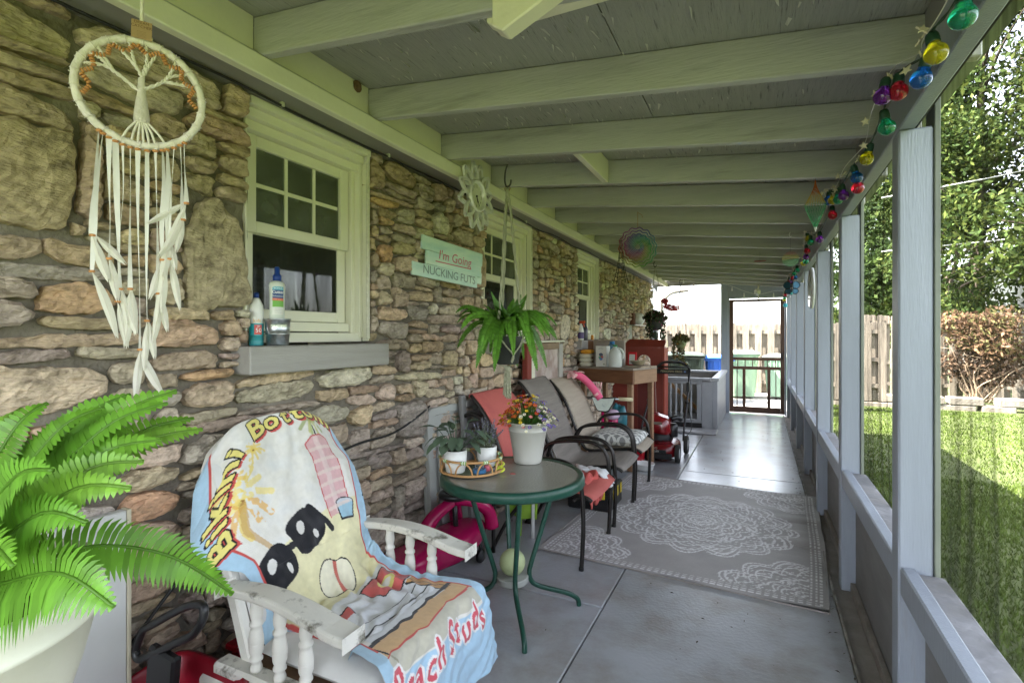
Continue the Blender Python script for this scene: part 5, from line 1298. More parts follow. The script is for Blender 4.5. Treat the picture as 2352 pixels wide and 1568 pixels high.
sz_ = thing('scissors', 'yellow handled scissors leaning in the rattan tray', 'scissors', (-1.235, 2.36, .713)); m_y = pm('yellow_plastic', (.50, .55, .05), .35)
sz_.rotation_euler = (R(38), R(-12), R(20))
for s_ in (-1, 1):
    MB().tube([(.028 + .022 * math.cos(a), s_ * .017 + .013 * math.sin(a), .006) for a in [i * .3927 for i in range(16)]], .0055, 8, closed=True).build('handle', m_y, sz_, smooth=True)
    MB().prism([(.006, s_ * .006), (-.07, s_ * -.002), (-.03, s_ * -.010), (.006, s_ * -.006)], .0015, z0=.004 + s_ * .0012).build('blade', m_tin, sz_)
pk = thing('eraser_cube', 'small pink tub behind the glass votive in the tray', 'tub', (-1.262, 2.325, .709)); MB().lathe([(.016, 0), (.018, .026), (.017, .03)], 18).build('tub', pm('pink_tub', (.60, .14, .18), .4), pk, smooth=True)

fpot = thing('flower_pot', 'tall pale grey pot of small bright artificial flowers on the round table', 'plant', (-1.163, 2.615, .7005))
m_gp = pm('pale_grey_pot', (.50, .49, .45), .4, .05, 4, .05, 60)
MB().lathe([(.070, 0), (.074, .004), (.078, .02), (.104, .175), (.106, .176), (.106, .183), (.105, .184), (.112, .215), (.1165, .217), (.1165, .224), (.112, .226), (.104, .205)], 56, cap=(True, False)).build('pot', m_gp, fpot, smooth=True)
MB().lathe([(.004, .2), (.105, .198)], 24, cap=(True, False)).build('soil', m_soil, fpot)
m_fl = pm('petal', vc=True, rough=.6, var=.12, transl=.2); m_st = pm('flower_stem', vc=True, rough=.6, var=.15, transl=.2)
cols_ = {'r': (.62, .06, .03), 'o': (.70, .18, .03), 'y': (.78, .58, .04), 'p': (.66, .20, .24), 'v': (.16, .12, .42), 'w': (.76, .74, .60), 'l': (.45, .28, .48)}
gm = MB()
for i in range(90):
    a = rn.uniform(0, 6.28); el = rn.uniform(.45, 1.4); k = rn.uniform(.6, 1.3); gm.cur = (.07 * k, .17 * k, .03 * k); leaf_blade(gm, Vector((math.cos(a) * .05, math.sin(a) * .05, .2)), Vector((math.cos(a) * math.cos(el), math.sin(a) * math.cos(el), math.sin(el))), rn.uniform(.06, .13), .005, Vector((0, 0, 1)), .25)
tag(gm.build('grass_leaf', m_st, fpot, smooth=True), kind='stuff')
for i in range(190):
    a = rn.uniform(0, 6.28); rr = math.sqrt(rn.random()) * .165; zz_ = .235 + .12 * (1 - (rr / .165) ** 1.6) + rn.uniform(-.025, .03)
    if rr > .11: zz_ -= .02
    p1 = Vector((math.cos(a) * rr, math.sin(a) * rr, zz_)); p0 = Vector((math.cos(a) * rr * .4, math.sin(a) * rr * .4, .2)); mb = MB(); mb.cur = (.08, .18, .03); mb.tube([p0, p0.lerp(p1, .6) + Vector((0, 0, .012)), p1], .0011, 4)
    # reds and yellows on the camera-left side, violets on the right
    sx_ = math.cos(a) * rr * math.cos(TH) + math.sin(a) * rr * math.sin(TH)
    ch = rn.choice('rrroyyp') if sx_ < -.04 else rn.choice('vvvlww') if sx_ > .05 else rn.choice('ypowyrpvw'); c_ = cols_[ch]
    out_ = Vector((math.cos(a) * rr * 3, math.sin(a) * rr * 3, .5)).normalized(); bx = out_.orthogonal().normalized(); by = out_.cross(bx); s_ = rn.uniform(.010, .0155)
    for L_ in range(2):
        for j in range(6):
            t = j * PI / 3 + L_ * .5; k = rn.uniform(.8, 1.2); mb.cur = tuple(q * k for q in c_); d = bx * math.cos(t) + by * math.sin(t); e = out_.cross(d)
            q = p1 + out_ * .002 * L_; b = mb.addv([q, q + d * s_ * .6 + e * s_ * .38 + out_ * s_ * .25, q + d * s_ + out_ * s_ * (.15 + .3 * L_), q + d * s_ * .6 - e * s_ * .38 + out_ * s_ * .25]); mb.addf([(b, b + 1, b + 2, b + 3)])
    mb.cur = (.6, .45, .05); mb.sphere(tuple(p1 + out_ * .002), s_ * .28, 6, 4); mb.build('flower', m_fl, fpot)
# ---------------------------------------------------------------- sling chairs, folding table, bench and floor things along the wall
m_frame = pm('bronze_tube', (.030, .027, .025), .35, .15, 8, metal=.5)
def sling_chair(label, y0, y1, sling, back_top, lean=0., zt=1.0):
    """chair facing +X between y0 and y1"""
    t = thing('sling_chair', label, 'chair', (-1.25, (y0 + y1) / 2, 0), 0, 'metal sling chairs in a row along the wall')
    FX = -.965
    for y in (y0, y1):
        arm = [(FX, y, 0), (FX + .012, y, .25), (FX + .004, y, .45), (FX - .02, y, .57), (FX - .09, y, .628), (FX - .19, y, .640), (FX - .34, y, .628), (FX - .44, y, .600), (FX - .49, y, .545), (FX - .52, y, .47)]
        MB().tube(smoothpath(arm, 6), .0135, 10).build('arm_and_leg', m_frame, t, smooth=True, world=True)
        yi = y + (.035 if y == y0 else -.035)
        rail = [(FX + .055, yi, .405), (FX + .02, yi, .425), (FX - .06, yi, .430), (FX - .25, yi, .405), (FX - .40, yi, .385), (FX - .47, yi, .43), (FX - .53, yi, .56), (FX - .62, yi, .78), (FX - .71, yi, zt - .08), (FX - .78, yi, zt)]
        MB().tube(smoothpath(rail, 6), .0125, 8).build('side_rail', m_frame, t, smooth=True, world=True)
        MB().tube(smoothpath([(FX - .36, yi, .395), (FX - .50, yi, .22), (FX - .62, yi, .0)], 5), .0125, 8).build('rear_leg', m_frame, t, smooth=True, world=True)
    for x, z in ((FX - .05, .405), (FX - .40, .37)):
        MB().tube([(x, y0, z), (x, y1, z)], .011, 8).build('cross_bar', m_frame, t, smooth=True, world=True)
    prof = smoothpath([Vector(p) for p in ((FX + .058, 0, .405), (FX + .02, 0, .433), (FX - .06, 0, .440), (FX - .25, 0, .415), (FX - .40, 0, .400), (FX - .455, 0, .44), (FX - .515, 0, .565), (FX - .605, 0, .785), (FX - .695, 0, zt - .075), (FX - .78, 0, zt + .006), (FX - .80, 0, zt - .02))], 6)
    n_ = len(prof) - 1
    def f(u, v):
        p = prof[int(round(v * n_))]; b = 4 * u * (1 - u)
        return (p.x - .012 * b * (1 if v > .5 else 0), y0 + .04 + u * (y1 - y0 - .08), p.z - .014 * b * (1 if v < .5 else .2))
    MB().grid(f, 8, n_).build('sling', sling, t, smooth=True, world=True, solid=.004)
    for y in (y0, y1): MB().lathe([(.016, 0), (.016, .02)], 10, (FX, y, 0)).build('foot_cap', m_black, t, world=True)
    return t
def weave(name, c, c2):
    m = pm(name, c, .8, .10, 5, .35, 160, stretch=(1, .08, 1), bstretch=(1, .3, 1), c2=c2, c2amt=.5, c2scale=40, c2sharp=.3); return m
sling_chair('metal sling chair with a faded red back just behind the round table', 2.955, 3.565, pm('red_sling', (.50, .12, .10), .75, .06, 4, .2, 120, c2=(.42, .09, .08), c2amt=.4), 1.0, zt=1.0)
sling_chair('metal sling chair with a grey brown striped sling, middle of the row', 3.71, 4.32, weave('grey_sling', (.27, .24, .21), (.15, .13, .115)), 1.0, zt=1.03)
sling_chair('metal sling chair with a tan sling holding a patterned cushion', 4.385, 5.0, weave('tan_sling', (.44, .38, .30), (.30, .25, .195)), 1.0, zt=.99)
# cushion with lattice print on the tan chair
pc = thing('patterned_cushion', 'grey seat cushion with a white lattice print on the tan chair', 'cushion', (-1.17, 4.69, .43))
m_lat = bpy.data.materials.new('lattice_print'); m_lat.use_nodes = True; nt = m_lat.node_tree; p_ = nt.nodes["Principled BSDF"]; p_.inputs['Roughness'].default_value = .9
tc_ = N(nt, "ShaderNodeTexCoord"); outs = []
for rot in (.6, -.9):
    mp_ = N(nt, "ShaderNodeMapping"); mp_.inputs['Rotation'].default_value = (0, 0, rot); nt.links.new(tc_.outputs['Object'], mp_.inputs[0])
    wv_ = N(nt, "ShaderNodeTexWave", wave_type='BANDS', bands_direction='X'); wv_.inputs['Scale'].default_value = 4.5; wv_.inputs['Distortion'].default_value = 1.5; wv_.inputs['Detail'].default_value = 0; nt.links.new(mp_.outputs[0], wv_.inputs['Vector']); outs.append(wv_)
mxx = N(nt, "ShaderNodeMath", operation='MAXIMUM'); nt.links.new(outs[0].outputs['Fac'], mxx.inputs[0]); nt.links.new(outs[1].outputs['Fac'], mxx.inputs[1])
gt = N(nt, "ShaderNodeMath", operation='GREATER_THAN'); gt.inputs[1].default_value = .80; nt.links.new(mxx.outputs[0], gt.inputs[0])
mc = N(nt, "ShaderNodeMixRGB"); mc.inputs[1].default_value = (.27, .27, .26, 1); mc.inputs[2].default_value = (.70, .70, .66, 1); nt.links.new(gt.outputs[0], mc.inputs[0]); nt.links.new(mc.outputs[0], p_.inputs['Base Color'])
cushion(0, 0, .045, .46, .50, .10).build('cover', m_lat, pc, smooth=True)
# pink foam toy on the tan chair back
pf_ = thing('pink_foam_toy', 'pink foam flower wand hooked over the back of the tan chair', 'toy', (-1.62, 4.95, 1.0))
m_pink = pm('pink_foam', (.72, .10, .22), .6, .06); m_pk2 = pm('pale_pink_foam', (.75, .42, .42), .7, .08)
MB().tube(smoothpath([(-1.66, 4.84, 1.02), (-1.60, 4.90, .99), (-1.52, 4.96, .90), (-1.435, 4.99, .775)], 5), [.036] * 16, 12).build('stem', m_pink, pf_, smooth=True, world=True)
MB().tube([(-1.475, 4.977, .83), (-1.462, 4.982, .812)], .037, 12).build('band', m_pk2, pf_, smooth=True, world=True)
for i in range(6):
    a = i * 1.05; mb = MB(); leaf_blade(mb, Vector((-1.655, 4.84, 1.03)), Vector((math.cos(a) * .6, math.sin(a), .25 * math.cos(a * 2))), .10, .035, Vector((.3, 0, 1)), .35); mb.build('petal', m_pk2, pf_, smooth=True, solid=.008, world=True)
# crumpled cloths on the front of the red chair
rc = thing('red_cloth', 'crumpled red cloth hanging off the front of the red chair seat', 'cloth', (-.98, 3.40, .43))
def cloth(u, v):
    x = -1.17 + v * .20 if v < .8 else -1.01 + (v - .8) * .12; z = .452 if v < .75 else .452 - (v - .75) * .62
    y = 3.24 + u * .27; n_ = fbm(u * 3.2, v * 3.2, 5); return (x + .03 * n_, y + .03 * fbm(u * 3, v * 3, 9), z + .022 * n_ + .02 * math.sin(u * 14 + v * 5) * (.3 + v))
MB().grid(cloth, 30, 30).build('cloth', pm('red_terry', (.50, .10, .085), .95, .12, 12, .5, 120), rc, smooth=True, world=True, solid=.008)
wc = thing('white_cloth', 'folded white towel beside the red cloth on the chair seat', 'cloth', (-1.0, 3.50, .44))
MB().grid(lambda u, v: (-1.18 + v * .26 + .02 * fbm(u * 3, v * 3, 2), 3.43 + u * .12 - .05 * v * 0, .462 + .02 * fbm(u * 4, v * 4, 3) - max(0, v - .75) * .35), 16, 20).build('cloth', pm('white_terry', (.66, .66, .66), .95, .06, 10, .4, 120), wc, smooth=True, world=True, solid=.012)

# grey folding table leaning on the wall, slatted bench behind the red chair
ft = thing('folding_table', 'grey moulded plastic folding table leaning against the stone wall', 'table', (-1.82, 2.80, 0))
m_res = pm('grey_resin_table', (.37, .38, .36), .5, .08, 5, .1, 50, c2=(.16, .15, .13), c2amt=.25, c2scale=16, c2sharp=.05)
FM = frame_m((-1.80, 2.60, 0), (0, 1, 0), (-.05, 0, 1))
def rr(x0, x1, y0, y1, r, n_=6):
    P = []
    for cx, cy, a0 in ((x1 - r, y0 + r, -90), (x1 - r, y1 - r, 0), (x0 + r, y1 - r, 90), (x0 + r, y0 + r, 180)):
        P += [(cx + r * math.cos(R(a0 + 90 * i / n_)), cy + r * math.sin(R(a0 + 90 * i / n_))) for i in range(n_ + 1)]
    return P
MB().prism(rr(0, .62, .02, .95, .07), .028, FM, -.03).build('top', m_res, ft, bevel=.006, world=True)
mb = MB(); o_, i_ = rr(0, .62, .02, .95, .07), rr(.05, .57, .07, .90, .045); k = len(o_)
b = mb.addv([FM @ Vector((x, y, -.002)) for x, y in o_] + [FM @ Vector((x, y, .022)) for x, y in o_] + [FM @ Vector((x, y, .022)) for x, y in i_] + [FM @ Vector((x, y, -.002)) for x, y in i_])
for q in range(3): mb.addf([(b + q * k + i, b + q * k + (i + 1) % k, b + (q + 1) * k + (i + 1) % k, b + (q + 1) * k + i) for i in range(k)])
mb.build('skirt', m_res, ft, bevel=.004, world=True)
MB().tube([FM @ Vector(p) for p in ((.12, .12, .016), (.12, .82, .016), (.50, .82, .016), (.50, .12, .016))], .011, 8).build('folded_leg', m_res, ft, smooth=True, world=True)
sb_ = thing('slatted_chair', 'grey slatted garden chair half hidden behind the red chair', 'chair', (-1.72, 3.20, 0))
m_gs = pm('grey_slat', (.20, .195, .19), .6, .12, 6)
for i in range(5): box('slat', -1.775 - i * .004, -1.755 - i * .004, 2.98, 3.52, .62 + i * .075, .665 + i * .075, m_gs, sb_, .004, True)
for y in (2.96, 3.53):
    MB().bar((-1.70, y, 0), (-1.80, y, 1.0), .05, .03, (1, 0, 0)).build('back_post', m_gs, sb_, bevel=.004, world=True)
    MB().tube(smoothpath([(-1.79, y, .86), (-1.70, y, .88), (-1.60, y, .80), (-1.56, y, .62), (-1.56, y, .0)], 5), .014, 8).build('arm', m_frame, sb_, smooth=True, world=True)
for i in range(4): box('seat_slat', -1.75 + i * .055, -1.705 + i * .055, 2.99, 3.51, .40, .415, m_gs, sb_, .003, True)
# framed panel behind the chairs
pf2 = thing('framed_panel', 'tall red and white wooden frame with a mottled pink panel behind the chairs', 'frame', (-1.79, 4.35, 0))
box('red_post', -1.80, -1.75, 3.93, 4.02, 0, 1.33, pm('dark_red_paint', (.20, .03, .02), .6, .2, 6), pf2, .004, True)
box('white_stile', -1.80, -1.755, 4.021, 4.10, 0, 1.335, m_cream, pf2, .004, True); box('white_stile', -1.80, -1.755, 4.70, 4.80, 0, 1.32, pm('grey_board', (.38, .36, .33), .7), pf2, .004, True)
box('top_rail', -1.80, -1.758, 4.1005, 4.6995, 1.27, 1.33, pm('old_board', (.24, .17, .11), .8, .2), pf2, .004, True); box('cap', -1.82, -1.74, 3.92, 4.81, 1.336, 1.352, m_cream, pf2, .003, True)
box('panel', -1.79, -1.775, 4.1005, 4.6995, .3, 1.269, pm('mottled_pink', (.48, .40, .37), .8, .2, 4, .2, 20, c2=(.33, .24, .21), c2amt=.5, c2scale=5), pf2, 0, True)

# pink ride-on car
rd = thing('ride_on_car', 'magenta plastic ride-on wiggle car with a black steering wheel behind the round table', 'ride-on toy', (-1.62, 2.40, 0))
m_mag = pm('magenta_plastic', (.36, .004, .075), .25, .08, 4)
def hull(u, v):
    t = v; y = 1.93 + t * .93
    w = .155 * (1 - .35 * math.exp(-((t - .42) / .16) ** 2)) * (math.sin(PI * min(1, max(0, (t * .96 + .02)))) ** .33)
    zc = .185 + .085 * (1 - t) ** 2 * .8 + .05 * max(0, t - .6) ** 1.0; h = .085 * math.sin(PI * min(1, t * .9 + .08)) ** .3
    a = 2 * PI * u; e = 3.2; q = (abs(math.cos(a)) ** e + abs(math.sin(a)) ** e) ** (-1 / e)
    return (-1.63 + q * math.cos(a) * w, y, zc + q * math.sin(a) * h)
mb = MB().grid(hull, 32, 26); W_ = 33; mb.addf([tuple(range(32))[::-1], tuple(26 * W_ + i for i in range(32))]); mb.build('hull', m_mag, rd, smooth=True, world=True)
MB().sphere((-1.63, 2.16, .252), (.10, .15, .035), 20, 10).build('seat', m_black, rd, smooth=True, world=True)
for s_ in (-1, 1):
    pts = [(-1.63 + s_ * .13, 2.83, .22), (-1.63 + s_ * .12, 2.80, .32), (-1.63 + s_ * .07, 2.70, .40), (-1.63, 2.60, .425)]
    mb = MB(); pp = smoothpath(pts, 6); mb.tube(pp, [.045 - .018 * i / 18 for i in range(19)], 8); mb.build('front_arch', m_mag, rd, smooth=True, world=True)
MB().tube(smoothpath([(-1.63 - .10, 2.40, .25), (-1.63 - .06, 2.48, .36), (-1.63, 2.58, .425)], 6), [.05 - .02 * i / 12 for i in range(13)], 8).build('rear_arch', m_mag, rd, smooth=True, world=True)
MB().tube([(-1.63, 2.62, .20), (-1.63, 2.60, .44)], .016, 10).build('steering_column', m_black, rd, smooth=True, world=True)
MB().tube([(-1.63 + .075 * math.cos(a), 2.60 + .075 * math.sin(a), .462) for a in [i * PI / 12 for i in range(24)]], .021, 10, closed=True).build('steering_wheel', m_black, rd, smooth=True, world=True)
MB().bar((-1.70, 2.60, .462), (-1.56, 2.60, .462), .035, .02).build('steering_spoke', m_black, rd, bevel=.005, world=True)
for x, y, r in ((-1.665, 2.76, .042), (-1.56, 2.79, .042), (-1.75, 2.05, .05), (-1.51, 2.05, .05)):
    MB().lathe([(.01, -.016), (r * .8, -.016), (r, -.008), (r, .008), (r * .8, .016), (.01, .016)], 20, M=Matrix.Translation((x, y, r)) @ Matrix.Rotation(R(90), 4, 'Y')).build('wheel', m_black, rd, smooth=True, world=True)
    MB().tube([(x, y, r), (x, y, .15)], .012, 8).build('caster_stem', m_black, rd, smooth=True, world=True)
# folded green camp chair behind the table, tool case under the grey chair
gc = thing('folded_camp_chair', 'folded lime green and white child chair on the floor behind the round table', 'chair', (-1.55, 3.35, 0))
m_lime = pm('lime_fabric', (.30, .50, .05), .7, .1)
for dx, l in ((0, .02), (.10, .06), (.20, .02)): MB().tube([(-1.62 + dx, 3.28, .0), (-1.66 + dx, 3.36 + l, .56)], .012, 8).build('tube_leg', m_white_plastic if dx != .1 else m_lime, gc, smooth=True, world=True)
MB().grid(lambda u, v: (-1.63 + u * .22, 3.30 + .03 * math.sin(u * 9) + v * .06, .12 + v * .38), 14, 8).build('fabric', m_lime, gc, smooth=True, world=True, solid=.01)
tk = thing('tool_case', 'black tool case with yellow latches under the grey chair', 'case', (-1.25, 4.15, 0))
box('body', -1.42, -1.06, 3.98, 4.34, .008, .15, m_black, tk, .012, True); box('lid', -1.425, -1.055, 3.975, 4.345, .151, .19, m_black, tk, .012, True)
for y in (4.03, 4.14, 4.25): box('latch', -1.0545, -1.048, y, y + .04, .10, .18, pm('yellow_latch', (.65, .50, .03), .4), tk, .002, True)
for x in (-1.36, -1.25, -1.14): box('latch', x, x + .035, 3.965, 3.9745, .11, .18, MATS['yellow_latch'], tk, .002, True)
bw_ = thing('pet_bowl', 'white ribbed pet bowl on the floor in front of the lawn mower', 'bowl', (-1.10, 5.46, 0))
MB().lathe([(.070, 0), (.088, .006), (.096, .055), (.108, .060), (.110, .070), (.104, .072), (.092, .066), (.080, .016), (.01, .012)], 44, cap=(True, True)).build('bowl', m_white_plastic, bw_, smooth=True)
for i in range(44):
    a = 2 * PI * i / 44; MB().bar((.0895 * math.cos(a), .0895 * math.sin(a), .008), (.0968 * math.cos(a), .0968 * math.sin(a), .054), .004, .004).build('rib', m_white_plastic, bw_)

# ---------------------------------------------------------------- rug with woven medallion
RW, RL = 1.63, 2.10
nu, nv = 330, 420
U, V = np.meshgrid(np.linspace(0, RW, nu + 1), np.linspace(0, RL, nv + 1))
def medal(cx, cy, Rm, seed):
    x, y = U - cx, V - cy; r = np.hypot(x, y) / Rm; a = np.arctan2(y, x)
    m_ = np.zeros(U.shape, bool); inside = r < 1.0 - .10 * (1 - np.abs(np.cos(8 * a))) ** 1.0
    def line(rad, amp, n_, w, ph=0.): return np.abs(r - (rad + amp * np.abs(np.sin(n_ * a / 2 + ph)))) < w
    for rad, amp, n_, w, ph in ((.06, 0, 1, .010, 0), (.11, 0, 1, .012, 0), (.155, .02, 16, .012, 0), (.24, .03, 12, .012, .3), (.29, .06, 12, .010, .3), (.38, .05, 16, .012, 0), (.45, .08, 16, .011, .2), (.56, .03, 24, .012, 0), (.66, .11, 16, .011, 0), (.70, .12, 16, .010, PI / 2), (.80, .12, 16, .012, PI / 2), (.86, .12, 16, .010, PI / 2)): m_ |= line(rad, amp, n_, w, ph)
    det = np.sin(24 * a + 9 * np.sin(14 * r)) * np.sin(46 * r + 2.2 * np.cos(16 * a)) + .5 * np.sin(64 * a) * np.sin(70 * r)
    return (m_ | (det > .52)) & inside & (r > .03)
nr = np.random.RandomState(5)
pat = medal(RW / 2 + .02, RL / 2, .66, 1)
for cx, cy in ((0, 0), (RW, 0), (0, RL), (RW, RL)): pat |= medal(cx, cy, .60, 2) & (U > .09) & (U < RW - .09) & (V > .09) & (V < RL - .09)
edg = np.minimum(np.minimum(U, RW - U), np.minimum(V, RL - V))
along = np.where(np.minimum(U, RW - U) < np.minimum(V, RL - V), V, U)
pat |= ((np.abs(edg - .035) < .0055) | (np.abs(edg - .058) < .0055) | (np.abs(edg - .080) < .004)) & (np.sin(along * 160) > -.5)
pat &= nr.rand(*U.shape) > .07
Zr = .006 + .004 * np.clip(np.sin(V * 3.1 * 2 + .7) * (U / RW) ** 2, 0, 1)
rip = (U / RW) ** 1.5 * .016 * (np.sin(V * 26 + 3 * np.sin(U * 3)) * .6 + np.sin(V * 13 + 1.2)) * np.exp(-((V - 1.1) / .75) ** 2); Zr = Zr + np.clip(rip, -.003, 1) + .003
Zr += .004 * np.clip(1 - edg / .03, 0, 1) * np.sin(along * 9)
base = np.array((.35, .33, .32)); lt = np.array((.72, .71, .71))
stripe = (1 + .10 * np.sin(V * 900) + .07 * (nr.rand(*U.shape) - .5))[..., None]
colr = np.where(pat[..., None], lt, base) * stripe
rg = thing('rug', 'grey outdoor rug with a white woven medallion on the porch floor', 'rug', (-.44, 4.12, .001), R(-3.5))
me = bpy.data.meshes.new('woven_sheet'); Wn = nu + 1
verts = np.stack([U - RW / 2 + .012 * np.sin(V * 2.2), V - RL / 2 + .02 * (U / RW - .5), Zr], -1).reshape(-1, 3)
idx_ = (np.arange(nv)[:, None] * Wn + np.arange(nu)[None]).ravel(); fcs = np.stack([idx_, idx_ + 1, idx_ + Wn + 1, idx_ + Wn], 1)
me.from_pydata(verts.tolist(), [], fcs.tolist())
ca = me.color_attributes.new('col', 'FLOAT_COLOR', 'POINT'); ca.data.foreach_set('color', np.concatenate([colr.reshape(-1, 3), np.ones((verts.shape[0], 1))], 1).ravel().astype(np.float32))
link_mesh('woven_sheet', me, pm('rug_weave', vc=True, rough=.5, var=.12, scale=5, bump=.3, bscale=260, stretch=(1, 1, 1), bstretch=(.2, 1, 1)), rg, True)
hem = MB().tube([rg_ for rg_ in [(-RW / 2, -RL / 2, .006), (RW / 2, -RL / 2, .006), (RW / 2, RL / 2, .006), (-RW / 2, RL / 2, .006)]], .005, 6, closed=True); hem.build('hem', pm('rug_hem', (.33, .30, .28), .8), rg)
# ---------------------------------------------------------------- work bench and what stands on it
wb = thing('work_bench', 'tall brown wooden work bench crowded with jugs and boxes beyond the chairs', 'bench', (-1.408, 5.664, 0), R(-18))
m_wood = pm('old_brown_wood', (.17, .075, .035), .6, .25, 7, .3, 40, stretch=(.8, 5, 5), c2=(.09, .04, .02), c2amt=.35, c2scale=4)
m_wood_t = pm('grey_bench_top', (.26, .215, .175), .6, .2, 6, .2, 40, stretch=(.8, 5, 5))
for i in range(4): box('top_plank', -.35, .35, -.31 + i * .125, -.31 + i * .125 + .123, 1.04, 1.062, m_wood_t, wb, .003)
box('apron', -.352, .352, -.315, -.288, .90, 1.039, m_wood, wb, .004); box('apron', .325, .352, -.287, .185, .90, 1.039, pm('light_brown_wood', (.27, .155, .085), .6, .2, 7, .3, 40, stretch=(5, .8, 5)), wb, .004); box('apron', -.352, -.325, -.287, .185, .90, 1.039, m_wood, wb, .004)
for x in (-.32, .265):
    for y in (-.285, .135): box('leg', x, x + .055, y, y + .045, 0, .899, MATS['light_brown_wood'], wb, .004)
box('stretcher', -.30, .30, .105, .134, .22, .29, m_wood, wb, .004)
box('back_board', -.40, .02, .07, .09, 1.063, 1.345, pm('smoky_board', (.40, .33, .28), .5, .2, 3, c2=(.62, .58, .54), c2amt=.5, c2scale=2), wb, .003); box('side_board', -.42, -.401, -.25, .10, 1.063, 1.34, m_wood, wb, .003)
def stackcloth(z, c, label, dx=0.):
    t = thing('folded_cloth', label, 'cloth', (-1.735 + dx, 5.50, z)); cushion(0, 0, .021, .125, .16, .046, 12).build('cloth', pm('cl' + label[:6], c, .95, .1, 14, .3, 60), t, smooth=True, world=False); return t
stackcloth(1.063, (.60, .57, .47), 'cream folded cloth at the bottom of the stack on the work bench'); stackcloth(1.109, (.64, .61, .50), 'cream folded cloth in the middle of the stack on the work bench', -.005)
stackcloth(1.155, (.66, .63, .52), 'cream folded cloth just under the orange one on the work bench'); stackcloth(1.200, (.66, .30, .03), 'orange folded cloth on top of the stack on the work bench', .01)
cb_ = thing('carton', 'white printed carton standing between the cloths and the water jug', 'box', (-1.545, 5.475, 1.063), R(-8))
box('carton', -.062, .062, -.05, .05, 0, .222, pm('carton_white', (.62, .62, .59), .55, .05), cb_, .002)
M_ = lambda x, z: frame_m((x, -.0508, z), (1, 0, 0), (0, 0, 1))
m_pg = pm('print_dark', (.10, .12, .16), .6)
lettering('purifier', .018, M_(0, .195), m_pg, cb_)
for dx, dz, r, c_ in ((0, .13, .024, (.10, .12, .18)), (.012, .105, .017, (.55, .12, .10)), (-.014, .10, .015, (.10, .40, .20)), (.0, .085, .020, (.12, .22, .5)), (.035, .028, .010, (.25, .28, .2))):
    MB().prism([(r * math.cos(i * .524), r * .8 * math.sin(i * .524)) for i in range(12)], .0004, M_(dx, dz)).build('print', pm('pr' + str(c_), c_, .6), cb_)
lettering('* * *', .016, M_(0, .165), m_pg, cb_); lettering('- - -', .014, M_(-.015, .03), m_pg, cb_)
jg = thing('water_jug', 'translucent gallon jug with a green cap on the work bench', 'jug', (-1.395, 5.415, 1.063))
m_jug = pm('milky_plastic', (.72, .74, .72), .35, .03, 4, transl=.35)
MB().lathe([(.060, 0), (.070, .006), (.074, .03), (.074, .10), (.070, .14), (.055, .175), (.032, .20), (.022, .207), (.021, .218)], 32, M=Matrix.Rotation(R(45), 4, 'Z')).build('body', m_jug, jg, smooth=True)
MB().lathe([(.024, .2185), (.024, .232), (.021, .235)], 20).build('cap', pm('cap_green', (.04, .30, .10), .4), jg, smooth=True)
MB().tube(smoothpath([(.03, .0, .20), (.068, 0, .185), (.088, 0, .14), (.076, 0, .09)], 5), .012, 10).build('handle', m_jug, jg, smooth=True)
bj = thing('water_bottle', 'clear blue capped water bottle behind the white carton', 'bottle', (-1.475, 5.60, 1.063))
MB().lathe([(.07, 0), (.075, .01), (.075, .17), (.068, .20), (.035, .235), (.026, .24)], 28).build('body', pm('blue_clear', (.16, .30, .42), .12, .05, transl=.3), bj, smooth=True)
MB().lathe([(.028, .2405), (.028, .268), (.024, .272)], 20).build('cap', pm('cap_lightblue', (.04, .18, .42), .4), bj, smooth=True)
MB().lathe([(.0762, .155), (.0762, .185)], 28, cap=(False, False)).build('band', pm('brown_band', (.10, .06, .04), .5), bj)
rb_ = thing('red_framed_notice', 'small red framed calendar card leaning on the red cupboard', 'card', (-1.30, 5.78, 1.064), R(-10), rot=(R(-8), 0, R(-10)))
box('frame', -.05, .05, 0, .008, 0, .15, pm('bright_red', (.55, .01, .02), .4), rb_, .002); box('sheet', -.035, .030, -.0012, -.0002, .015, .125, pm('sheet_white', (.66, .66, .60), .6), rb_, 0)
for i in range(5): box('line', -.03, .025, -.002, -.0014, .03 + i * .018, .0325 + i * .018, m_pg, rb_, 0)
sw = thing('straw_bowl', 'shallow cream woven bowl at the back of the work bench', 'bowl', (-1.215, 5.70, 1.075)); MB().lathe([(.05, 0), (.085, .045), (.095, .05), (.088, .048), (.05, .01)], 28).build('bowl', pm('straw', (.42, .36, .25), .8, .15, 20), sw, smooth=True)
for i, (x, y, a, l) in enumerate(((-1.20, 5.55, -25, .24), (-1.14, 5.66, -12, .22))):
    fb = thing('flat_board', ('thin pale board lying on the bench front corner', 'second thin pale board lying under the straw bowl')[i], 'board', (x, y, 1.0625), R(a)); box('board', -l / 2, l / 2, -.08, .08, 0, .010, pm('pale_board', (.42, .33, .24), .7, .12), fb, .002)
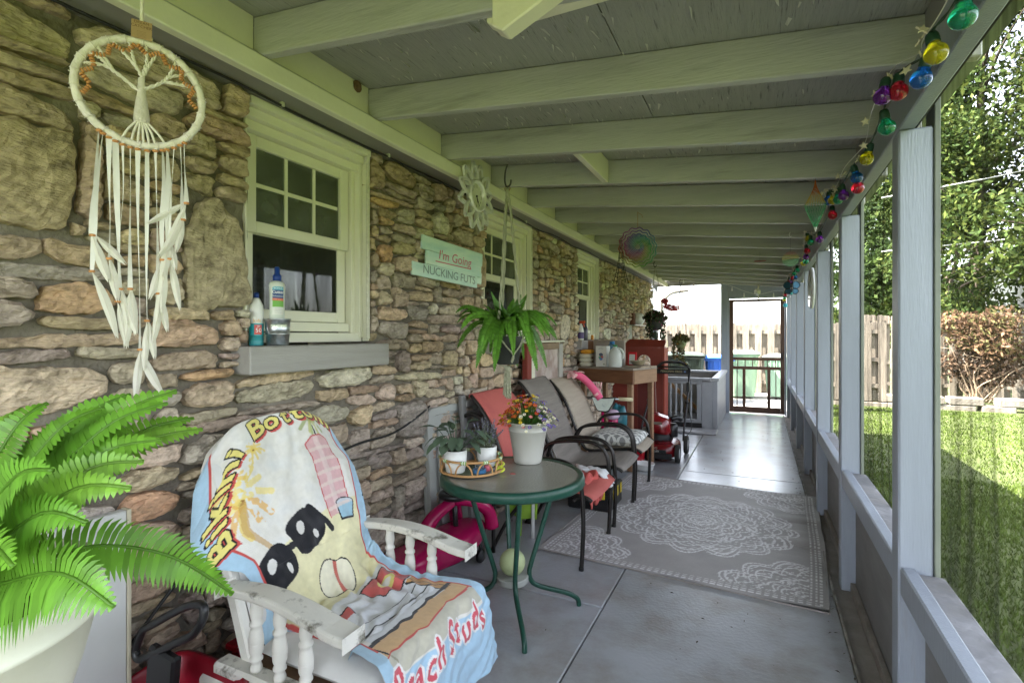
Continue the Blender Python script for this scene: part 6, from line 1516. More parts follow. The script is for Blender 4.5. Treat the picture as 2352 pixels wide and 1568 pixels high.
# red cupboard back with an arched cut-out
rb2 = thing('red_cupboard', 'tall red painted wooden cupboard with a rounded cut-out behind the bench', 'cupboard', (-1.50, 7.05, 0))
m_redp = pm('barn_red', (.19, .03, .018), .55, .14, 5, .2, 40)
arc = [(-1.415 + .085 * math.cos(a), 1.065 + .075 * math.sin(a)) for a in [PI - i * PI / 10 for i in range(11)]]
poly = [(-1.84, .02), (-1.84, 1.235), (-1.15, 1.235), (-1.15, .02), (-1.055, .02)] 
MB().prism([(-1.84, .02), (-1.50, .02), (-1.50, 1.065)] + arc[1:-1] + [(-1.33, 1.065), (-1.33, .02), (-1.17, .02), (-1.17, 1.235), (-1.84, 1.235)], .022, Matrix(((1, 0, 0, 0), (0, 0, 1, 7.02), (0, 1, 0, 0), (0, 0, 0, 1)))).build('front_panel', m_redp, rb2, world=True)
box('lower_panel', -1.499, -1.331, 7.022, 7.04, .02, 1.0, pm('dark_red_panel', (.12, .018, .014), .6, .1), rb2, 0, True)
box('side_panel', -1.169, -1.147, 7.02, 7.30, .02, 1.235, pm('red_side', (.27, .045, .024), .5, .1), rb2, .003, True)
mb = MB(); b = mb.addv([(-1.72, 7.005, 1.236), (-1.145, 7.005, 1.236), (-1.145, 7.09, 1.325), (-1.62, 7.09, 1.335), (-1.72, 7.005, 1.25), (-1.145, 7.005, 1.25), (-1.145, 7.09, 1.339), (-1.62, 7.09, 1.349)])
mb.addf([tuple(b + i for i in q) for q in ((0, 3, 2, 1), (4, 5, 6, 7), (0, 1, 5, 4), (1, 2, 6, 5), (2, 3, 7, 6), (3, 0, 4, 7))]); mb.build('sloped_top', m_redp, rb2, world=True)
# spray bottle and jar on the third window sill
sy = thing('cleaner_bottle', 'white cleaner spray bottle with a red trigger on the third window sill', 'bottle', (-1.85, 5.64, 1.345)); MB().lathe([(.035, 0), (.037, .01), (.036, .10), (.026, .15), (.013, .175), (.013, .19)], 20).build('body', m_white_plastic, sy, smooth=True)
MB().lathe([(.0375, .02), (.0372, .09)], 20, cap=(False, False)).build('label', pm('purple_label', (.06, .03, .14), .4), sy, smooth=True); MB().bar((-.01, 0, .205), (.055, -.01, .205), .026, .03).build('trigger', pm('trigger_red', (.62, .07, .02), .4), sy, bevel=.006)
MB().bar((.035, -.005, .195), (.045, -.005, .15), .012, .01, (1, 0, 0)).build('lever', MATS['trigger_red'], sy)
bk2 = thing('boxed_cleaner', 'dark bottle beside the cleaner spray on the third window sill', 'bottle', (-1.84, 5.76, 1.345)); MB().lathe([(.034, 0), (.036, .01), (.036, .13), (.02, .17), (.014, .18), (.014, .20)], 20).build('body', pm('dark_bottle', (.03, .03, .05), .3), bk2, smooth=True)
aj = thing('amber_jar', 'tiny amber jar on the third window sill', 'jar', (-1.86, 6.12, 1.345)); MB().lathe([(.018, 0), (.02, .005), (.02, .04), (.016, .045), (.016, .06)], 16).build('jar', pm('amber', (.55, .22, .02), .2), aj, smooth=True)
# wall lamp over the boarded vent
wl = thing('wall_lamp', 'white metal hooded wall lamp above the boarded vent on the stone wall', 'lamp', (-1.80, 8.45, 1.67)); MB().lathe([(.10, 0), (.11, .005), (.10, .05), (.06, .10), (.03, .12)], 24, M=Matrix.Rotation(R(115), 4, 'X') @ Matrix.Rotation(R(15), 4, 'Y')).build('hood', m_white_plastic, wl, smooth=True)
box('bracket', -.06, .0, -.32, -.18, -.10, .08, pm('rust_bracket', (.12, .05, .03), .8), wl, .004); box('shelf', -.05, .08, -.55, .30, -.115, -.105, m_tin, wl, 0)

# ---------------------------------------------------------------- lawn mower
mw = thing('lawn_mower', 'red walk-behind lawn mower with a black folding handle', 'lawn mower', (-1.06, 6.1, 0))
m_mred = pm('mower_red', (.13, .006, .009), .25, .15, 6, c2=(.10, .02, .02), c2amt=.35, c2scale=9, coat=.3)
def deck(u, v):
    a = 2 * PI * u; e = 4; q = (abs(math.cos(a)) ** e + abs(math.sin(a)) ** e) ** (-1 / e)
    pr = [(1.0, .065), (1.02, .10), (1.0, .15), (.93, .185), (.70, .205), (.40, .215)]; i = min(4, int(v * 5)); f = v * 5 - i; r = pr[i][0] * (1 - f) + pr[i + 1][0] * f; z = pr[i][1] * (1 - f) + pr[i + 1][1] * f
    return (-1.07 + q * math.cos(a) * .235 * r, 6.10 + q * math.sin(a) * .30 * r, z)
mb = MB().grid(deck, 40, 10); mb.addf([tuple(10 * 41 + i for i in range(40))]); mb.build('deck', m_mred, mw, smooth=True, world=True)
box('front_skirt', -1.27, -.87, 5.782, 5.80, .05, .115, m_black, mw, .006, True)
for x, y, r in ((-.825, 5.91, .10), (-.80, 6.43, .105), (-1.315, 5.91, .10), (-1.335, 6.43, .105)):
    RM = Matrix.Translation((x, y, r)) @ Matrix.Rotation(R(90), 4, 'Y')
    wo = MB().lathe([(r * .62, -.022), (r * .95, -.022), (r, -.014), (r, .014), (r * .95, .022), (r * .62, .022)], 28, M=RM, cap=(False, False)).build('wheel', pm('tyre', (.022, .021, .02), .8, .2, 30, .6, 60), mw, smooth=True, world=True)
    hb = MB().lathe([(.012, -.020), (r * .62, -.018), (r * .62, .018), (.02, .024)], 24, M=Matrix.Translation(-mw.location) @ RM).build('hub', pm('hub_grey', (.42, .43, .43), .5), wo, smooth=True)
MB().lathe([(.15, .205), (.155, .22), (.14, .30), (.12, .31)], 24, (-1.06, 6.12, 0)).build('engine_block', pm('engine_black', (.02, .02, .022), .5, .2, 20), mw, smooth=True, world=True)
def shroud(u, v):
    a = 2 * PI * u; e = 3.4; q = (abs(math.cos(a)) ** e + abs(math.sin(a)) ** e) ** (-1 / e)
    pr = [(.96, .30), (1.03, .33), (1.0, .40), (.90, .455), (.66, .487), (.30, .497)]; i = min(4, int(v * 5)); f = v * 5 - i; r = pr[i][0] * (1 - f) + pr[i + 1][0] * f; z = pr[i][1] * (1 - f) + pr[i + 1][1] * f
    return (-1.055 + q * math.cos(a) * .135 * r, 6.09 + q * math.sin(a) * .15 * r, z - .02 * math.cos(a))
mb = MB().grid(shroud, 36, 10); mb.addf([tuple(10 * 37 + i for i in range(36))]); mb.build('engine_shroud', pm('shroud_red', (.19, .008, .011), .18, .08, 5, coat=.6), mw, smooth=True, world=True)
box('badge', -1.13, -1.00, 5.936, 5.94, .40, .43, pm('badge_grey', (.22, .20, .16), .3, metal=.5), mw, .004, True)
MB().lathe([(.05, 0), (.055, .01), (.055, .13), (.04, .15)], 20, (-.905, 6.10, .25)).build('air_filter', m_black, mw, smooth=True, world=True); box('muffler', -1.235, -1.185, 6.0, 6.10, .25, .34, pm('muffler_metal', (.40, .39, .36), .4, .3, 30, metal=.7), mw, .008, True)
MB().tube(smoothpath([(-.93, 6.14, .44), (-.87, 6.18, .455), (-.83, 6.22, .43)], 4), .03, 10).build('fuel_cap', m_black, mw, smooth=True, world=True)
Mlet = Matrix.Translation((1.06, -6.1, 0))
lettering('TORO', .032, Mlet @ frame_m((-1.07, 5.790, .165), (1, 0, 0), (0, -.12, 1)), pm('mower_white', (.62, .60, .55), .5), mw)
box('nameplate', -1.20, -.93, 5.779, 5.7815, .118, .152, m_black, mw, .003, True)
lettering('RECYCLER', .028, Mlet @ frame_m((-1.07, 5.7775, .135), (1, 0, 0), (0, 0, 1)), MATS['mower_white'], mw)
for s_, x0, x1 in ((-1, -1.335, -1.245), (1, -.835, -.815)):
    MB().tube(smoothpath([(x0, 6.44, .14), (x0, 6.52, .30), ((x0 + x1) / 2, 6.70, .58), (x1, 6.88, .93)], 5), .012, 8).build('handle_bar', m_black, mw, smooth=True, world=True)
    MB().sphere(((x0 + x1) / 2, 6.69, .575), .026, 10, 8).build('knob', m_black, mw, smooth=True, world=True)
MB().tube(smoothpath([(-1.245, 6.88, .93), (-1.235, 6.90, .975), (-1.15, 6.92, 1.045), (-1.03, 6.92, 1.055), (-.91, 6.92, 1.045), (-.825, 6.90, .975), (-.815, 6.88, .93)], 5), .016, 10).build('top_bar', m_black, mw, smooth=True, world=True)
MB().tube([(-1.235, 6.90, .992), (-.825, 6.90, .992)], .011, 8).build('bail_bar', m_black, mw, smooth=True, world=True)
box('control_panel', -1.24, -.82, 6.875, 6.905, .905, .965, m_black, mw, .012, True)
lettering('PERSONAL PACE', .036, Mlet @ frame_m((-1.04, 6.8735, .937), (1, 0, 0), (0, 0, 1)), pm('panel_gold', (.42, .36, .20), .4), mw)
MB().prism([(0, .012), (.012, 0), (0, -.012), (-.012, 0)], .001, frame_m((-.872, 6.8733, .937), (1, 0, 0), (0, 0, 1))).build('emblem', pm('panel_blue', (.12, .22, .45), .4), mw, world=True)
box('cable_guide', -.835, -.80, 6.72, 6.76, .70, .82, m_black, mw, .006, True)
MB().tube(smoothpath([(-.83, 6.87, .95), (-.79, 6.83, .75), (-.80, 6.72, .5), (-.76, 6.62, .28), (-.80, 6.50, .20)], 6), .004, 5).build('cable', m_black, mw, smooth=True, world=True)
MB().tube(smoothpath([(-.835, 6.87, .95), (-.825, 6.80, .70), (-.84, 6.65, .42), (-.83, 6.55, .26)], 6), .004, 5).build('cable', m_black, mw, smooth=True, world=True)
MB().tube([(-1.24, 6.86, .90), (-1.10, 6.16, .48)], .0025, 4).build('pull_cord', pm('cord_white', (.6, .6, .58), .6), mw, world=True)

# ---------------------------------------------------------------- child bike under the bench
bi = thing('child_bike', 'small pink child bicycle with a white handlebar shield under the bench', 'bicycle', (-1.40, 5.05, 0))
for y, r in ((5.06, .15), (4.62 + .02, .15)):
    MB().tube([(-1.42, y + r * math.cos(a), r + r * math.sin(a) * .9 + .005) for a in [i * PI / 14 for i in range(28)]], .02, 8, closed=True).build('tyre', m_black, bi, smooth=True, world=True)
MB().tube(smoothpath([(-1.42, 5.06, .15), (-1.42, 5.03, .34), (-1.42, 5.02, .56), (-1.42, 5.02, .70)], 4), .014, 8).build('fork', m_mag, bi, smooth=True, world=True)
MB().tube(smoothpath([(-1.42, 5.03, .45), (-1.42, 4.85, .28), (-1.42, 4.66, .18)], 5), .02, 8).build('frame', m_mag, bi, smooth=True, world=True)
MB().tube([(-1.64, 5.02, .775), (-1.50, 5.01, .775), (-1.36, 5.01, .775), (-1.20, 5.03, .775)], .011, 8).build('handlebar', m_tin, bi, smooth=True, world=True)
for x0, x1 in ((-1.265, -1.125), (-1.70, -1.60)): MB().tube([(x0, 5.03, .775), (x1, 5.035, .775)], .018, 10).build('grip', pm('cream_grip', (.62, .56, .36), .6), bi, smooth=True, world=True)
shp = [(-1.525, .80), (-1.49, .795), (-1.40, .785), (-1.31, .795), (-1.275, .80), (-1.30, .73), (-1.345, .655), (-1.37, .645), (-1.44, .645), (-1.465, .655), (-1.50, .73)]
MX = Matrix(((1, 0, 0, 0), (0, 0, 1, 4.975), (0, 1, 0, 0), (0, 0, 0, 1)))
MB().prism(shp, .02, MX).build('shield_rim', m_black, bi, world=True, bevel=.004)
MB().prism([(-1.4 + (x + 1.4) * .90, .722 + (z - .722) * .84) for x, z in shp], .004, MX, -.006).build('shield', pm('shield_pale', (.55, .62, .56), .4, .15, 12, c2=(.30, .38, .40), c2amt=.35, c2scale=18), bi, world=True)
MB().sphere((-1.44, 4.70, .40), (.05, .10, .03), 14, 8).build('saddle', m_pk2, bi, smooth=True, world=True)
hm_ = thing('toy_helmet', 'glossy lilac child helmet beside the bike under the bench', 'helmet', (-1.36, 5.18, .56)); MB().sphere((0, 0, .035), (.075, .09, .055), 18, 10).build('shell', pm('lilac', (.55, .42, .55), .12, .08), hm_, smooth=True)
MB().lathe([(.03, -.10), (.05, -.09), (.05, .0), (.03, .01)], 14, (0, .02, 0)).build('bucket', m_mag, hm_, smooth=True)
gb_ = thing('garden_glove', 'pale pink garden glove hanging on the bench leg', 'glove', (-1.50, 5.12, .84))
mb = MB().sphere((0, 0, 0), (.035, .015, .04), 12, 8)
for i in range(4): mb.tube([(-.03 + i * .02, 0, .02), (-.045 + i * .028, -.005, .075 + .01 * (i % 2))], .010, 7)
mb.build('glove', m_pk2, gb_, smooth=True)
rt_ = thing('red_toy_bin', 'red plastic toy bin on the floor under the work bench', 'bin', (-1.22, 5.62, 0)); MB().lathe([(.10, 0), (.13, .30), (.14, .31), (.13, .315), (.12, .30), (.095, .02)], 4, M=Matrix.Rotation(R(45), 4, 'Z')).build('bin', m_red2, rt_)
bg = thing('teal_bag', 'crumpled teal bag stuffed under the work bench', 'bag', (-1.36, 5.45, .40)); mb = MB().sphere((0, 0, .12), (.09, .09, .15), 18, 14); mb.v = [tuple(Vector(p) * (1 + .25 * fbm(p[0] * 12, p[1] * 12, p[2] * 12))) for p in mb.v]; mb.build('bag', pm('teal_bag_m', (.04, .18, .22), .35), bg, smooth=True)
crt = thing('milk_crate', 'dark crate carrying the teal bag under the bench', 'crate', (-1.42, 5.55, 0)); box('crate', -.14, .14, -.14, .14, 0, .39, pm('crate_dark', (.03, .06, .05), .6), crt, .01)

# ---------------------------------------------------------------- stair well half wall
sw_ = thing('stair_half_wall', 'grey painted half wall with turned spindles round the cellar stairs', 'half wall', (-1.2, 9.0, 0))
m_sg = pm('stair_grey', (.30, .31, .325), .5, .1, 5, .2, 30, c2=(.22, .22, .22), c2amt=.3)
box('side_panel', -.64, -.575, 8.13, 10.14, .0, .73, m_sg, sw_, .004, True)
for i in range(5): box('board_groove', -.5748, -.5735, 8.16, 10.1, .12 + i * .13, .123 + i * .13, m_rim, sw_, 0, True)
box('side_cap', -.66, -.55, 8.08, 10.14, .731, .775, pm('cap_grey', (.40, .41, .425), .4, .06), sw_, .006, True)
box('corner_board', -.79, -.642, 8.10, 8.128, .0, .715, m_sg, sw_, .004, True); box('front_rail', -1.86, -.792, 8.09, 8.15, .68, .73, m_sg, sw_, .004, True); box('front_cap', -1.86, -.662, 8.06, 8.18, .7305, .77, m_sg, sw_, .005, True)
box('bottom_rail', -1.86, -.792, 8.10, 8.14, .10, .15, m_sg, sw_, .004, True); box('toe_board', -1.86, -.792, 8.11, 8.13, .0, .099, m_dark, sw_, 0, True); box('post', -.86, -.795, 8.095, 8.145, .1505, .679, m_sg, sw_, .004, True)
sprof = [(.018, 0), (.018, .08), (.022, .09), (.012, .10), (.018, .14), (.020, .22), (.012, .36), (.022, .375), (.012, .39), (.018, .40), (.018, .528)]
for x in (-.945, -1.08, -1.16, -1.24, -1.36, -1.48, -1.60): MB().lathe(sprof, 10, (x, 8.12, .151)).build('spindle', pm('spindle_grey', (.34, .35, .36), .5), sw_, smooth=True, world=True)
box('far_panel', -1.86, -.645, 10.02, 10.06, -.6, .72, m_rim, sw_, 0, True); box('far_cap', -1.86, -.662, 9.98, 10.12, .7205, .76, m_sg, sw_, .005, True); box('inner_panel', -.70, -.641, 8.16, 10.0, -.6, .70, pm('dark_stair', (.10, .10, .105), .7), sw_, 0, True)
MB().bar((-1.42, 8.9, .66), (-.84, 8.9, .12), .04, .05, (0, 0, 1)).build('handrail', pm('raw_rail', (.34, .18, .07), .6, .12), sw_, world=True)
box('threshold', -1.25, -.56, 7.72, 8.09, .001, .035, pm('step_concrete', (.36, .36, .37), .35, .15, 4, .3, 30, spec=.6), floor_o, .01, True)
# ---------------------------------------------------------------- hung on the wall: clock and sign
ck_ = thing('wall_clock', 'silver petal framed wall clock hung on the cream ledger', 'clock', (-1.592, 2.77, 2.255))
m_sil = pm('brushed_silver', (.74, .74, .72), .4, .06, 30, metal=.25)
CM_ = Matrix(((0, 0, 1, 0), (1, 0, 0, 0), (0, 1, 0, 0), (0, 0, 0, 1)))      # local x->+Y, y->+Z, z->+X
for k in range(12):
    a = k * PI / 6 + .26; h = .30
    pts = [(.105 * math.cos(a - h), .105 * math.sin(a - h)), (.150 * math.cos(a - h * .72), .150 * math.sin(a - h * .72)), (.205 * math.cos(a), .205 * math.sin(a)), (.150 * math.cos(a + h * .72), .150 * math.sin(a + h * .72)), (.105 * math.cos(a + h), .105 * math.sin(a + h))]
    pp = [CM_ @ Vector((x, y, .012 + .008 * (k % 2))) for x, y in pts]
    left = smoothpath(pp[:3], 5); right = smoothpath(pp[2:], 5); mb = MB()
    for sg in (left, right):
        for p, q in zip(sg, sg[1:]): mb.bar(p, q, .022, .016, (1, 0, 0))
    mb.build('petal', m_sil, ck_)
MB().lathe([(.074, 0), (.098, 0), (.102, .02), (.096, .034), (.086, .036), (.080, .026), (.076, .012)], 48, M=CM_, cap=(True, False)).build('bezel', m_sil, ck_, smooth=True)
MB().lathe([(.001, .014), (.079, .014)], 40, M=CM_, cap=(True, False)).build('dial', pm('dial_cream', (.62, .62, .52), .5, .03), ck_)
m_ink = pm('clock_ink', (.02, .02, .02), .5)
for h in range(1, 13):
    a = PI / 2 - h * PI / 6; lettering(str(h), .026, CM_ @ Matrix.Translation((.060 * math.cos(a), .060 * math.sin(a), .0155)), m_ink, ck_, name='numeral')
for ang, l, w_ in ((PI / 2 - 2 * PI * (5.42 / 12), .040, .006), (PI / 2 - 2 * PI * (25 / 60), .062, .004)):
    MB().bar(CM_ @ Vector((0, 0, .018)), CM_ @ Vector((math.cos(ang) * l, math.sin(ang) * l, .018)), .0015, w_, CM_.to_3x3() @ Vector((-math.sin(ang), math.cos(ang), 0))).build('hand', m_ink, ck_)
MB().lathe([(.006, .014), (.006, .022)], 12, M=CM_).build('pivot', m_ink, ck_)

sg_ = thing('plank_sign', 'turquoise plank sign with pink and grey lettering on the stone wall', 'sign', (-1.772, 2.80, 1.845))
m_turq = pm('turquoise_wash', (.46, .70, .70), .6, .12, 3, .2, 40, stretch=(5, .8, 5), c2=(.70, .79, .74), c2amt=.48, c2scale=3, c2sharp=.2)
SM = frame_m((0, 0, 0), (.16, 1, -.062), (.0, .062, 1))
for i, (x0, x1, y0, y1) in enumerate(((-.29, .29, .048, .13), (-.25, .28, -.033, .046), (-.36, .24, -.112, -.035))):
    MB().prism([(x0, y0), (x1, y0 - .004), (x1, y1), (x0, y1 + .003)], .016, SM @ Matrix.Rotation(R(.6 * (i - 1)), 4, 'Z')).build('plank', m_turq, sg_, bevel=.003)
MB().prism([(.22, -.075), (.31, -.08), (.31, -.0), (.22, .0)], .012, SM, -.014).build('plank', m_turq, sg_, bevel=.003)
m_spk = pm('sign_pink', (.55, .13, .22), .7); m_sgy = pm('sign_grey', (.20, .27, .28), .7)
lettering("I'm Going", .080, SM @ Matrix.Translation((.01, .040, .0175)), m_spk, sg_, shear=.1); MB().bar(SM @ Vector((-.17, -.004, .017)), SM @ Vector((.17, .002, .017)), .006, .001, (1, 0, 0)).build('underline', m_spk, sg_)
lettering('NUCKING FUTS', .072, SM @ Matrix.Translation((-.03, -.070, .0175)), m_sgy, sg_, space=.95)

# ---------------------------------------------------------------- hanging fern in a macrame holder
m_mac = pm('sage_cord', (.36, .36, .26), .9, .12, 40, .5, 120)
hf = thing('hanging_fern', 'lush green fern in a dark pot hung by a sage macrame holder', 'plant', (-1.232, 2.5, 1.245))
MB().tube(smoothpath([(0, 0, 1.075), (-.012, 0, 1.04), (-.016, 0, .99), (-.004, 0, .955), (.016, 0, .965), (.022, 0, .99)], 5), .005, 8).build('ceiling_hook', pm('dark_hook', (.06, .06, .055), .5, metal=.5), hf, smooth=True)
MB().tube([(.016 * math.cos(a), .0, .945 + .016 * math.sin(a)) for a in [i * .5236 for i in range(12)]], .0022, 6, closed=True).build('ring', pm('brass_ring', (.25, .15, .07), .4, metal=.7), hf, smooth=True)
m_dkpot = pm('charcoal_pot', (.035, .038, .036), .6, .15, 8)
MB().lathe([(.052, 0), (.058, .003), (.078, .11), (.080, .111), (.083, .145), (.084, .15), (.078, .15), (.076, .12)], 36, cap=(True, False)).build('pot', m_dkpot, hf, smooth=True); MB().lathe([(.003, .135), (.076, .13)], 20, cap=(True, False)).build('soil', m_soil, hf)
def twist(mb, pts, r, n_=2):
    pp = smoothpath(pts, 14); N_ = len(pp)
    for ph in range(n_):
        mb.tube([p + Vector((r * .8 * math.cos(i * .9 + ph * 2 * PI / n_), r * .8 * math.sin(i * .9 + ph * 2 * PI / n_), 0)) for i, p in enumerate(pp)], r, 6)
for k in range(3):
    a = k * 2 * PI / 3 + .35; e_ = Vector((math.cos(a), math.sin(a), 0))
    mb = MB(); twist(mb, [Vector((0, 0, .93)), e_ * .02 + Vector((0, 0, .80)), e_ * .052 + Vector((0, 0, .45)), e_ * .088 + Vector((0, 0, .16))], .0048); mb.build('cord', m_mac, hf, smooth=True)
    for s_ in (-1, 1):
        b_ = Vector((math.cos(a + s_ * 1.047), math.sin(a + s_ * 1.047), 0)); mb = MB(); twist(mb, [e_ * .089 + Vector((0, 0, .165)), (e_ + b_) * .047 + Vector((0, 0, .10)), b_ * .077 + Vector((0, 0, .05)), b_ * .045 + Vector((0, 0, .0)), Vector((0, 0, -.015))], .0032); mb.build('cord', m_mac, hf, smooth=True)
MB().tube([(0, 0, .90), (0, 0, .945)], .011, 10).build('knot', m_mac, hf, smooth=True)
MB().sphere((0, 0, -.022), (.018, .018, .016), 12, 8).build('knot', m_mac, hf, smooth=True)
for i in range(14):
    a = i * 2.4; r0 = .012 * math.sqrt(i / 14); mb = MB(); twist(mb, [Vector((r0 * math.cos(a), r0 * math.sin(a), -.03)), Vector((r0 * 1.5 * math.cos(a), r0 * 1.5 * math.sin(a), -.10)), Vector((r0 * 1.9 * math.cos(a), r0 * 1.9 * math.sin(a), -.165 - .01 * (i % 3)))], .0028); mb.build('tassel_strand', m_mac, hf, smooth=True)
rn = random.Random(77); FC2 = [(.10, .25, .028), (.08, .20, .022), (.125, .29, .036)]
for i in range(46):
    a = i * 2.399 + rn.uniform(-.2, .2); d = Vector((math.cos(a), math.sin(a), 0)); ty_ = i % 4; b_ = Vector((0, 0, .14))
    if ty_ == 0: rr_, zt_, zm_ = rn.uniform(.06, .16), rn.uniform(.16, .27), rn.uniform(.12, .17)
    elif ty_ == 1: rr_, zt_, zm_ = rn.uniform(.24, .31), rn.uniform(.04, .14), rn.uniform(.11, .15)
    elif ty_ == 2: rr_, zt_, zm_ = rn.uniform(.24, .30), rn.uniform(-.06, .04), rn.uniform(.09, .12)
    else: rr_, zt_, zm_ = rn.uniform(.20, .26), rn.uniform(-.17, -.06), rn.uniform(.07, .11)
    tip = b_ + d * rr_ + Vector((0, 0, zt_)); mid = b_ + d * rr_ * .52 + Vector((0, 0, zm_))
    mb = MB(); frond(mb, [d * .02 + Vector((0, 0, .135)), b_ + d * rr_ * .2 + Vector((0, 0, zm_ * .7)), mid, mid.lerp(tip, .6) + Vector((0, 0, .03 if ty_ else .0)), tip], .036, 30, FC2, rn, wid=.9, droop=.4, start=.10, stemr=.0012, face=(.35, -.5, .8)); mb.build('frond', m_fern, hf, smooth=True)

# two farther hanging baskets
def basket(label, loc, zhook, potc, leafc, flc, rad, trail, seed, nf=60):
    t = thing('hanging_basket', label, 'plant', loc, 0, 'hanging baskets near the far end'); rn_ = random.Random(seed)
    MB().lathe([(rad * .45, 0), (rad * .62, .01), (rad * .95, rad * 1.0), (rad, rad * 1.25), (rad * .92, rad * 1.25)], 24).build('pot', potc, t, smooth=True)
    top = zhook - loc[2]
    for k in range(3):
        a = k * 2.094 + .3; MB().tube([(rad * math.cos(a), rad * math.sin(a), rad * 1.2), (rad * .15 * math.cos(a), rad * .15 * math.sin(a), top - .10), (0, 0, top - .06)], .004, 5).build('cord', m_mac if seed == 1 else pm('brown_cord', (.12, .06, .05), .8), t)
    MB().tube(smoothpath([(0, 0, top + .03), (-.02, 0, top), (-.005, 0, top - .05), (.02, 0, top - .02)], 5), .005, 6).build('hook', m_dark, t)
    mb = MB(); leaf_cloud(mb, (0, 0, rad * 1.5), (rad * 1.35, rad * 1.35, rad * .8), 600, .026, leafc, rn_, hollow=.1)
    for k in range(trail):
        a = rn_.uniform(0, 6.28); r = rad * rn_.uniform(.9, 1.15); l = rn_.uniform(.18, .42)
        for j in range(38):
            q = rn_.random(); leaf_cloud(mb, (r * math.cos(a), r * math.sin(a), rad * 1.2 - q * l), (.025, .025, .02), 2, .020, leafc, rn_, hollow=.0)
    mb.build('foliage', m_leaf, t)
    fb_ = MB()
    for k in range(nf):
        a = rn_.uniform(0, 6.28); r = rad * rn_.uniform(.3, 1.3); leaf_cloud(fb_, (r * math.cos(a), r * math.sin(a), rad * rn_.uniform(.2, 2.2) - (.3 * rn_.random() if rn_.random() < .35 else 0)), (.015, .015, .012), 3, .012, flc, rn_, hollow=.0)
    tag(fb_.build('blossom', m_fl, t), kind='stuff'); return t
A_ = basket('hanging basket with trailing leaves and coral red blooms near the stone corner', (-1.32, 7.3, 1.47), 2.39, m_dkpot, [(.05, .08, .04), (.07, .10, .05), (.10, .06, .05)], [(.30, .04, .10), (.25, .03, .12)], .12, 9, 1)
mb = MB(); rn = random.Random(4)
for cx, cz, s_ in ((.16, .40, .05), (.24, .30, .06), (.19, .33, .05), (.30, .30, .05)): leaf_cloud(mb, (cx - .03, 0, cz), (s_, s_, s_ * .8), 130, .018, [(.60, .06, .10), (.68, .10, .14)], rn, hollow=.1)
mb.build('bloom_cluster', m_fl, A_)
MB().tube(smoothpath([(0, 0, .15), (.08, 0, .27), (.16, 0, .38)], 4), .005, 5).build('bloom_stem', m_st if False else MATS['stair_grey'], A_)
MB().tube(smoothpath([(0, 0, .0), (.01, 0, -.10), (.02, 0, -.22), (.015, 0, -.32)], 4), [.008, .012, .016, .02, .022, .024, .024, .024, .022, .02, .016, .01, .004], 8).build('tassel', pm('green_tassel', (.05, .08, .05), .9), A_, smooth=True)
basket('hanging basket of orange and yellow flowers in a pale green pot near the end screen', (-1.10, 8.2, 1.20), 2.22, pm('pale_green_pot', (.22, .25, .13), .6), [(.12, .13, .05), (.16, .15, .06), (.10, .06, .03)], [(.55, .20, .03), (.60, .40, .04), (.40, .08, .03)], .095, 8, 2)

# ---------------------------------------------------------------- wind spinners and small hangings
def hook_line(par, x, y, z1, z0): 
    MB().tube(smoothpath([(x, y, z1), (x - .008, y, z1 - .02), (x, y, z1 - .038), (x + .008, y, z1 - .03)], 4), .0025, 6).build('hook', m_white_plastic, par, smooth=True, world=True); MB().tube([(x, y, z1 - .035), (x, y, z0)], .0009, 4).build('thread', MATS['clock_ink'], par, world=True)
def hsv(h, s, v):
    import colorsys; return colorsys.hsv_to_rgb(h % 1, s, v)
m_spin = pm('spinner_metal', vc=True, rough=.35, var=.05, metal=.15)
rs = thing('round_wind_spinner', 'round rainbow wind spinner of wavy rings hung from the cross block', 'wind spinner', (-.82, 3.84, 2.05))
vd = (CAMP - Vector((-.82, 3.84, 2.05))); vd.z = 0; vd.normalize()
for k in range(11):
    r = .022 + k * .0095; a_ = k * .13; ax = Matrix.Rotation(math.atan2(vd.y, vd.x) + a_ * .5 - .3, 4, 'Z'); mb = MB(); n_ = 60; pts = []
    if k >= 9: r += .012 * (k - 8)
    for i in range(n_):
        t = 2 * PI * i / n_; w_ = 1 + (.05 if k > 6 else .03) * math.sin(t * 14); pts.append(ax @ Vector((0, r * w_ * math.cos(t), r * w_ * math.sin(t))))
    b0 = len(mb.v); mb.tube(pts, .0032 if k < 8 else .0042, 6, closed=True)
    mb.c = [hsv(math.atan2(v[2], (v[0] ** 2 + v[1] ** 2) ** .5 * (1 if v[1] > 0 else -1)) / 6.283 + k * .05, .80, .22) for v in mb.v]; mb.build('wavy_ring', m_spin, rs, smooth=True)
MB().tube([(0, 0, .135), (0, 0, .262)], .0022, 5).build('string', pm('jute', (.40, .26, .12), .9), rs); MB().tube([(0, 0, .255), (.03, .0, .235), (.035, 0, .215)], .002, 5).build('string', MATS['jute'], rs)
ds_ = thing('diamond_wind_spinner', 'diamond shaped orange and green wind spinner hung beside the string lights', 'wind spinner', (.254, 3.1, 2.07)); hook_line(ds_, .254, 3.1, 2.345, 2.20)
for k in range(22):
    a = k * PI / 22 * 2; mb = MB(); prof = [(0, .138), (.010, .09), (.044, .015), (.047, .0), (.030, -.05), (.008, -.105), (0, -.135)]
    pts = [(r * math.cos(a + z * 4), r * math.sin(a + z * 4), z) for r, z in prof]; mb.tube(smoothpath(pts, 4), .0012, 4); mb.c = [(.45, .12, .03) if v[2] > .07 else (.48, .32, .03) if v[2] > .01 else (.03, .26, .10) if v[2] > -.11 else (.6, .6, .6) for v in mb.v]; mb.build('spiral_rib', m_spin, ds_)
sp_ = thing('sphere_wind_spinner', 'clear green and gold ring sphere spinner hung near the lights', 'wind spinner', (.205, 4.55, 1.99)); hook_line(sp_, .205, 4.55, 2.20, 2.05)
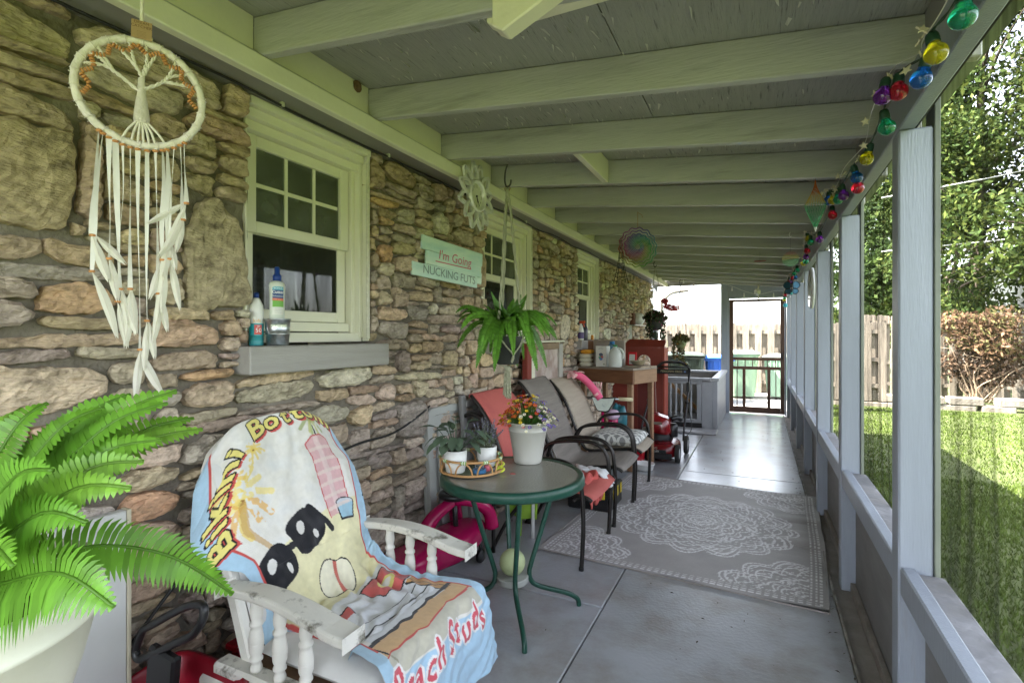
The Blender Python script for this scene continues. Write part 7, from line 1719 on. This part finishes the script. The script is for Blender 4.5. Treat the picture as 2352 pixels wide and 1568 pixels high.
for k in range(12):
    r = .008 + k * .0044; mb = MB().tube([(r * math.cos(t), .004 * math.sin(k), r * math.sin(t)) for t in [i * PI / 18 for i in range(36)]], .0011, 4, closed=True); mb.c = [(.42, .12, .05) if v[2] > .035 else (.50, .45, .08) if v[2] > 0 else (.15, .40, .22) for v in mb.v]; mb.build('ring', m_spin, sp_)
rdk = thing('red_spinner_disc', 'small flat red spinner disc under the far joists', 'wind spinner', (-.01, 5.5, 2.112)); MB().lathe([(.001, 0), (.05, .002), (.056, 0), (.05, -.002)], 28, M=Matrix.Rotation(R(14), 4, 'X')).build('disc', pm('disc_red', (.50, .07, .06), .4), rdk); MB().tube([(0, 0, 0), (0, 0, .09)], .0008, 4).build('thread', MATS['clock_ink'], rdk)
fe = thing('hanging_feather', 'single dark feather on a thread hung between the joists', 'feather', (-.05, 3.75, 2.285))
MB().prism([(-.085, -.016), (-.04, -.006), (.02, .012), (.075, .018), (.02, .022), (-.04, .010)], .002, Matrix(((1, 0, 0, 0), (0, 0, 1, 0), (0, 1, 0, 0), (0, 0, 0, 1)))).build('vane', pm('feather_grey', (.10, .10, .13), .7), fe); MB().tube([(.07, 0, .02), (.25, 0, .012), (.34, 0, .016)], .001, 4).build('thread', m_rim, fe)
et = thing('wire_tower_ornament', 'black wire tower shaped lantern ornament hung from a joist', 'ornament', (-1.21, 4.92, 1.90)); mb = []
def tw_w(z): return .052 * (1 - z / .42) ** 1.7 + .006
for sx_ in (-1, 1):
    for sy_ in (-1, 1): MB().tube(smoothpath([(sx_ * tw_w(z), sy_ * tw_w(z), z) for z in (0, .06, .12, .2, .28, .36, .41)], 3), .0028, 5).build('leg', m_dark, et)
for z in (.06, .10, .15, .19, .24, .29, .34): 
    w_ = tw_w(z); MB().tube([(-w_, -w_, z), (w_, -w_, z), (w_, w_, z), (-w_, w_, z)], .002, 4, closed=True).build('brace', m_dark, et)
for z in (0, .07, .13, .20):
    w0, w1 = tw_w(z), tw_w(z + .06); MB().tube([(-w0, -w0, z), (w1, -w1, z + .06)], .0016, 4).build('brace', m_dark, et); MB().tube([(w0, -w0, z), (-w1, -w1, z + .06)], .0016, 4).build('brace', m_dark, et)
MB().tube([(0, 0, .40), (0, 0, .445)], .002, 4).build('thread', m_dark, et)

# ---------------------------------------------------------------- strings of lights
sl = thing('string_lights', 'string of coloured globe lights along the porch header', 'string lights', (.36, 4.5, 2.2))
BC = {'g': (.02, .42, .22), 'y': (.80, .70, .02), 'b': (.02, .18, .72), 'r': (.70, .02, .05), 'p': (.22, .03, .45), 'cy': (.08, .50, .60)}
BN = {'g': 'green', 'y': 'yellow', 'b': 'blue', 'r': 'red', 'p': 'purple', 'cy': 'turquoise'}
bulbs = [('g', .36, 1.31, 2.03), ('y', .36, 1.484, 2.043), ('b', .36, 1.607, 2.04), ('r', .35, 1.79, 2.087), ('p', .315, 1.80, 2.085), ('g', .355, 1.967, 2.05), ('y', .36, 2.344, 2.067), ('b', .36, 2.572, 2.058), ('r', .365, 2.58, 2.016), ('p', .365, 2.99, 2.085), ('g', .355, 3.10, 2.092), ('y', .345, 3.22, 2.119), ('b', .335, 3.36, 2.148), ('r', .365, 3.43, 2.08), ('p', .36, 4.073, 2.051), ('g', .34, 4.53, 2.106), ('y', .335, 4.66, 2.154), ('r', .345, 4.93, 2.098), ('p', .35, 5.12, 2.072), ('g', .355, 5.20, 2.046), ('y', .355, 5.52, 2.068), ('g', .35, 6.30, 2.09), ('y', .35, 6.83, 2.105), ('b', .36, 6.80, 2.066), ('g', .335, 6.6, 2.09), ('r', .345, 7.15, 2.09), ('r', .335, 7.9, 2.125), ('b', .345, 7.4, 2.10), ('p', .36, 7.55, 2.076), ('cy', .35, 7.70, 1.965), ('r', .345, 9.25, 2.035), ('g', .34, 9.38, 1.995), ('y', .34, 9.40, 1.97), ('cy', .355, 9.45, 1.885), ('b', .35, 8.5, 2.08), ('g', .35, 8.8, 2.06)]
m_sock = pm('socket_green', (.015, .055, .03), .5)
cord_pts = []
for i, (c_, x, y, z) in enumerate(bulbs):
    ax = Matrix.Translation((x, y, z)) @ Matrix.Rotation(R(random.Random(i).uniform(-18, 18)), 4, 'X') @ Matrix.Rotation(R(random.Random(i + 50).uniform(-12, 12)), 4, 'Y')
    if c_ != 'cy':
        mbulb = pm('bulb_' + c_, BC[c_], .05, .04, 4, trans=.72)
        s_ = .0240; pf2_ = [(s_ * math.sin(t), -s_ * math.cos(t)) for t in [.05 + j * 2.45 / 10 for j in range(11)]] + [(.0135, .026)]
        o = MB().lathe(pf2_, 20, M=ax).build('bulb', mbulb, sl, smooth=True, world=True, label=BN[c_] + ' glass globe bulb')
        so = MB().lathe([(.0135, .0262), (.0145, .03), (.0135, .033), (.0142, .037), (.013, .05), (.010, .056)], 14, M=ax); so.v = [tuple(Vector(p) - sl.location) for p in so.v]; q = so.build('socket', m_sock, o, smooth=True)
    else:
        MB().sphere((x, y, z), .034, 18, 12).build('ornament_globe', pm('bulb_cy', BC['cy'], .06, .1, 3, transl=.3), sl, smooth=True, world=True, label='turquoise glass globe')
    cord_pts.append((ax @ Vector((0, 0, .056)), y))
cord_pts.sort(key=lambda q: q[1]); cp = [Vector((.37, .9, 2.17))]
for p, y in cord_pts:
    if y - cp[-1].y > .06: cp.append(p)
cps = smoothpath(cp, 6)
for ph in (0, PI): MB().tube([p + Vector((.002 * math.cos(i * 1.3 + ph), 0, .002 * math.sin(i * 1.3 + ph))) for i, p in enumerate(cps)], .0019, 5).build('cord', m_sock, sl, smooth=True, world=True)
sg2 = thing('star_garland', 'cream star garland twisted through the coloured globe lights', 'garland', (.36, 4.5, 2.2)); rn = random.Random(15)
gp_ = smoothpath([Vector((p.x - .02 + rn.uniform(-.012, .012), p.y + .03, p.z + .012 + rn.uniform(-.01, .015))) for p in cp], 5)
MB().tube(gp_, .0014, 4).build('string', m_rib, sg2, world=True)
star = [((.016 if i % 2 == 0 else .0065) * math.cos(i * PI / 5), (.016 if i % 2 == 0 else .0065) * math.sin(i * PI / 5)) for i in range(10)]; st_me = None
for i in range(2, len(gp_) - 1, 3):
    p = gp_[i] + Vector((rn.uniform(-.012, .012), 0, rn.uniform(-.035, .01)))
    if st_me is None:
        o = MB().prism(star, .004).build('star', pm('star_cream', (.62, .56, .40), .5, .1), sg2); st_me = o.data
    else: o = bpy.data.objects.new('star', st_me); C.objects.link(o); o.parent = sg2
    o.location = p - sg2.location; o.rotation_euler = (rn.uniform(.6, 2.2), rn.uniform(-.8, .8), rn.uniform(0, 6.28)); o.scale = (1, 1, 1) if True else 1
ic = thing('icicle_lights', 'string of small white drop lights across the far end of the porch', 'string lights', (-.5, 9.7, 2.2)); ipts = [(-1.35, 2.36), (-1.254, 2.405), (-1.08, 2.32), (-.86, 2.275), (-.624, 2.265), (-.451, 2.238), (-.262, 2.128), (-.04, 2.085), (.19, 2.11), (.33, 2.13)]
MB().tube(smoothpath([(x, 9.7, z + (.01 if i % 2 else .03)) for i, (x, z) in enumerate(ipts)], 5), .003, 5).build('cord', m_white_plastic, ic, world=True)
for x, z in ipts[1:-1]: MB().lathe([(.007, 0), (.007, -.03), (.011, -.05), (.013, -.062), (.006, -.07)][::-1], 10, (x, 9.7, z)).build('drop_bulb', m_white_plastic, ic, smooth=True, world=True)
ms = thing('motion_light', 'cream motion sensor floodlight on the header above the screen door', 'lamp', (-.055, 9.72, 2.20)); MB().lathe([(.02, 0), (.045, .01), (.05, .06), (.035, .085), (.01, .09)], 20, M=Matrix.Translation((0, 0, -.10)) @ Matrix.Rotation(R(20), 4, 'X')).build('head', m_cream, ms, smooth=True); MB().tube([(0, 0, -.03), (.015, 0, .02), (.02, .03, .06)], .014, 8).build('arm', m_cream, ms, smooth=True); MB().sphere((-.005, -.03, -.085), .03, 14, 8).build('lens', m_tin, ms, smooth=True)
th = thing('round_thermometer', 'round white dial thermometer seen edge-on on a grey porch post', 'thermometer', (.385, 5.05, 1.80)); TM = Matrix.Rotation(R(-90), 4, 'Y') @ Matrix.Rotation(R(0), 4, 'Z')
MB().lathe([(.16, -.014), (.172, -.012), (.176, 0), (.172, .012), (.160, .016)], 40, M=TM).build('rim', m_white_plastic, th, smooth=True); MB().lathe([(.001, .017), (.158, .0172)], 36, M=TM, cap=(True, True)).build('dial', pm('dial_white', (.68, .68, .66), .12, .03), th)
for i in range(12):
    a = i * PI / 6; MB().bar(TM @ Vector((.125 * math.cos(a), .125 * math.sin(a), .0178)), TM @ Vector((.15 * math.cos(a), .15 * math.sin(a), .0178)), .001, .005, TM.to_3x3() @ Vector((-math.sin(a), math.cos(a), 0))).build('tick', m_ink, th)
MB().bar(TM @ Vector((0, 0, .019)), TM @ Vector((.06, .10, .019)), .001, .006, TM.to_3x3() @ Vector((.10, -.06, 0))).build('needle', m_ink, th)
bf = thing('butterfly_ornament', 'blue and black metal butterfly ornament near the end of the string lights', 'ornament', (.325, 6.9, 1.955)); m_bfly = pm('butterfly_blue', (.03, .10, .16), .3, .3, 20, metal=.5)
for s_ in (-1, 1):
    for cx, cz, rx, rz in ((.045, .035, .038, .045), (.038, -.035, .030, .034)):
        MB().prism([(s_ * (cx + rx * math.cos(t) * (1 + .15 * math.cos(3 * t))), cz + rz * math.sin(t)) for t in [i * PI / 10 for i in range(20)]], .002, Matrix(((1, 0, 0, 0), (.3 * s_, 0, 1, 0), (0, 1, 0, 0), (0, 0, 0, 1)))).build('wing', m_bfly, bf)
        MB().tube([(s_ * (cx + rx * math.cos(t) * (1 + .15 * math.cos(3 * t))), .3 * (cx + rx * math.cos(t)) - .002, cz + rz * math.sin(t)) for t in [i * PI / 10 for i in range(20)]], .004, 5, closed=True).build('wing_edge', m_dark, bf)
MB().tube([(0, -.005, -.05), (0, -.008, 0), (0, -.005, .055)], .007, 8).build('body', m_dark, bf, smooth=True)
for s_ in (-1, 1): MB().tube(smoothpath([(0, -.005, .055), (s_ * .02, -.01, .08), (s_ * .035, -.01, .085)], 4), .0015, 4).build('antenna', m_dark, bf)
